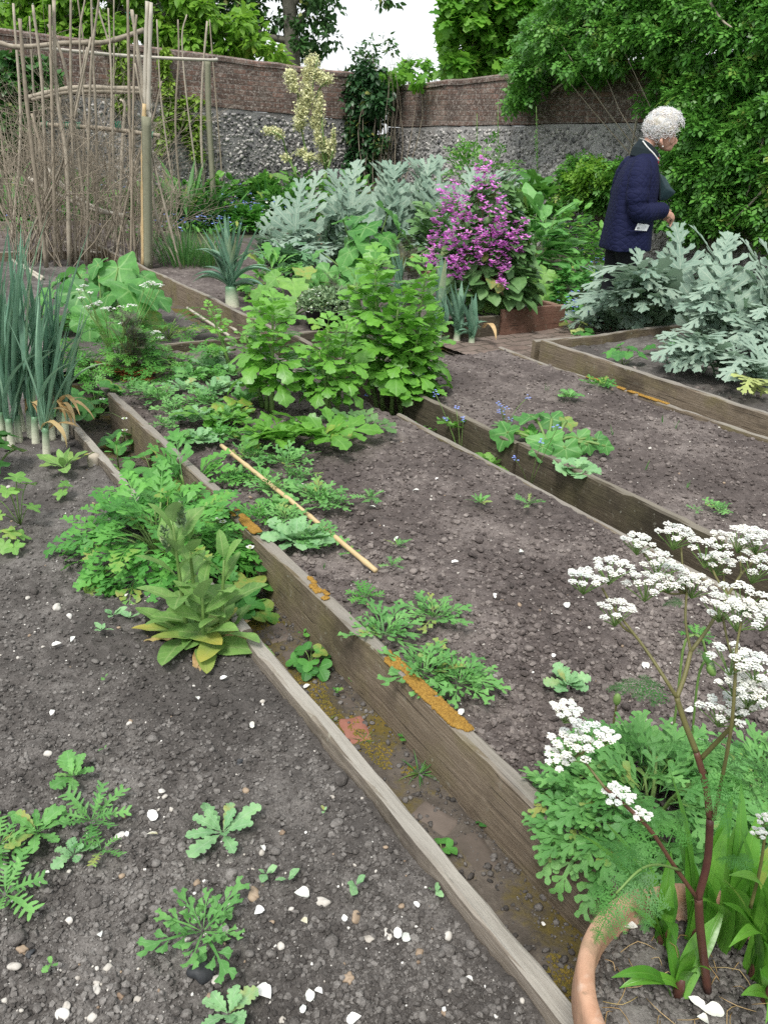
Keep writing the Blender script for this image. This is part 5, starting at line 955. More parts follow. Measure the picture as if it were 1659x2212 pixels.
# honesty with magenta flowers
def honesty(label, u, v):
    r = np.random.default_rng(8); p = gz(u, v); k = mpp(p); o = thing('honesty', label, 'honesty', p); heads = []
    Z = [(905, 60), (925, 215), (760, 275), (840, 330), (855, 415), (1005, 350), (1045, 490), (465, 460), (740, 510), (255, 580), (400, 595), (335, 700), (470, 650), (610, 690), (845, 640), (1085, 680), (390, 785), (305, 820), (960, 780), (1165, 815), (1030, 885), (205, 900), (560, 840), (480, 880), (620, 880), (700, 930), (450, 950), (170, 1000), (800, 1000), (1135, 980), (1400, 1000), (440, 1070), (1000, 1080), (1080, 1130), (1175, 1100), (190, 1140), (410, 1150), (650, 1145), (130, 1240), (320, 1230), (570, 1235), (790, 1205), (900, 1190), (1040, 1200), (460, 1260), (1250, 1190), (1335, 1150), (1455, 1180), (780, 1320), (300, 1340), (430, 1370), (1020, 1340), (1180, 1300), (1270, 1320), (1335, 1260), (140, 1390), (610, 1390), (800, 1390), (1110, 1360), (1375, 1360), (550, 1450), (870, 1440), (1370, 1450), (90, 1510), (470, 1520), (810, 1530), (1180, 1490), (1030, 1560), (180, 1530), (70, 1570), (410, 1570), (470, 1620), (585, 1660), (170, 1640), (1220, 1560), (1200, 1620), (1110, 1650), (530, 1740), (390, 1710), (1110, 1790), (1130, 1880)]
    ms = MB()
    for i, (zx, zy) in enumerate(Z):
        u_, v_ = (1100 + zx * .18083) / 1.20555, (400 + zy * .18083) / 1.20555
        dx = (zx - 760) / 760; dep = -.42 * math.sqrt(max(.05, 1 - dx * dx)) * min(1, (zy + 300) / 1000) + r.uniform(-.04, .08)
        c = at(u_, v_, p[1] + dep); kk = mpp(c); mb = MB(); N = 8
        for j in range(N):
            q = c + r.normal(0, 6.5 * kk, 3)
            for pet in range(4): put(mb, t_straw1, q[None], r.uniform(0, 1) + pet * pi / 2, r.uniform(-.35, .9), 7.4 * kk, r, W=1.1, rnd=r.random())
        build(mb, 'flower_cluster', M['mag'], o)
        if i % 2 == 0:
            m1 = np.array([(p[0] * .6 + c[0] * .4), p[1] * .6 + c[1] * .4, p[2] * .5 + c[2] * .5]); tube(ms, spline([p, m1, c], 7), np.linspace(.005, .0015, 7), 5)
    b = p; t_ = at(1045, 350, p[1] - .05); tube(ms, spline([b, (b + t_) / 2, t_], 8), np.linspace(.008, .002, 8), 5); build(ms, 'stem', M['pur'], o)
    mb = MB(); N = 620; a = r.uniform(0, 6.28, N); zz = r.random(N); q = np.sqrt(r.uniform(.25, 1, N)) * (.36 - .26 * zz ** 1.5)
    P = p + np.stack([np.cos(a) * q, np.sin(a) * q * .9, .12 + zz * .78], -1); put(mb, t_hon, P, a + r.normal(0, .7, N), r.uniform(-.7, .5, N), (46 - 22 * zz) * k * r.uniform(.7, 1.2, N), r, bend=.6, fold=.2, roll=r.uniform(-.4, .4, N), rnd=r.random(N)); build(mb, 'foliage', M['honl'], o)
honesty('tall honesty covered in magenta flowers above the reddish end board', 1045, 668)
# ------------------------------------------------------------------ cardoons
def cardoon(label, u, v, leaves, mat='cardoon', seed=0, name='cardoon', ts=None, Wd=1., fold=.1, extra=True):
    """arching leaves given by (tip u, tip v, dy of the tip, arch)"""
    r = np.random.default_rng(seed); p = gz(u, v); o = thing(name, label, 'cardoon', p)
    for i, (tu, tv, dy, bd) in enumerate(leaves if not extra else [x for q in leaves for x in (q, (q[0] + r.normal(0, 38), q[1] + r.normal(0, 30), q[2] + r.normal(0, .16), q[3] * r.uniform(.9, 1.2)))]):
        b = p + np.array([r.normal(0, .05), r.normal(0, .05), 0]); e = at(tu, tv, p[1] + dy); d = e - b; el = math.asin(d[2] / np.linalg.norm(d))
        if dy < .06: bd = min(2.7, max(bd, 2 * el + .8)); e = at(tu, min(tv + 42 * max(0, bd - 1.2), v - 12), p[1] + dy)
        d = e - b; L = np.linalg.norm(d); a = math.atan2(d[1], d[0]); el = math.asin(d[2] / L); arc = (bd / 2) / math.sin(bd / 2)
        mb = MB(); put(mb, ts or t_card, b[None], a, el + bd / 2, L * arc, r, bend=bd, W=Wd * r.uniform(.85, 1.1), fold=fold, wav=.05, wf=14, roll=r.uniform(-.25, .25), rnd=r.random() * .72); build(mb, 'leaf', M[mat], o)
    return o, p
def fan(u, v, n_, seed, ru, top, dyr, low=0, bd=(.7, 1.6)):
    r = np.random.default_rng(seed); out = []
    for i in range(n_):
        a = i * GA; q = math.sqrt((i + .5) / n_); out.append((u + ru * cos(a) * q, top + (v - top) * (.10 + .55 * q * q) + r.uniform(-20, 20), dyr * sin(a) * q, r.uniform(*bd)))
    return out
def cmass(plants, top, bot, n_, seed, dyt, dyb, Wd=1.1, mat='cardoon', jit=.9):
    """several cardoons whose leaf tips fill the photo area between the curves top and bot"""
    r = np.random.default_rng(seed); us = np.array([q[1] for q in plants]); lists = [[] for _ in plants]; u0, u1 = top[0][0], top[-1][0]
    for _ in range(n_):
        u = r.uniform(u0, u1); f = r.random() ** 1.25; vt = np.interp(u, *zip(*top)); vb = np.interp(u, *zip(*bot)); d = np.abs(us - u) + r.uniform(0, 60, len(us)); k = int(np.argmin(d))
        lists[k].append((u, vt + (vb - vt) * f, dyt + (dyb - dyt) * f + r.normal(0, .1), r.uniform(1.1, 1.7) + f * .55))
    for (lab, u, v), L in zip(plants, lists): cardoon(lab, u, v, L, mat, int(u), Wd=Wd, extra=False)
cmass([('silver cardoon nearest the walking woman in the right bed', 1330, 705), ('tall silver cardoon in front of the woman, second in the right bed', 1425, 725), ('silver cardoon in the middle of the right bed behind the long plank', 1530, 760), ('silver cardoon by the right edge of the right bed', 1640, 765), ('silver cardoon cut by the right edge', 1740, 740)],
      [(1250, 575), (1300, 560), (1345, 520), (1440, 470), (1500, 490), (1560, 480), (1620, 520), (1760, 490)], [(1250, 660), (1345, 700), (1440, 730), (1530, 760), (1640, 790), (1760, 790)], 120, 5, .12, -.6)
cardoon('broad silver cardoon hiding the legs of the woman', 1385, 742, [(1262, 590, -.35, 1.3), (1300, 605, -.35, 1.4), (1335, 562, -.3, 1.3), (1375, 565, -.25, 1.2), (1410, 530, -.15, 1.1), (1350, 600, -.45, 1.6), (1318, 622, -.4, 1.5), (1400, 570, -.45, 1.5), (1285, 640, -.35, 1.7), (1440, 520, -.2, 1.2), (1385, 640, -.5, 1.8), (1440, 620, -.5, 1.8), (1430, 575, -.4, 1.5)], seed=14, Wd=1.1)
cardoon('low cardoon with spreading grey leaves beside the nasturtium', 1310, 722, [(1262, 690, -.1, 1.8), (1275, 640, -.1, 1.5), (1290, 745, -.2, 2.), (1340, 765, -.25, 2.1), (1245, 650, .1, 1.6)], seed=4, Wd=1.2)
cardoon('cardoon leaves drooping over the long brown plank, beside the yellow leaf', 1560, 815, [(1440, 785, -.2, 2.), (1480, 740, -.1, 1.8), (1540, 715, -.05, 1.6), (1500, 815, -.25, 2.1), (1425, 735, 0, 1.8), (1640, 760, -.1, 1.8), (1580, 740, .1, 1.4)], seed=5, Wd=1.3)
cardoon('low cardoon at the front of the right bed, spilling over the long plank', 1475, 795, [(1425, 770, -.15, 1.9), (1450, 800, -.25, 2.1), (1505, 800, -.25, 2.1), (1530, 760, -.1, 1.8), (1480, 740, 0, 1.5), (1440, 735, .05, 1.5), (1515, 735, .05, 1.5), (1490, 820, -.3, 2.2)], seed=31, Wd=1.3)
cardoon('low cardoon at the right edge above the yellow leaf', 1640, 835, [(1590, 800, -.1, 1.9), (1610, 770, 0, 1.6), (1660, 780, 0, 1.6), (1690, 820, -.15, 1.9), (1575, 830, -.2, 2.), (1640, 750, .1, 1.4), (1700, 770, .05, 1.5)], seed=32, Wd=1.3)
o, p = cardoon('yellowing cardoon leaf hanging over the long brown plank', 1618, 862, [(1604, 905, -.16, 2.0), (1656, 880, -.1, 1.9)], 'yellow', 6, Wd=1.5, extra=False)
cmass([('silver cardoon at the left end of the far mound beside the thistle-leaved plant', 590, 570), ('silver cardoon at the right end of the far mound behind the purple flowers', 1010, 570), ('large silver cardoon left of the tall mallow, second from the left of the far mound', 650, 585), ('large silver cardoon behind the tall mallow in the far mound', 745, 575), ('large silver cardoon in the middle of the far mound', 840, 570), ('large silver cardoon in the far mound, left of the purple flowers', 930, 575)],
      [(575, 445), (640, 390), (700, 365), (790, 330), (850, 345), (930, 330), (1000, 345), (1140, 375)], [(575, 505), (640, 525), (700, 545), (790, 530), (850, 510), (930, 490), (1000, 450), (1140, 430)], 185, 6, .15, -.45)
cardoon('silver cardoon leaf rising to the right of the purple flower tips', 1040, 560, [(1155, 375, .1, 1.3), (1090, 380, .1, 1.), (1030, 390, 0, 1.), (1060, 375, .2, .9), (1120, 400, .2, 1.3)], seed=9)
cardoon('green thistle-leaved plant between the big leek and the silver cardoon', 625, 600, [(565, 560, -.2, 1.4), (600, 500, -.1, .9), (640, 480, 0, .8), (690, 510, -.1, 1.2), (650, 560, -.3, 1.5), (600, 560, -.3, 1.4), (560, 510, 0, 1.1), (620, 530, -.2, 1.2), (680, 560, -.2, 1.4), (660, 515, -.1, 1.1), (585, 590, -.3, 1.6), (640, 590, -.3, 1.7)], 'cardgr', 10, 'thistle', Wd=1.2)
# nasturtium
def nast(label, u, v, n_, yel, seed): geranium(label, u, v, n_, 45, 20, 42, 'yellow' if yel else 'straw', t_holly, 'nasturtium', 'nasturtium', tilt=(-.2, .5), seed=seed)
nast('nasturtium with round green leaves at the corner of the cardoon bed', 1255, 765, 16, False, 1); nast('yellow nasturtium leaves at the corner of the cardoon bed', 1238, 735, 4, True, 2); nast('small nasturtium inside the long brown plank', 1345, 790, 10, False, 3); nast('few nasturtium leaves under the silver cardoon', 1440, 770, 5, False, 4)
# ------------------------------------------------------------------ poppy clump at the right and the potted plants
t_popl = tpl('popl', lambda i: T_lobed(80 + i, n=3, depth=.2, w=.22, skew=.5, peak=.68, q=.6, k=.6, rows=4, pet=.02)); t_pop = tpl('pop', lambda i: compose([(T_frond(t_popl[i], 3, .36, .40, .72, .35, i, .42), 0, 0, 0, 1.), (T_ell(.055, .6, 2, 0, .6, 5, 0), .1, 0, 0, .8)]))
mound('broad light green poppy clump spilling over the tall plank behind the pot', 1395, 1800, 205, 180, 150, 560, t_pop, 84, 'lobe', 'poppy clump', 'poppy_clump', (-.1, 1.25), (.3, 1.2), seed=21, stems=14, W=1.1)
mound('poppy leaves at the right edge behind the umbel stems', 1640, 1760, 100, 95, 120, 170, t_pop, 80, 'lobe', 'poppy clump', 'poppy_clump', (-.1, 1.25), (.3, 1.2), seed=22, stems=8, W=1.1)
def budstalk(label, pts, Y, bud=True, mat='stem'):
    P = spline([at(u, v, Y) for u, v in pts], 14); o = thing('poppy_bud', label, 'poppy bud', P[0]); mb = MB(); tube(mb, P, [.0024] * 14, 6); build(mb, 'stalk', M[mat], o)
    if bud:
        mb = MB(); V, Fc = ICO[3]; d = P[-1] - P[-2]; d /= np.linalg.norm(d); V = V * [.008, .008, .0145]; zx = np.array([d[1], -d[0], 0]); zx /= np.linalg.norm(zx) + 1e-9; yx = np.cross(d, zx); mb.add(P[-1] + V @ np.stack([zx, yx, d]) + d * .011, Fc); build(mb, 'bud', M['stem'], o)
budstalk('nodding green poppy bud on a bent stalk behind the umbel stem', [(1440, 1660), (1460, 1530), (1475, 1400), (1495, 1372), (1515, 1380), (1524, 1410)], 1.25)
budstalk('second nodding poppy bud beside the first one', [(1490, 1640), (1505, 1480), (1520, 1430), (1530, 1440)], 1.28); budstalk('withered poppy seed stalk at the back of the right poppy clump', [(1318, 1600), (1325, 1560), (1331, 1520)], 1.33, True, 'brst')
# terracotta pot
PZ = .30; pc = np.array([.466, .668, PZ]); PR = .184
o = thing('terracotta_pot', 'large round terracotta pot at the bottom right corner', 'plant pot', (pc[0], pc[1], 0)); mb = MB()
prof = [(.001, .0), (PR * .66, 0), (PR * .70, .02), (PR * .90, PZ - .075), (PR * .965, PZ - .07), (PR, PZ - .06), (PR, PZ - .012), (PR * .985, PZ - .002), (PR * .94, PZ), (PR * .885, PZ - .004), (PR * .865, PZ - .016), (PR * .855, PZ - .09), (.001, PZ - .10)]
lathe(mb, (pc[0], pc[1], 0), prof, 72); build(mb, 'pot_body', M['terra'], o)
PS = PZ - .05; mb = MB(); r = np.random.default_rng(44); nr = 26; th = np.linspace(0, 2 * pi, 90, endpoint=False); rr = np.linspace(.001, PR * .862, nr); X = rr[:, None] * np.cos(th); Y = rr[:, None] * np.sin(th); Zs = PS + .014 * (vn(X * 25 + 9, Y * 25, 7) - .5) + .01 * (vn(X * 70 + 9, Y * 70, 8) - .5)
i = np.arange(nr - 1)[:, None] * 90; j = np.arange(90)[None]; q = (j + 1) % 90; mb.add(np.stack([X + pc[0], Y + pc[1], Zs], -1).reshape(-1, 3), np.stack([i + j, i + 90 + j, i + 90 + q, i + q], -1).reshape(-1, 4)); N = 5000; a = r.uniform(0, 6.28, N); q = np.sqrt(r.random(N)) * PR * .84; lumps(mb, np.stack([pc[0] + q * np.cos(a), pc[1] + q * np.sin(a), np.full(N, PS + .001)], -1), .002 * 4 ** (r.random(N) ** 2), 1, rng=r); build(mb, 'pot_soil', M['soilA'], o)
mb = MB()
for i in range(70):
    a = r.uniform(0, 6.28); q = PR * .8 * math.sqrt(r.random()); c = np.array([pc[0] + q * cos(a), pc[1] + q * sin(a), PS + .006]); b = r.uniform(0, 6.28); l = r.uniform(.012, .06); tube(mb, spline([c, c + [cos(b) * l / 2, sin(b) * l / 2, r.uniform(.002, .015)], c + [cos(b + .4) * l, sin(b + .4) * l, 0]], 5), [.0006] * 5, 4)
build(mb, 'dead_stalks', M['tan'], o, kind='stuff')
def pp(u, v): return g(u, v, PS)
def straps(label, u, v, lst, seed, base=True):
    """strap leaves: (tip u, tip v, dy, bend, width px)"""
    r = np.random.default_rng(seed); p = pp(u, v); k = mpp(p); o = thing('agapanthus', label, 'agapanthus', p)
    for (tu, tv, dy, bd, w) in lst + [(q[0] + r.normal(0, 50), q[1] + r.normal(-10, 40), q[2] + r.normal(0, .04), q[3] * r.uniform(.8, 1.3), q[4] * r.uniform(.8, 1.1)) for q in lst]:
        e = at(tu, tv, p[1] + dy); b = p + np.array([r.normal(0, .006), r.normal(0, .006), 0]); d = e - b; L = np.linalg.norm(d); a = math.atan2(d[1], d[0]); el = math.asin(d[2] / L); arc = (bd / 2) / math.sin(bd / 2); ro = r.uniform(-.4, .4)
        if d[1] < 0 and abs(d[0]) < abs(d[1]): ro = 0
        mb = MB(); put(mb, t_agap, b[None], a, el + bd / 2, L * arc, r, bend=bd, W=1.15 * w * k / (.132 * L * arc), fold=.22, roll=ro, wav=.004, rnd=r.random()); build(mb, 'leaf', M['agap'], o)
    mb = MB(); tube(mb, [p - [0, 0, .01], p + [0, 0, .02], p + [0, 0, .035]], [.008, .007, .004], 8); build(mb, 'leaf_base', M['pur'], o)
straps('strap-leaved agapanthus at the front left of the pot soil', 1462, 2150, [(1320, 2112, -.03, 1.5, 26), (1545, 1980, .05, .4, 30), (1500, 2050, 0, .5, 24), (1505, 2105, -.03, 1.2, 22), (1440, 2030, .04, .5, 26)], 1)
straps('tall strap-leaved agapanthus at the back left of the pot', 1425, 2035, [(1310, 1850, 0, .5, 34), (1250, 1800, -.02, .6, 30), (1400, 1860, .08, .4, 30), (1452, 1900, .06, .5, 30), (1360, 1960, .02, 1.2, 24), (1420, 1970, -.04, 1.4, 28)], 2)
straps('tall broad agapanthus behind the purple stem', 1495, 2030, [(1480, 1830, .04, .3, 40), (1455, 1750, .1, .5, 24), (1560, 1800, .05, .5, 34), (1530, 1900, 0, .6, 34)], 3)
straps('broad bright agapanthus leaning right of the purple stem', 1565, 2045, [(1638, 1755, .06, .4, 44), (1600, 1720, .1, .5, 34), (1650, 1860, .0, .7, 34), (1490, 1945, -.06, 1.1, 34), (1560, 1915, -.08, .9, 34), (1690, 1800, .05, .6, 34)], 4)
straps('agapanthus cut by the right edge with a reddish base', 1625, 2110, [(1600, 1960, -.02, .6, 30), (1670, 1900, 0, .6, 32), (1560, 1950, -.05, .9, 34), (1660, 2060, -.06, 1.2, 30), (1690, 1980, 0, .8, 30)], 5)
straps('short agapanthus at the lower right corner of the photo', 1650, 2170, [(1600, 2150, -.03, 1.4, 26), (1680, 2080, 0, .7, 30), (1640, 2090, .02, .6, 28)], 6)
# white-flowered parsley in the pot
def parsley():
    r = np.random.default_rng(31); p = pp(1528, 2145); o = thing('cow_parsley', 'tall cow parsley with purple stem and many white umbels rising from the terracotta pot', 'cow parsley', p)
    Y0 = p[1]
    def stem(pts, r0, r1, mat):
        P = spline([at(u, v, Y0 + dy) for u, v, dy in pts], 14); mb = MB(); R_ = np.linspace(r0, r1, 14) * .56; tube(mb, P, R_, 10); build(mb, 'stem', M[mat], o); return P
    stem([(1528, 2145, 0), (1512, 2010, .0), (1508, 1940, 0)], .0105, .0092, 'pur'); stem([(1506, 1945, 0), (1527, 1860, .01), (1533, 1768, .02)], .0088, .0082, 'pur')
    stem([(1533, 1768, .02), (1522, 1690, .03), (1503, 1624, .04)], .0078, .0068, 'pur'); stem([(1503, 1624, .04), (1478, 1560, .05), (1461, 1507, .06)], .0066, .0056, 'brst')
    stem([(1461, 1507, .06), (1435, 1465, .07), (1392, 1400, .1), (1347, 1342, .12)], .0044, .0028, 'brst'); stem([(1461, 1507, .06), (1478, 1460, .08), (1491, 1408, .1)], .0052, .0046, 'brst')
    stem([(1491, 1408, .1), (1480, 1340, .14), (1483, 1270, .18)], .0034, .0026, 'brst'); stem([(1491, 1408, .1), (1530, 1355, .12), (1572, 1285, .15), (1600, 1240, .18)], .0044, .003, 'brst')
    stem([(1512, 1640, .04), (1560, 1590, .03), (1625, 1520, .02)], .0054, .0042, 'brst'); stem([(1540, 1770, .02), (1555, 1700, .0), (1580, 1560, -.02), (1590, 1400, 0)], .0044, .003, 'brst')
    stem([(1506, 1942, 0), (1455, 1870, -.01), (1404, 1793, -.02), (1345, 1735, -.02), (1306, 1702, -.02)], .0052, .0034, 'pur'); stem([(1306, 1702, -.02), (1270, 1655, 0), (1228, 1600, 0)], .003, .002, 'brst')
    stem([(1470, 1880, -.01), (1420, 1868, -.05), (1380, 1880, -.08), (1330, 1930, -.1)], .003, .0022, 'stem'); stem([(1620, 1960, 0), (1640, 1880, 0), (1652, 1800, 0)], .004, .003, 'brst')
    H = [(1380, 1172, 36, .2), (1460, 1155, 44, .22), (1425, 1215, 44, .18), (1530, 1190, 50, .2), (1562, 1165, 34, .24), (1600, 1160, 46, .22), (1640, 1165, 44, .22), (1550, 1215, 40, .2), (1320, 1228, 48, .15), (1265, 1252, 44, .14), (1450, 1243, 52, .18), (1400, 1262, 52, .16), (1500, 1262, 42, .18), (1632, 1222, 52, .18), (1334, 1320, 46, .12), (1560, 1308, 50, .1), (1610, 1290, 54, .08), (1600, 1325, 54, .06), (1650, 1330, 46, .06), (1585, 1422, 54, .0), (1640, 1440, 52, .0), (1625, 1490, 56, 0), (1590, 1475, 44, 0), (1560, 1535, 52, .02), (1600, 1520, 44, .02), (1655, 1500, 46, 0), (1222, 1538, 36, 0), (1275, 1590, 50, .0), (1235, 1610, 52, .0), (1205, 1640, 36, 0), (1312, 1592, 28, 0), (1333, 1720, 36, -.02), (1382, 1762, 26, -.02), (1652, 1770, 24, 0), (1640, 1800, 18, 0)]
    ms = MB()
    for i, (u, v, rad, dy) in enumerate(H):
        c = at(u, v, Y0 + dy); R_ = rad * mpp(c) * .95; w = MB(); rs = MB(); umbel(w, rs, c, R_, r, nu=13 if rad > 30 else 8, nf=30, fr=.0015, dom=.34); f = build(w, 'umbel', M['white'], o); build(rs, 'rays', M['stem'], f)
    for (a, b) in (((1572, 1285, .15), (1560, 1230, .2)), ((1483, 1280, .18), (1455, 1262, .18)), ((1483, 1280, .18), (1425, 1275, .18)), ((1360, 1357, .12), (1300, 1270, .15)), ((1370, 1370, .12), (1330, 1335, .12)), ((1590, 1400, 0), (1600, 1345, .06)), ((1588, 1440, 0), (1560, 1330, .1)), ((1625, 1520, .02), (1640, 1500, 0)), ((1600, 1545, .02), (1565, 1550, .02)), ((1250, 1630, 0), (1215, 1650, 0)), ((1250, 1630, 0), (1275, 1605, 0)), ((1572, 1285, .15), (1530, 1210, .2)), ((1483, 1285, .18), (1470, 1180, .22)), ((1483, 1285, .18), (1385, 1190, .2)), ((1600, 1240, .18), (1640, 1190, .22)), ((1600, 1240, .18), (1600, 1180, .22))):
        A, B = at(a[0], a[1], Y0 + a[2]), at(b[0], b[1], Y0 + b[2]); ms = MB(); tube(ms, spline([A, (A + B) / 2 + [0, 0, -.004], B], 6), [.0015] * 6, 5); build(ms, 'flower_stalk', M['brst'], o)
    for (u, v, dy, az, el, Lp, bd) in ((1461, 1507, .06, 2.9, .5, 145, 1.1), (1430, 1870, -.05, 3.4, -.1, 105, .8), (1385, 1885, -.08, 3.6, -.2, 125, 1.), (1345, 1925, -.1, 3.9, -.5, 120, .7), (1390, 1880, -.08, 2.3, .3, 110, .8), (1400, 1900, -.06, 4.5, -.5, 100, .5), (1503, 1624, .04, 2.6, .2, 110, 1.), (1503, 1624, .04, .3, .2, 150, 1.2), (1520, 1640, .02, -.6, .2, 150, 1.2), (1525, 1660, 0, -1.4, .1, 140, 1.2), (1560, 1620, 0, 0, -.1, 150, 1.), (1600, 1640, 0, -.5, 0, 130, 1.), (1404, 1793, -.02, 1.6, .3, 120, .8), (1420, 1800, -.02, 3.6, .1, 120, .9), (1440, 1830, -.02, 1., .4, 120, .8), (1500, 1410, .1, .1, 0, 80, 1.4), (1483, 1300, .18, 3., .2, 50, 1.), (1640, 1880, 0, 2.5, .2, 90, 1.), (1640, 1650, -.02, -1., -.2, 130, 1.)):
        q = at(u, v, Y0 + dy); mb = MB(); put(mb, t_fine, q[None], az, el, Lp * mpp(q), r, bend=bd, roll=r.uniform(-.4, .4), W=1.05, fold=-.15); build(mb, 'leaf', M['cowp'], o)
parsley()
# ------------------------------------------------------------------ stones and fallen petals that show one by one
def stone(u, v, rpx, mat, label, flat=.7, seed=0, group=None):
    p = gz(u, v); mb = MB(); r = np.random.default_rng(seed + int(u)); rr = rpx * mpp(p); lumps(mb, (p + [0, 0, rr * .25])[None], [rr], 3, .5, flat, rng=r); build(mb, 'stone', M[mat], org=p, label=label, cat='stone', group=group)
stone(437, 2107, 27, 'black', 'black stone in front of the feathery seedling', .8); stone(652, 1057, 13, 'stone', 'grey white stone behind the seedlings by the cane')
SG = 'single stones lying on the front soil'
for (u, v, q, m) in ((700, 1952, 12, 'stone'), (138, 2192, 14, 'chalk'), (62, 1888, 9, 'stone'), (90, 1905, 9, 'stone'), (33, 2090, 14, 'stone'), (50, 2055, 11, 'tanst'), (66, 2062, 9, 'black'), (262, 2155, 8, 'tanst'), (143, 2180, 12, 'stone'), (205, 2140, 10, 'stone'), (840, 2020, 11, 'stone'), (750, 2115, 13, 'tanst'), (768, 1980, 9, 'tanst'), (550, 1935, 12, 'tanst'), (610, 1800, 8, 'tanst'), (470, 2120, 11, 'stone'), (370, 1750, 7, 'stone'), (125, 1315, 12, 'stone'), (153, 1335, 8, 'chalk'), (350, 1710, 7, 'chalk'), (520, 1650, 11, 'black'), (655, 1545, 12, 'black'), (260, 1808, 9, 'chalk'), (300, 2160, 9, 'stone'), (610, 2205, 10, 'stone'), (960, 2190, 7, 'tanst'), (905, 2060, 8, 'tanst'), (795, 2030, 9, 'stone')):
    stone(u, v, q, m, {'stone': 'small grey stone lying on the front soil', 'chalk': 'small white chalk stone lying on the front soil', 'tanst': 'small brown stone lying on the front soil', 'black': 'small black lump lying on the front soil'}[m], group=SG)
for (u, v, q, m) in ((1140, 1535, 9, 'black'), (1395, 1365, 9, 'tanst'), (1500, 1550, 14, 'stone'), (1430, 1660, 12, 'black'), (1330, 1560, 10, 'black'), (1457, 1022, 8, 'tanst'), (1410, 1375, 10, 'stone'), (1395, 1330, 9, 'stone'), (1145, 1575, 9, 'stone')):
    pass
r = np.random.default_rng(9); t_pet = tpl('pet', lambda i: T_ell(.34, .6, 3, .1, .6, 4, .02, i))
def petal(u, v, Lp, label, group, lift=.012, z=None):
    p = gz(u, v) if z is None else g(u, v, z); p[2] += lift; mb = MB(); put(mb, t_pet, p[None], r.uniform(0, 6.28), r.uniform(.0, .35), Lp * mpp(p), r, bend=r.uniform(.1, .9), fold=.25, cup=.2, W=r.uniform(.9, 1.25), roll=r.uniform(-.4, .4)); build(mb, 'fallen_petal', M['white'], org=p, label=label, cat='petal', group=group)
for (u, v, q) in ((323, 1760, 30), (318, 1812, 24), (545, 1567, 18), (636, 1938, 34), (664, 2005, 17), (550, 1985, 26), (857, 2012, 28), (882, 2026, 26), (668, 2146, 28), (585, 2168, 44), (780, 2205, 34), (697, 2155, 20), (892, 1958, 16), (220, 2035, 18), (135, 1397, 20), (280, 1290, 14), (375, 1390, 16), (155, 1395, 18), (95, 1895, 14), (30, 1960, 16), (492, 1470, 16), (430, 1520, 16), (572, 1848, 20), (742, 1985, 18), (1020, 2130, 18), (655, 2180, 20), (275, 1805, 16), (112, 1555, 16), (430, 1990, 14)): petal(u, v, q, 'white fallen petal lying on the dark front soil', 'fallen petals on the front soil')
for (u, v, q) in ((940, 1042, 12), (905, 1065, 16), (812, 1100, 16), (860, 1165, 16), (1218, 1310, 20), (1068, 1300, 16), (1120, 1200, 18), (990, 1220, 16), (1000, 1540, 22), (1240, 1600, 26), (1475, 1545, 22), (1385, 1440, 20), (1195, 1420, 16), (1480, 1280, 20), (1445, 1170, 14), (1500, 1615, 24)): petal(u, v, q, 'white fallen petal lying on the brown middle soil', 'fallen petals on the middle soil')
for (u, v, q) in ((1374, 2015, 34), (1482, 2165, 36), (1508, 2190, 48), (1500, 2208, 30), (1640, 2110, 22)): petal(u, v, q, 'white fallen petal lying on the pot soil', 'fallen petals in the pot', z=PS)
for (u, v, q) in ((670, 1487, 16), (1245, 2150, 12), (960, 2185, 12), (1170, 2000, 14)): petal(u, v, q, 'white fallen petal in the mossy narrow path', 'fallen petals in the path')
# ------------------------------------------------------------------ foliage clouds
def cloud(mb, ts, C, Rd, n_, L, r, droop=.3, W=1., shell=.45, sd=.7):
    """n_ leaves through the ellipsoids (C, Rd)"""
    C = np.asarray(C, float).reshape(-1, 3); Rd = np.broadcast_to(np.asarray(Rd, float), C.shape); K = len(C) * n_
    d = r.normal(size=(K, 3)); d /= np.linalg.norm(d, axis=1)[:, None]; ix = np.repeat(np.arange(len(C)), n_)
    P = C[ix] + d * Rd[ix] * (r.random(K) ** shell)[:, None]
    put(mb, ts, P, np.arctan2(d[:, 1], d[:, 0]) + r.normal(0, sd, K), np.arcsin(d[:, 2]) * .5 - droop + r.normal(0, .45, K), L * r.uniform(.65, 1.2, K), r, bend=r.uniform(0, .7, K), W=W, fold=r.uniform(-.2, .3, K), roll=r.normal(0, .5, K), rnd=np.clip(r.random(K) * .7 + (r.random(len(C)) * .4)[ix], 0, 1))
def onwall(u, v, off, which):
    n_ = -TD if which == 'R' else -SD; c = CORN + (np.array([.25, 0]) if which == 'R' else 0)
    q = ray(u, v); den = q[0] * n_[0] + q[1] * n_[1]; t = (off + c @ n_) / den; return EYEP + q * t
def blobs(lst, Y=None, wall=None, off=.25, thick=.3, cell=34, seed=0, flat=.8, fill=1.):
    """split photo-sized ellipses (u, v, ru, rv) into many small leaf clumps standing at distance Y or in front of a wall"""
    r = np.random.default_rng(seed); C = []; Rd = []
    for b in lst:
        u, v, ru, rv = b[:4]; m = max(2, int(fill * pi * ru * rv / (cell * cell * .55)))
        for _ in range(m):
            a = r.uniform(0, 6.28); q = math.sqrt(r.random()) * r.uniform(.85, 1.1); uu, vv = u + ru * q * cos(a), v + rv * q * sin(a)
            p = onwall(uu, vv, off + thick * r.uniform(-.5, .5) + thick * .5 * (1 - q), wall) if wall else at(uu, vv, Y + thick * r.uniform(-1, 1))
            k = mpp(p); s_ = cell * k * r.uniform(.55, 1.05)
            C.append(p); Rd.append([s_, s_, s_ * flat])
    return np.array(C), np.array(Rd)
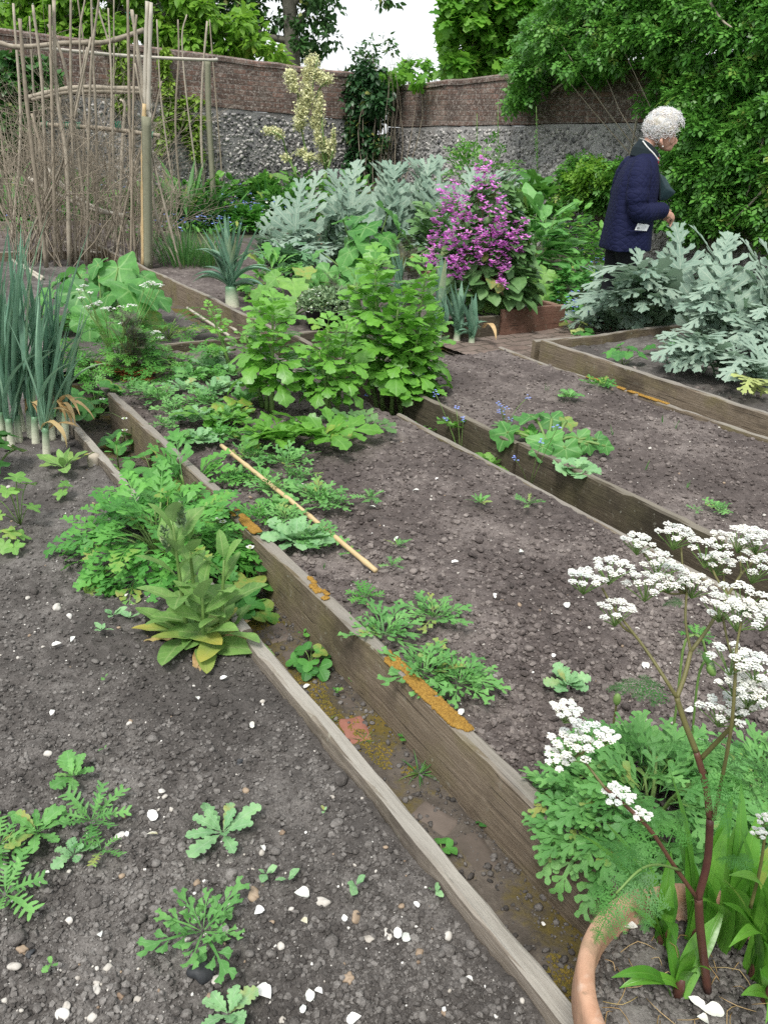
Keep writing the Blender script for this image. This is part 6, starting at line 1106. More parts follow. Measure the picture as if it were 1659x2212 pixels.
def twigs(mb, C, root, r, n_, rad=.012):
    for i in r.integers(0, len(C), n_): tube(mb, spline([root, root * .4 + C[i] * .6 + r.normal(0, .15, 3), C[i]], 8), np.linspace(rad, rad * .25, 8), 5)
t_tree = tpl('tree', lambda i: T_TREE, 1); t_map = tpl('maple', lambda i: T_MAPLE, 1)
t_ivy = tpl('ivyl', lambda i: T_poly([[0, 0], [-.05, -.3], [.25, -.38], [.5, -.3], [1, 0], [.5, .3], [.25, .38], [-.05, .3]]), 1)
t_rose = tpl('rosel', lambda i: compose([(T_DIA, .55, 0, 0, .5), (T_DIA, .4, .02, 1.1, .42), (T_DIA, .4, -.02, -1.1, .42), (T_DIA, .15, .02, 1.2, .36), (T_DIA, .15, -.02, -1.2, .36)]), 1)
# ------------------------------------------------------------------ trees behind the walls
def tree(label, base, trunk_pts, r0, crown_blobs, Y, mat, ts, Lpx, per, cell, thick, seed, limbs=(), name='tree', droop=.4, barkm='bark', fill=1.):
    r = np.random.default_rng(seed); o = thing(name, label, 'tree', base); mb = MB(); P = spline(trunk_pts, 16); tube(mb, P, np.linspace(r0, r0 * .55, 16), 12)
    build(mb, 'trunk', M[barkm], o)
    for lp in limbs:
        mb = MB(); tube(mb, spline(lp, 10), np.linspace(r0 * .42, r0 * .12, 10), 8); build(mb, 'limb', M[barkm], o)
    C, Rd = blobs(crown_blobs, Y, cell=cell, thick=thick, seed=seed, fill=fill); k = Y * 1.1 / F; mb = MB(); cloud(mb, ts, C, Rd, per, Lpx * k, r, droop); build(mb, 'crown', M[mat], o)
    mb = MB(); twigs(mb, C, P[-3], r, 26, r0 * .12); build(mb, 'branches', M[barkm], o)
A = at
tree('grey-trunked tree with small dark leaves behind the left wall', (A(628, 140, 20)[0], 20, 0), [np.array([A(632, 140, 20)[0] + .15, 20, 0]), A(632, 120, 20), A(624, 0, 20), A(612, -160, 20)], .2,
     [(545, 20, 90, 60), (672, 40, 48, 60), (702, 75, 16, 34), (650, 105, 55, 25), (470, 20, 90, 50), (560, -80, 190, 70), (712, 25, 14, 30), (500, 90, 60, 30), (380, 20, 80, 50), (688, 110, 22, 14), (250, 10, 130, 60), (100, 10, 110, 60), (715, -25, 22, 40), (838, -4, 22, 5)], 20.2, 'dark', t_tree, 11, 46, 30, .9, 1, [[A(628, 90, 20), A(560, 70, 19.9), A(498, 15, 19.8)], [A(622, 20, 20), A(680, -40, 20), A(760, -90, 20)], [A(626, 60, 20), A(660, 30, 20.2), A(700, -10, 20.4)]], fill=.8)
tree('bright green broad-leaved tree whose low boughs hang behind the bean frame', (A(250, 100, 16.5)[0], 16.7, 0), [np.array([A(250, 100, 16.5)[0], 16.7, 0]), A(250, 60, 16.7), A(245, -200, 16.7)], .16,
     [(40, 45, 60, 45), (110, 70, 60, 40), (190, 60, 60, 45), (280, 40, 60, 40), (350, 60, 50, 40), (410, 70, 45, 40), (470, 70, 50, 40), (520, 95, 40, 25), (560, 112, 36, 18), (450, 110, 50, 16), (30, 95, 40, 22), (540, 50, 30, 30), (90, 30, 70, 40), (400, 20, 60, 30), (200, -60, 240, 60), (595, 118, 24, 12)], 16.4, 'lime', t_tree, 17, 44, 26, .5, 2, [[A(250, 20, 16.5), A(380, 40, 16.4), A(540, 90, 16.3)], [A(250, 40, 16.5), A(120, 40, 16.3), A(20, 60, 16.2)]], fill=.62)
tree('maple with lobed leaves rising over the right wall beside the sky gap', (A(1230, 120, 15.8)[0], 15.8, 0), [np.array([A(1230, 120, 15.8)[0], 15.8, 0]), A(1230, 60, 15.8), A(1215, -200, 15.8)], .17,
     [(1000, 60, 50, 45), (1060, 40, 70, 55), (1010, 115, 40, 35), (1080, 110, 55, 40), (1150, 60, 80, 70), (1005, 20, 40, 40), (1100, -30, 150, 60), (1180, 120, 60, 40), (982, 45, 14, 26), (990, -30, 35, 40), (1260, 40, 80, 70), (1030, 150, 40, 18), (1330, 20, 90, 60), (980, 150, 26, 10)], 15.5, 'syc', t_map, 19, 38, 30, .6, 3, [[A(1225, 60, 15.7), A(1120, 60, 15.6), A(1000, 40, 15.5)], [A(1222, 20, 15.7), A(1110, -40, 15.6), A(990, -60, 15.5)]], fill=.7)
tree('small pale sprig of a tree showing above the right wall in the sky gap', (A(870, 170, 17.5)[0], 17.5, 0), [np.array([A(875, 170, 17.5)[0], 17.5, 0]), A(873, 160, 17.5), A(880, 138, 17.5)], .03, [(862, 150, 20, 9), (895, 140, 26, 10), (925, 150, 20, 10), (945, 160, 18, 8), (880, 160, 26, 7)], 17.5, 'syc', t_map, 13, 7, 17, .2, 4)
def climber(label, lst, wall, off, thick, mat, ts, Lpx, per, cell, seed, root=None, name='climbing_plant', cat='climbing plant', stems=(), fill=1., droop=.3, sm='twig', rad=.012, ntw=16):
    r = np.random.default_rng(seed); C, Rd = blobs(lst, None, wall, off, thick, cell, seed, fill=fill); c0 = C.mean(0) if root is None else np.asarray(root, float); b = np.array([c0[0], c0[1], 0.])
    o = thing(name, label, cat, b); mb = MB(); k = mpp(C.mean(0)); cloud(mb, ts, C, Rd, per, Lpx * k, r, droop); build(mb, 'foliage', M[mat], o); mb = MB(); twigs(mb, C, b, r, ntw, rad); build(mb, 'stem', M[sm], o)
    for pts in stems:
        mb = MB(); tube(mb, spline([onwall(u, v, of, wall) for u, v, of in pts], 14), np.linspace(.016, .008, 14), 7); build(mb, 'branch', M['pole' if sm == 'twig' else sm], o)
    return o
climber('great climbing rose arching over the right wall and down behind the woman', [(1180, 75, 60, 70), (1290, 80, 90, 70), (1400, 70, 90, 70), (1520, 70, 100, 80), (1640, 90, 70, 100), (1450, 150, 40, 36), (1490, 190, 55, 70), (1570, 210, 90, 90), (1650, 260, 60, 110), (1500, 300, 60, 80), (1580, 330, 90, 80), (1650, 400, 60, 80), (1510, 400, 60, 70), (1580, 440, 70, 60), (1140, 140, 40, 50), (1210, 140, 60, 30), (1120, 190, 28, 35), (1128, 235, 18, 35), (1420, 240, 18, 30), (1310, 130, 50, 16), (1650, 480, 50, 50), (1480, 470, 50, 40), (1460, 350, 40, 50), (1350, -30, 200, 60), (1600, -30, 120, 60), (1760, 60, 70, 110), (1770, 250, 70, 110), (1760, 420, 70, 90), (1880, 150, 60, 140), (1880, 380, 60, 120)], 'R', .25, .55, 'rose', t_rose, 30, 60, 34, 11, np.array([4.1, 9.9, 0]),
        stems=[((1659, 250, .5), (1640, 330, .55), (1610, 430, .6)), ((1659, 400, .6), (1600, 460, .6), (1560, 495, .6)), ((1530, 0, .6), (1555, 40, .6), (1580, 60, .6)), ((1190, 200, .2), (1240, 160, .25), (1290, 130, .3)), ((1480, 90, .4), (1500, 130, .4), (1520, 165, .4)), ((1380, 230, .1), (1365, 310, .1), (1350, 380, .12))], fill=.75, ntw=30)
climber('lower rose shoots on the flint behind the woman, left of her', [(1335, 355, 30, 24), (1270, 385, 50, 40), (1330, 390, 40, 40), (1240, 420, 50, 40), (1300, 430, 50, 30), (1240, 375, 24, 20)], 'R', .35, .3, 'rose', t_rose, 24, 50, 28, 12, np.array([3.0, 12.3, 0]), fill=.7)
climber('yellow-green shrub leaning on the wall right behind the woman', [(1260, 370, 40, 30), (1300, 395, 36, 26), (1240, 405, 30, 24)], 'R', .55, .2, 'lime', t_rose, 22, 26, 24, 13, np.array([2.9, 12.2, 0]), name='shrub', cat='shrub', fill=.6)
climber('dark evergreen creeper filling the corner between the two walls', [(782, 178, 36, 38), (778, 225, 50, 60), (776, 290, 52, 55), (775, 330, 50, 40), (796, 142, 18, 18), (820, 225, 20, 30), (745, 260, 26, 40), (765, 360, 45, 30)], 'R', .5, .35, 'ever', t_tree, 14, 75, 26, 14, np.array([-.42, 14.9, 0]), name='evergreen_creeper', ntw=24)
climber('thin dark twigs topping the corner creeper against the sky', [(772, 128, 18, 18), (805, 112, 14, 20), (838, 90, 10, 8), (792, 98, 12, 12), (845, 108, 8, 10)], 'R', .5, .25, 'dark', t_tree, 11, 14, 18, 15, np.array([-.42, 14.9, 0]), name='creeper_shoot', ntw=22, rad=.006)
climber('bright sprig of maple leaves at the left end of the right wall', [(828, 175, 20, 16), (815, 195, 16, 18), (845, 160, 18, 10), (905, 180, 14, 10)], 'R', .2, .2, 'syc', t_map, 17, 20, 20, 16, np.array([-.12, 14.8, 0]))
climber('dark ivy over the left end of the flint wall', [(25, 150, 40, 30), (20, 210, 45, 40), (60, 170, 40, 35), (30, 270, 45, 50), (95, 200, 25, 40), (20, 330, 40, 40), (60, 240, 30, 30), (100, 150, 24, 20)], 'L', .22, .3, 'ivy', t_ivy, 17, 55, 28, 17, np.array([-5.4, 12.4, 0]), name='ivy', cat='ivy')
for i, (lst, lab) in enumerate((([(360, 120, 10, 16), (358, 150, 9, 18), (364, 190, 11, 22), (368, 235, 12, 22), (360, 275, 14, 24), (352, 310, 12, 20)], 'pale ivy strip on the wall just right of the bamboo post'), ([(250, 95, 24, 12), (262, 130, 14, 20), (258, 175, 12, 20), (262, 215, 12, 24)], 'pale ivy patch on the wall behind the bean frame, left of the post'), ([(397, 220, 6, 16), (402, 260, 8, 20), (410, 300, 12, 16), (420, 325, 14, 14)], 'thin pale ivy strand on the flint, left of the grey post'), ([(428, 225, 5, 16), (428, 270, 6, 20), (422, 300, 8, 16)], 'thin pale ivy strand on the flint touching the grey post'))):
    climber(lab, lst, 'L', .1, .1, 'ivyl', t_ivy, 11, 26, 12, 20 + i, name='ivy', cat='ivy', ntw=5, rad=.006)
# ------------------------------------------------------------------ border plants below the walls
MD = lambda *a, **k: mound(*a, cat='border plant', name='border_plant', **k)
def border(label, u, v, rx, h, N, ts, Lpx, mat, seed, el=(-.1, 1.2), W=1., ry=None): mound(label, u, v, rx, (ry or rx * .7), h, N, ts, Lpx, mat, 'border plant', 'border_plant', el, (.3, 1.1), seed=seed, W=W, stems=10)
border('light green feathery plant with spires behind the silver cardoon and purple flowers', 1020, 545, 105, 225, 240, t_pinn, 42, 'mix', 31, W=.9)
border('dark lobed-leaved plant against the wall right of the purple flower tips', 1135, 570, 80, 200, 150, t_geran, 42, 'rose', 32)
border('broad light green leafy plant right of the purple flowers', 1150, 640, 75, 205, 170, t_fox, 60, 'lobe', 33, W=1.3)
border('mid green leafy border plant left of the woman', 1215, 625, 70, 175, 300, t_hon, 24, 'mix', 34)
border('low green border plant at the walk in front of the woman', 1235, 665, 50, 95, 200, t_hon, 20, 'straw', 35)
border('green border plant beside the woman below the flint', 1285, 600, 60, 110, 240, t_fox, 26, 'rose', 36, W=1.2)
border('dark green leaves between the silver cardoon and the purple flowers', 950, 620, 60, 170, 130, t_lov, 60, 'honl', 37)
border('leafy green plant below the right cardoons by the wall foot', 1500, 560, 130, 90, 300, t_hon, 26, 'rose', 38); border('dark leafy plant at the wall foot at the right edge', 1630, 580, 110, 130, 300, t_hon, 28, 'ivy', 39)
border('green clump between the tall mallow and the large leek', 590, 640, 55, 90, 90, t_opium, 46, 'mix', 40)
border('low green border plants below the left flint wall, right part', 610, 488, 70, 85, 240, t_geran, 24, 'mix', 41); border('green leafy border plants behind the large leek', 540, 500, 60, 60, 200, t_geran, 24, 'cicely', 42); border('dark low leaves by the foot of the creeper', 740, 500, 90, 120, 200, t_fox, 36, 'rose', 43, W=1.3)
for i, (u_, w_, h_, ts_, m_) in enumerate(((60, 60, 80, t_fox, 'rose'), (190, 70, 95, t_hon, 'mix'), (310, 60, 75, t_geran, 'rose'), (400, 60, 85, t_fox, 'cicely'), (490, 60, 90, t_hon, 'rose'), (570, 60, 95, t_geran, 'mix'), (650, 60, 100, t_fox, 'rose'))):
    border(['dark leafy plant at the wall foot behind the frame, farthest left', 'leafy green plant at the wall foot behind the middle of the bean frame', 'lobed dark plant at the wall foot just left of the bamboo post', 'fresh green plant at the wall foot between the bamboo and grey posts', 'dark leafy plant at the wall foot right of the grey post', 'lobed green plant at the wall foot above the big leek', 'dark leafy plant at the foot of the cream plumes'][i], u_, 474, w_, h_, 190, ts_, 26, m_, 70 + i)
border('bright leafy weeds at the foot of the bean frame, left', 60, 500, 40, 30, 50, t_opium, 30, 'lobe', 44); border('low green plants under the bean frame canes', 300, 515, 60, 36, 90, t_fox, 24, 'mix', 45)
def clump(label, u, v, n_, Lpx, spread, seed=0, mat='grass', W=1., bend=(.3, 1.6), name='daylily', cat='daylily', el=(.9, 1.5), lift=0): tuft(label, u, v, n_, Lpx, mat, name, cat, spread, el, bend, W, lift=lift)
clump('strappy daylily clump at the left edge below the ivy', 25, 492, 90, 150, 45); clump('strappy daylily clump behind the bean frame right of the post', 395, 492, 120, 150, 55); clump('shorter strappy clump behind the grey post', 470, 492, 70, 110, 40, W=.9); clump('dark strappy leaves behind the middle of the bean frame', 180, 492, 80, 120, 70); clump('iris leaves standing before the flint wall', 580, 478, 26, 110, 40, W=1.2, bend=(0, .3), name='iris', cat='iris'); clump('iris leaves below the cream plumes', 655, 478, 22, 100, 30, W=1.2, bend=(0, .3), name='iris', cat='iris')
clump('chives in a dense grassy clump right of the bamboo post', 400, 572, 260, 90, 60, mat='chive', W=.28, bend=(.1, .9), name='chives', cat='chives'); clump('smaller chive clump beside the large leek', 455, 575, 150, 80, 40, mat='chive', W=.28, bend=(.1, .9), name='chives', cat='chives')
def fm(label, pts, u, v, mat='blue', N=60, spread=(30, 14), seed=0):
    r = np.random.default_rng(seed); p = gz(u, v); k = mpp(p); o = thing('forget_me_not', label, 'forget-me-not', p); mb = MB(); q = p + np.stack([r.normal(0, spread[0] * k, N), r.normal(0, .25, N), np.abs(r.normal(0, spread[1] * k, N)) + .06], -1)
    for pet in range(4): put(mb, [T_DIA], q, pet * 1.57 + r.uniform(0, 1, N), r.uniform(-.1, .7, N), 4.4 * k, r, W=2.)
    build(mb, 'blossom', M[mat], o); mb = MB(); N2 = 160; put(mb, t_fox, p + np.stack([r.normal(0, spread[0] * k, N2), r.normal(0, .25, N2), np.abs(r.normal(0, spread[1] * .5 * k, N2))], -1), r.uniform(0, 6.28, N2), r.uniform(0, 1.2, N2), 20 * k, r, bend=.5); build(mb, 'foliage', M['mix'], o)
fm('pale blue forget-me-nots in a low drift behind the large leek', 0, 545, 488, N=260, spread=(34, 20), seed=1); fm('white and blue forget-me-nots beside the silver cardoon', 0, 580, 485, 'white', 120, (18, 18), 2); fm('blue forget-me-nots along the gravel walk beside the reddish board', 0, 1240, 690, N=50, spread=(22, 16), seed=3); fm('deep blue flowers beside the woman', 0, 1285, 620, N=40, spread=(10, 34), seed=4); fm('blue forget-me-nots behind the bean frame', 0, 130, 492, N=130, spread=(60, 30), seed=5); fm('blue forget-me-nots below the grey post', 0, 420, 500, N=90, spread=(50, 16), seed=6)
# tall spires behind the purple flowers
for (tu, tv, bu, lab) in ((1030, 245, 1025, 'left'), (1075, 225, 1072, 'middle'), (1158, 230, 1156, 'right')):
    p = gz(bu, 560); mb = MB(); top = at(tu, tv, p[1]); o = thing('flower_spire', 'tall green flower spire before the right wall, %s one of three' % lab, 'flower spire', p); tube(mb, spline([p, (p + top) / 2 + [.02, 0, 0], top], 8), np.linspace(.008, .003, 8), 5); build(mb, 'stem', M['stem'], o); mb = MB(); r = np.random.default_rng(tu); N = 120; f = r.random(N); put(mb, t_fox, p + (top - p) * (.55 + .45 * f)[:, None] + r.normal(0, .008, (N, 3)), r.uniform(0, 6.28, N), r.uniform(-.2, .8, N), .05 * (1.2 - f), r); build(mb, 'flower_bud', M['mix'], o)
# ornamental rhubarb with cream plumes
def rheum():
    r = np.random.default_rng(6); Y = 13.0; p = np.array([at(690, 380, Y)[0], Y, 0.]); o = thing('ornamental_rhubarb', 'ornamental rhubarb with tall cream flower plumes before the corner', 'rhubarb', p); Q = lambda zx, zy: at(497.7 + zx * .35, zy * .35, Y + r.uniform(-.1, .1))
    for pts in (((590, 1050), (510, 600), (540, 350)), ((490, 1030), (440, 800), (415, 560), (380, 450)), ((415, 1100), (350, 950), (320, 850), (260, 810)), ((600, 1030), (570, 800), (560, 560)), ((510, 700), (545, 560), (600, 500)), ((605, 1040), (640, 900), (635, 800))):
        mb = MB(); tube(mb, spline([Q(*q) for q in pts], 12), np.linspace(.018, .007, 12), 6); build(mb, 'stem', M['stem'], o)
    mb = MB(); tube(mb, spline([p, Q(590, 1050)], 5), [.03] * 5, 7); build(mb, 'stem', M['stem'], o)
    for (zx, zy, rx_, ry_) in ((375, 480, 36, 50), (395, 540, 30, 30), (505, 390, 40, 45), (520, 450, 36, 40), (470, 480, 22, 70), (480, 590, 36, 70), (590, 490, 50, 30), (557, 620, 12, 60), (440, 690, 34, 60), (460, 640, 34, 40), (540, 700, 34, 70), (530, 760, 40, 40), (430, 770, 36, 36), (250, 810, 50, 20), (300, 830, 24, 24), (345, 975, 34, 18), (440, 945, 34, 20), (490, 970, 36, 22), (585, 900, 34, 40), (600, 960, 34, 40), (635, 880, 16, 70), (560, 980, 26, 26), (540, 840, 20, 50)):
        c = Q(zx, zy); k = mpp(c) * .35; N = int(90 + rx_ * ry_ / 4); d = r.normal(0, .5, (N, 3)); mb = MB(); place(mb, T_DIA, c + d * [rx_ * k, rx_ * k * .8, ry_ * k], r.uniform(0, 6.28, N), r.uniform(-.6, 1.4, N), r.uniform(.02, .045, N), 1.5, bend=.6, roll=r.normal(0, .8, N), rng=r); build(mb, 'flower_plume', M['cream'], o)
    for (u, v) in ((640, 400), (690, 395), (600, 380)):
        mb = MB(); c = at(u, v, Y); put(mb, t_holly, c[None], r.uniform(-3, 0), -.3, .35, r, cup=.1); build(mb, 'leaf', M['holly'], o)
rheum()
# ------------------------------------------------------------------ bean frame of hazel poles and brushwood
def beanframe():
    r = np.random.default_rng(15); p0 = gz(318, 582); o = thing('bean_frame', 'bean frame of hazel poles, bamboo and tangled brushwood beside the brown board', 'bean frame', p0)
    Z = lambda zx, zy: (zx * .35, zy * .35)
    def up(pts, rad, mat, name, n_=6, lean=0., base=None, flat=None):
        b = gz(*Z(*pts[-1])) if base is None else np.array(base); b = b.copy(); Yb = b[1]; m = len(pts); Q = [at(*Z(*q), Yb + lean * (1 - i / (m - 1))) for i, q in enumerate(pts[:-1])] + [b]
        P = spline(Q, 18); mb = MB(); R_ = np.linspace(rad * .75, rad * 1.1, 18) * (1 + .12 * np.sin(np.arange(18) * 2.1 + r.uniform(0, 6))) if n_ != 4 else np.full(18, rad); tube(mb, P, R_, n_, rnd=r.random()); return build(mb, name, M[mat], o)
    up([(905, 720), (916, 1660)], .042, 'post', 'post', 4); up([(1283, 365), (1290, 700), (1330, 1400)], .042, 'post', 'post', 4)
    up([(912, 8), (903, 300), (897, 620), (893, 800), (905, 1650)], .022, 'bamgrey', 'bamboo_cane', 8); up([(893, 640), (887, 1000), (889, 1657)], .023, 'bamboo', 'bamboo_cane', 8); up([(935, 15), (926, 300), (920, 560), (918, 720), (920, 760), (930, 1650)], .021, 'bamgrey', 'bamboo_cane', 8)
    V = [((0, 770), (45, 1100), (95, 1450)), ((0, 1040), (150, 1380)), ((85, 20), (130, 800), (75, 1500)), ((125, 115), (165, 600), (235, 1200), (290, 1650)), ((185, 100), (210, 600), (250, 1500)), ((205, 30), (265, 560), (300, 1620)), ((310, 30), (325, 700), (345, 1640)), ((335, 0), (350, 560), (415, 1000), (430, 1640)), ((440, -40), (440, 500), (470, 1640)), ((480, -20), (520, 320), (520, 900), (500, 1500)), ((565, -40), (575, 300), (600, 900), (600, 1640)), ((705, -60), (705, 600), (700, 1300), (690, 1480)), ((790, -60), (800, 600), (820, 1300), (850, 1640)), ((670, 50), (690, 500), (720, 1640)), ((610, 50), (690, 450), (660, 1450)), ((845, 90), (830, 400), (800, 1640)), ((815, 60), (850, 300), (890, 680), (905, 1640)), ((970, 120), (985, 450), (1000, 650), (1040, 950), (1110, 1400)), ((1100, 120), (1105, 350), (1085, 800), (1130, 1390)), ((1155, 90), (1125, 240), (1155, 620), (1225, 1150), (1250, 1380)), ((1280, 130), (1250, 500), (1245, 900), (1275, 1390)), ((1295, 120), (1315, 380), (1350, 800), (1390, 1340)), ((565, 230), (420, 900), (290, 1230), (100, 1590)), ((540, 290), (400, 950), (330, 1200), (120, 1570)), ((1000, 500), (940, 750), (820, 1080), (690, 1600)), ((835, 390), (890, 690), (930, 900), (1000, 1200), (1120, 1660)), ((300, 150), (400, 400), (480, 900), (560, 1640)), ((0, 1200), (20, 1400)), ((530, -40), (500, 400), (640, 1640)), ((245, 900), (280, 1300), (230, 1600)), ((370, 600), (400, 1000), (450, 1600)), ((620, -60), (560, 500), (540, 1640)), ((735, 620), (770, 640), (760, 850), (740, 1280), (700, 1500)), ((200, 700), (300, 1100), (390, 1600)), ((880, 900), (800, 1200), (640, 1600)), ((930, 850), (960, 1300), (1090, 1640))]
    for i, pts in enumerate(V): up(pts, r.choice([.010, .0125, .015, .019]), 'pole' if i % 3 else 'twig', 'pole', 7)
    def rail(pts, rad, mat='pole', Ya=8.35, Yb=8.35, name='rail'):
        m = len(pts); P = spline([at(*Z(*q), Ya + (Yb - Ya) * i / (m - 1)) for i, q in enumerate(pts)], 20); mb = MB(); tube(mb, P, rad * (1 + .1 * np.sin(np.arange(20) * 1.7)), 7); return build(mb, name, M[mat], o)
    rail([(0, 265), (120, 290), (430, 265), (650, 260), (890, 185)], .022); rail([(250, 295), (560, 325), (860, 350), (1290, 370), (1340, 365)], .018, 'bamgrey', 9.5, 11.9); rail([(170, 605), (280, 575), (480, 540), (700, 545), (940, 550)], .022, 'pole'); rail([(200, 615), (270, 600), (480, 565), (940, 572)], .020); rail([(-60, 255), (0, 265), (125, 292)], .014, 'bamgrey')
    g1 = rail([(250, 770), (400, 775), (700, 800), (890, 825), (990, 838)], .021, 'twig'); rail([(180, 1100), (300, 1170), (460, 1250), (600, 1300), (770, 1330)], .02, 'bamgrey'); rail([(280, 1030), (450, 1200), (600, 1285), (760, 1335)], .018, 'bamgrey'); rail([(390, 1490), (600, 1560), (760, 1500)], .012, 'bamgrey'); rail([(700, 1480), (780, 1600), (870, 1700)], .014, 'bamgrey')
    for (zx, zy) in ((280, 770), (410, 773), (480, 775), (930, 832), (800, 100), (730, 770)):
        mb = MB(); c = at(*Z(zx, zy), 8.33); th = np.linspace(0, 6.28 * 3, 30); tube(mb, c + np.stack([np.linspace(-.03, .03, 30), .028 * np.sin(th), .028 * np.cos(th)], -1), [.004] * 30, 4); build(mb, 'twine', M['twine'], o)
    mb = MB()                                           # brushwood: stems that fork again and again
    def branch(p, d, L, rad, lev):
        m = 6; P = [p]; dd = d
        for i in range(m): dd = dd + r.normal(0, .16, 3); dd /= np.linalg.norm(dd); P.append(P[-1] + dd * L / m)
        P = np.array(P); tube(mb, P, np.linspace(rad, rad * .45, m + 1), 4 if lev else 5, False)
        if lev < 2:
            for i in range(3 if lev == 0 else 2 + (r.random() < .5)):
                j = r.integers(2, m + 1); nd_ = dd + r.normal(0, .55, 3); nd_[2] = abs(nd_[2]) * .6 + .25 * r.random(); nd_ /= np.linalg.norm(nd_); branch(P[j], nd_, L * r.uniform(.35, .65), rad * .5, lev + 1)
    for i in range(225):
        u = r.uniform(10, 305) if i % 6 else r.uniform(300, 385); row = r.random() < .55; b = gz(u + 20, 552 + r.uniform(-6, 24)) if row else gz(u, 515 + r.uniform(-10, 18)); d = np.array([r.normal(0, .3), r.normal(0, .2), 1.]); d /= np.linalg.norm(d); branch(b, d, r.uniform(.7, 1.5) * (1 if u < 300 else .6), r.uniform(.003, .007), 0)
    build(mb, 'brushwood', M['twig'], o, kind='stuff')
beanframe()
# canes lying by the hollyhock, sticks
for (a, b, rad, lab) in (((445, 640, .03), (505, 705, .03), .012, 'upper cane lying in the gap behind the cross board'), ((430, 655, .03), (512, 715, .03), .012, 'middle cane lying in the gap behind the cross board'), ((405, 665, .05), (495, 725, .03), .010, 'lower cane lying in the gap behind the cross board'), ((28, 562, .06), (90, 605, .06), .015, 'pale cane lying on the ground left of the hollyhock'), ((48, 572, .08), (95, 600, .08), .012, 'second pale cane left of the hollyhock')):
    A_, B_ = g(*a), g(*b); rod(lab, [A_, (A_ + B_) / 2, B_], rad, 'bamgrey', 'bamboo_cane', 'cane')
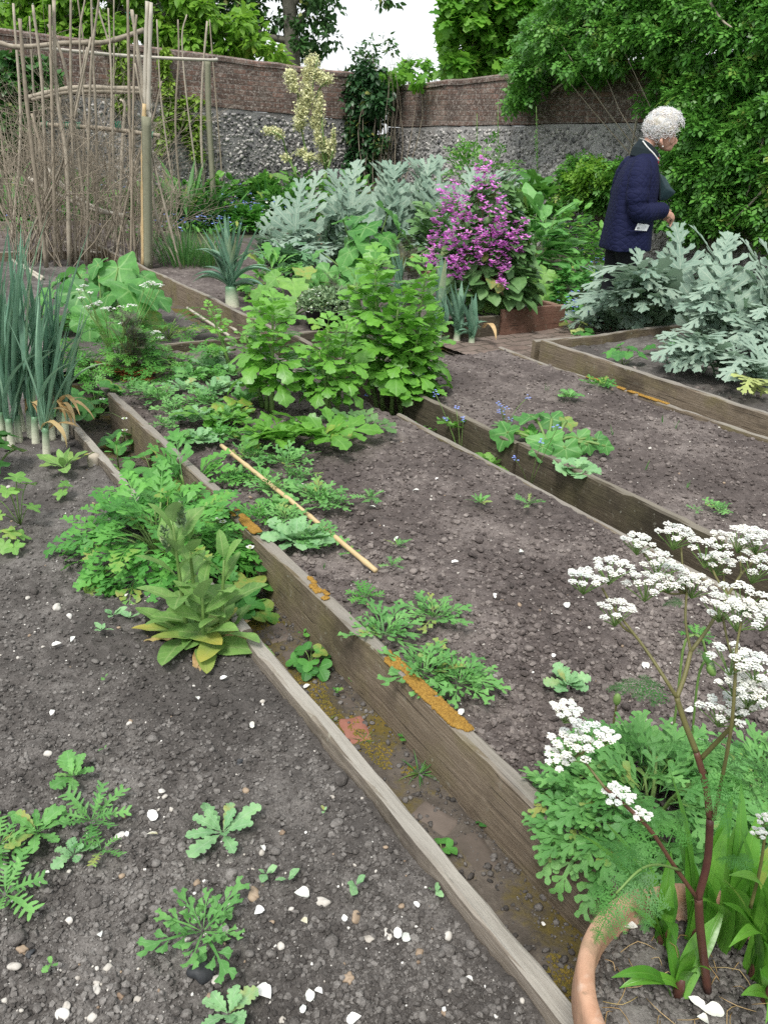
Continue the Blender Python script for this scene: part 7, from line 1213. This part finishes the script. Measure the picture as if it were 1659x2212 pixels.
# ------------------------------------------------------------------ the woman (faces +x; feet at PP)
def person():
    PP = np.array([1.76, 6.26, 0.]); r = np.random.default_rng(2); o = thing('person', 'white-haired woman in a navy quilted jacket walking head down by the right wall', 'person', PP)
    def smooth(ob, vox=None, sub=0, sm=0):
        if vox: m = ob.modifiers.new('r', 'REMESH'); m.mode = 'VOXEL'; m.voxel_size = vox
        if sm: m = ob.modifiers.new('s', 'SMOOTH'); m.iterations = sm; m.factor = .5
        if sub: m = ob.modifiers.new('u', 'SUBSURF'); m.levels = sub; m.render_levels = sub
        dg = bpy.context.evaluated_depsgraph_get(); me = bpy.data.meshes.new_from_object(ob.evaluated_get(dg)); mats = list(ob.data.materials); ob.modifiers.clear(); ob.data = me; me.materials.clear()
        for x in mats: me.materials.append(x)
        me.polygons.foreach_set('use_smooth', np.ones(len(me.polygons), bool)); me.update(); return ob
    Q = lambda *p: PP + np.array(p, float)
    def ell(mb, c, R_, rot=None, sub=3):
        V, Fc = ICO[sub]; V = V * np.array(R_)
        if rot is not None: ca, sa = cos(rot), sin(rot); V = np.stack([V[:, 0] * ca + V[:, 2] * sa, V[:, 1], -V[:, 0] * sa + V[:, 2] * ca], -1)
        mb.add(V + Q(*c), Fc)
    def limb(mb, pts, rad, n_=14, m=14):
        P = spline([Q(*p) for p in pts], m); R_ = np.interp(np.linspace(0, 1, m), np.linspace(0, 1, len(rad)), rad); tube(mb, P, R_, n_)
    mb = MB()                                            # one continuous body: torso, legs, arms, hands, neck and head
    limb(mb, [(.03, 0, .75), (.05, 0, .95), (.09, 0, 1.10), (.125, 0, 1.22), (.16, 0, 1.32)], [.10, .10, .095, .075, .045])
    limb(mb, [(.135, 0, 1.30), (.19, 0, 1.385), (.225, 0, 1.43)], [.052, .047, .05])
    ell(mb, (.285, 0, 1.475), (.098, .074, .108), .55); ell(mb, (.318, 0, 1.405), (.062, .055, .075), .5)       # skull, face, tilted down
    ell(mb, (.325, 0, 1.352), (.036, .036, .032), .3); ell(mb, (.345, 0, 1.335), (.018, .018, .014))                # jaw, chin
    limb(mb, [(.362, 0, 1.43), (.385, 0, 1.395), (.393, 0, 1.375), (.372, 0, 1.368)], [.010, .012, .013, .010], 8, 8)    # nose
    limb(mb, [(.36, .018, 1.358), (.368, 0, 1.355), (.36, -.018, 1.358)], [.007, .0085, .007], 7, 7); limb(mb, [(.352, .016, 1.346), (.36, 0, 1.343), (.352, -.016, 1.346)], [.007, .0085, .007], 7, 7)
    for sg in (-1, 1):
        ell(mb, (.362, sg * .03, 1.435), (.016, .02, .012), .4); ell(mb, (.345, sg * .04, 1.39), (.02, .018, .026), .4)   # brow, cheek
        limb(mb, [(.262, sg * .077, 1.415), (.255, sg * .084, 1.395), (.268, sg * .079, 1.37)], [.010, .013, .008], 8, 8)   # ear
        limb(mb, [(.02, sg * .075, .80), (.02 + sg * -.05, sg * .08, .46), (.0 + sg * -.12, sg * .08, .09)], [.085, .058, .038])
        limb(mb, [(-.01 + sg * -.12, sg * .08, .06), (.05 + sg * -.12, sg * .085, .035), (.14 + sg * -.12, sg * .09, .025)], [.036, .034, .022])
        limb(mb, [(.12, sg * .11, 1.22), (.05, sg * .215, 1.10), (.065, sg * .225, .945)], [.052, .043, .037]); limb(mb, [(.065, sg * .225, .945), (.20, sg * .16, .935), (.305, sg * .075, .905)], [.037, .032, .023])
    # hands clasped low in front: palm, four fingers of unequal length, thumb
    for sg, bx, bz in ((-1, .315, .895), (1, .30, .872)):
        y = sg * .045; ell(mb, (bx + .022, y * .8, bz - .012), (.034, .014, .027), .5)
        for f, (dz, Lf) in enumerate(((.016, .058), (.005, .064), (-.006, .060), (-.017, .048))):
            a = Q(bx + .042, y * .75, bz - .02 + dz) - PP; k1 = a + [Lf * .42, -sg * .010, -.016]; k2 = k1 + [Lf * .22, -sg * .018, -.022]; k3 = k2 + [-Lf * .06, -sg * .018, -.016]
            limb(mb, [a - [.015, 0, -.004], a, k1, k2, k3], [.0085, .0085, .008, .0075, .006], 8, 12)
        limb(mb, [(bx + .008, y * .7, bz + .008), (bx + .035, y * .35, bz + .014), (bx + .062, y * .05, bz + .0)], [.011, .009, .007], 8, 10)
    M['skin'] = plain('aged_skin', (.46, .25, .18), (.60, .36, .27), .55, 60, .15, attr=False); body = build(mb, 'body', M['skin'], o); smooth(body, .0045, 0, 3)
    for sg in (-1, 1):
        mb = MB(); ell(mb, (.368, sg * .03, 1.42), (.009, .010, .008)); e = build(mb, 'eye', M['white'], o); mb = MB(); ell(mb, (.3755, sg * .0305, 1.417), (.004, .005, .005)); build(mb, 'iris', M['black'], e)
        mb = MB(); ell(mb, (.268, sg * .09, 1.36), (.005, .005, .006), sub=2); build(mb, 'earring', M['chalk'], o)
    # jacket: rings of an ellipse, quilted
    def quilt(name, c1, c2):
        m, n, out = nt_new(name); w = wpos(n); s = nd(n, 'ShaderNodeSeparateXYZ', {0: w}); u = math_(n, 'ADD', s.outputs[0], s.outputs[1]); k = 2 * pi / .05
        a = math_(n, 'ABSOLUTE', math_(n, 'SINE', math_(n, 'MULTIPLY', math_(n, 'ADD', u, s.outputs[2]), k / 2))); b = math_(n, 'ABSOLUTE', math_(n, 'SINE', math_(n, 'MULTIPLY', math_(n, 'SUBTRACT', u, s.outputs[2]), k / 2)))
        h = math_(n, 'POWER', math_(n, 'MINIMUM', a, b), .45); fz = noise(n, w, 160, 3); big = noise(n, w, 12, 3)
        col = mixc(n, ramp(n, fz, .3, .7), c1, c2); p = nd(n, 'ShaderNodeBsdfPrincipled', {'Base Color': col, 'Roughness': .8, 'Specular IOR Level': .2, 'Normal': bump(n, math_(n, 'ADD', h, math_(n, 'MULTIPLY', big, 2.2)), .4, .010)}); n.links.new(p.outputs[0], out.inputs[0]); return m
    M['quilt'] = quilt('navy_quilt', (.004, .006, .026), (.009, .012, .05)); M['cord'] = plain('dark_corduroy', (.006, .012, .016), (.012, .022, .026), .9, 200, .3, attr=False); M['trous'] = plain('dark_trousers', (.006, .007, .010), (.012, .013, .018), .85, 90, .3, attr=False)
    rows = [(.655, -.150, .215, .245), (.68, -.152, .218, .246), (.78, -.130, .222, .240), (.88, -.108, .235, .232), (.98, -.085, .25, .225), (1.08, -.062, .258, .222), (1.16, -.036, .256, .217), (1.22, -.008, .250, .200), (1.27, .028, .242, .165), (1.31, .062, .235, .12), (1.345, .095, .228, .085), (1.36, .105, .225, .078)]
    n_ = 72; th = np.arange(n_) * 2 * pi / n_; V = []
    for i, (z, b, f, w) in enumerate(rows):
        cx = (b + f) / 2; hx = (f - b) / 2; cxn = np.sign(np.cos(th)) * np.abs(np.cos(th)) ** .8; sn = np.sign(np.sin(th)) * np.abs(np.sin(th)) ** .8
        wob = 1 + .03 * np.sin(th * 5 + i * .5) * (1 - i / 12.) + .012 * np.sin(th * 11 + i)
        zz = z + (.035 * np.cos(th - pi) if i < 2 else 0) * 0 + (-.02 * np.cos(th) if i < 2 else 0); V.append(np.stack([cx + hx * cxn * wob, w * sn * wob, zz + 0 * th], -1))
    V = np.array(V).reshape(-1, 3) + PP; i = np.arange(len(rows) - 1)[:, None] * n_; j = np.arange(n_)[None]; q = (j + 1) % n_
    mb = MB(); mb.add(V, np.stack([i + j, i + q, i + n_ + q, i + n_ + j], -1).reshape(-1, 4)); jk = build(mb, 'jacket', M['quilt'], o); m = jk.modifiers.new('th', 'SOLIDIFY'); m.thickness = .01; smooth(jk, None, 1)
    for sg in (-1, 1):                                   # sleeves with creases at the elbow
        mb = MB(); P = spline([Q(*p) for p in ((.11, sg * .125, 1.275), (.085, sg * .19, 1.20), (.058, sg * .235, 1.08), (.055, sg * .25, .975), (.10, sg * .235, .925), (.19, sg * .175, .925), (.295, sg * .09, .915))], 40)
        R_ = np.interp(np.linspace(0, 1, 40), [0, .15, .35, .55, .68, .85, 1], [.06, .082, .084, .078, .078, .066, .056]) * (1 + .035 * np.sin(np.arange(40) * 1.9) + .03 * np.sin(np.arange(40) * .9)); tube(mb, P, R_, 24); sl = build(mb, 'sleeve', M['quilt'], o); smooth(sl, None, 1)
    mb = MB(); ring = lambda z, b, f, w: np.stack([(b + f) / 2 + (f - b) / 2 * np.cos(th), w * np.sin(th), z + .035 * -np.cos(th)], -1) + PP
    for (a, b_) in (((1.355, .095, .232, .082), (1.395, .128, .225, .066)), ((1.395, .128, .225, .066), (1.345, .078, .262, .102)), ((1.345, .078, .262, .102), (1.29, .055, .268, .112))):
        A_, B_ = ring(*a), ring(*b_); i2 = np.arange(n_); mb.add(np.vstack([A_, B_]), np.stack([i2, (i2 + 1) % n_, n_ + (i2 + 1) % n_, n_ + i2], -1))
    build(mb, 'collar', M['cord'], o)
    mb = MB(); A_, B_ = ring(1.40, .124, .222, .063), ring(1.375, .126, .228, .066); i2 = np.arange(n_); mb.add(np.vstack([A_, B_]), np.stack([i2, (i2 + 1) % n_, n_ + (i2 + 1) % n_, n_ + i2], -1)); P = spline([Q(.128, -.068, 1.412), Q(.155, -.092, 1.37), Q(.20, -.103, 1.32), Q(.245, -.09, 1.265)], 12); tube(mb, P, [.005] * 12, 6); build(mb, 'shirt_collar', M['white'], o)
    mb = MB(); ell(mb, (.245, -.045, 1.265), (.012, .03, .03)); M['red'] = plain('red_knit', (.36, .02, .05), (.5, .04, .08), .8, 90, attr=False); build(mb, 'scarf', M['red'], o)
    mb = MB()                                            # pocket welt
    tube(mb, spline([Q(-.02, -.247, .815), Q(.06, -.252, .805), Q(.14, -.232, .80)], 8), [.006] * 8, 6); build(mb, 'pocket', M['quilt'], jk)
    for sg in (-1, 1):
        mb = MB(); limb(mb, [(.02, sg * .08, .76), (.02 + sg * -.05, sg * .085, .44), (.0 + sg * -.12, sg * .085, .075)], [.115, .088, .07]); smooth(build(mb, 'trouser_leg', M['trous'], o), None, 1)
        mb = MB(); limb(mb, [(-.05 + sg * -.12, sg * .085, .05), (.04 + sg * -.12, sg * .088, .045), (.12 + sg * -.12, sg * .092, .035), (.165 + sg * -.12, sg * .092, .028)], [.042, .045, .042, .022]); build(mb, 'shoe', M['plas'], o)
    # white curled hair
    M['hair'] = leafmat('white_hair', (.88, .88, .88), (.94, .94, .94), trans=.35, rough=.6, crk=.1); mb = MB(); V0, F0 = _ico(5); hc = np.array([.292, 0, 1.494]); Rh = np.array([.134, .108, .117])
    ws = np.clip(1.0 - .5 * np.clip((V0[:, 0] - .5) / .2, 0, 1) * np.clip((.3 - V0[:, 2]) / .2, 0, 1) - .4 * np.clip((-.35 - V0[:, 2]) / .2, 0, 1) * np.clip((V0[:, 0] + .25) / .2, 0, 1), .5, 1)
    lock = np.sin(16 * V0[:, 2] + 5 * np.sin(5 * V0[:, 0] + 2) + 4 * V0[:, 1]) * .5 + np.sin(26 * V0[:, 0] + 6 * np.sin(6 * V0[:, 2]) + 7 * V0[:, 1]) * .35 + np.sin(48 * V0[:, 0] + 41 * V0[:, 2] + 9 * np.sin(7 * V0[:, 1])) * .18
    mb.add(PP + hc + V0 * Rh * (ws * (1 + .05 * np.sin(V0 @ np.array([6, 5, 4.])) + .03 * lock))[:, None], F0); hb = build(mb, 'hair', M['hair'], o)
    mb = MB(); cnt = 0
    while cnt < 900:                                    # fine wavy strands lying over the crown, a few standing off
        d = r.normal(size=3); d /= np.linalg.norm(d)
        if (d[0] > .66 and d[2] < .1) or (d[2] < -.5 and d[0] > -.15) or d[2] < -.8: continue
        fl = np.cross(np.array([.15, 1, .25 * np.sign(d[1])]), d) * np.sign(r.random() - .3) + r.normal(0, .45, 3); fl -= d * (fl @ d); fl /= np.linalg.norm(fl); sd_ = np.cross(d, fl); tt = np.linspace(0, 1, 8); Ln = r.uniform(.025, .055); ph = r.uniform(0, 6)
        x = d[None] + np.outer(tt * Ln / .11, fl); x /= np.linalg.norm(x, axis=1)[:, None]
        P = PP + hc + x * Rh * (1.0 + r.uniform(-.01, .05) + .16 * tt[:, None] ** 2 * r.random() + .03 * np.sin(d @ np.array([9, 7, 5.]))) + np.outer(np.sin(tt * 9 + ph) * .0035, sd_); tube(mb, P, np.linspace(.0017, .0009, 8), 4, False); cnt += 1
    build(mb, 'strands', M['hair'], hb)
    # hand bag held under the arm, leaflet in the pocket
    M['bag'] = plain('dark_green_leather', (.012, .028, .034), (.022, .045, .052), .45, 60, .2, attr=False); b = thing('handbag', 'dark green leather handbag clasped against the chest of the woman', 'handbag', Q(.31, -.03, 1.05)); mb = MB()
    prof = [(.255, 1.185), (.305, 1.145), (.345, 1.075), (.385, 1.035), (.37, 1.018), (.32, .985), (.262, .985)]; A_ = [Q(x, -.075, z) for x, z in prof]; B_ = [Q(x, .06, z) for x, z in prof]; m_ = len(prof); i2 = np.arange(m_); C_ = [Q(.305, -.10, 1.07), Q(.305, .085, 1.07)]
    mb.add(np.vstack([A_, B_, C_]), [np.stack([i2, (i2 + 1) % m_, m_ + (i2 + 1) % m_, m_ + i2], -1), np.array([[2 * m_, (k + 1) % m_, k] for k in range(m_)]), np.array([[2 * m_ + 1, m_ + k, m_ + (k + 1) % m_] for k in range(m_)])]); bg_ = build(mb, 'bag_body', M['bag'], b); m = bg_.modifiers.new('b', 'BEVEL'); m.width = .008; m.segments = 2
    mb = MB(); tube(mb, spline([Q(.255, -.08, 1.18), Q(.258, -.095, 1.09), Q(.262, -.085, .985)], 10), [.007] * 10, 6); build(mb, 'bag_edge', M['cord'], b)
    mb = MB(); tube(mb, spline([Q(.33, -.02, .99), Q(.345, -.04, .94), Q(.335, -.05, .89), Q(.255, -.04, .80)], 12), [.004] * 12, 6); build(mb, 'strap', M['cord'], b)
    lf = thing('leaflet', 'white folded leaflet sticking out of the jacket pocket', 'leaflet', Q(.07, -.256, .845)); c = [np.array(v) for v in ((.040, -.262, .80), (.132, -.246, .80), (.150, -.240, .842), (.065, -.258, .878))]
    c = [(.036, -.2625, .818), (.128, -.244, .800), (.148, -.242, .838), (.064, -.2605, .878)]; mb = MB(); A_ = [Q(*x) for x in c]; mb.add(np.vstack([A_, [a + [0, .003, 0] for a in A_]]), np.array([[0, 1, 2, 3], [7, 6, 5, 4], [0, 4, 5, 1], [1, 5, 6, 2], [2, 6, 7, 3], [3, 7, 4, 0]])); M['paper'] = plain('white_paper', (.74, .76, .78), (.80, .81, .83), .6, 40, .02, attr=False); pg = build(mb, 'paper', M['paper'], lf, smooth=False)
    P4 = [np.array(x) for x in c]; bl = lambda a, b_: Q(*((P4[0] * (1 - a) + P4[1] * a) * (1 - b_) + (P4[3] * (1 - a) + P4[2] * a) * b_)) - [0, .0012, 0]
    def mark(a0, a1, b0, b1, mat): 
        mb = MB(); mb.add([bl(a0, b0), bl(a1, b0), bl(a1, b1), bl(a0, b1)], np.array([[0, 1, 2, 3]])); return build(mb, 'print', M[mat], pg, smooth=False)
    mark(.12, .30, .12, .36, 'black'); mark(.16, .26, .28, .32, 'paper'); mark(.16, .26, .18, .22, 'paper'); M['pgrey'] = plain('printed_grey', (.45, .46, .5), (.5, .5, .55), .6, 40, 0, attr=False)
    for k in range(4): mark(.38, .86, .2 + k * .15, .23 + k * .15, 'pgrey')
    mark(.14, .28, .6, .78, 'pgrey')
    an, k = -.15, .955                                # she stands a little back from upright
    for t_ in (o, b, lf):
        d = np.array(t_.location) - PP; t_.location = PP + k * np.array([d[0] * cos(an) + d[2] * sin(an), d[1], -d[0] * sin(an) + d[2] * cos(an)]); t_.rotation_euler = (0, an, 0); t_.scale = (k, k, k)
person()
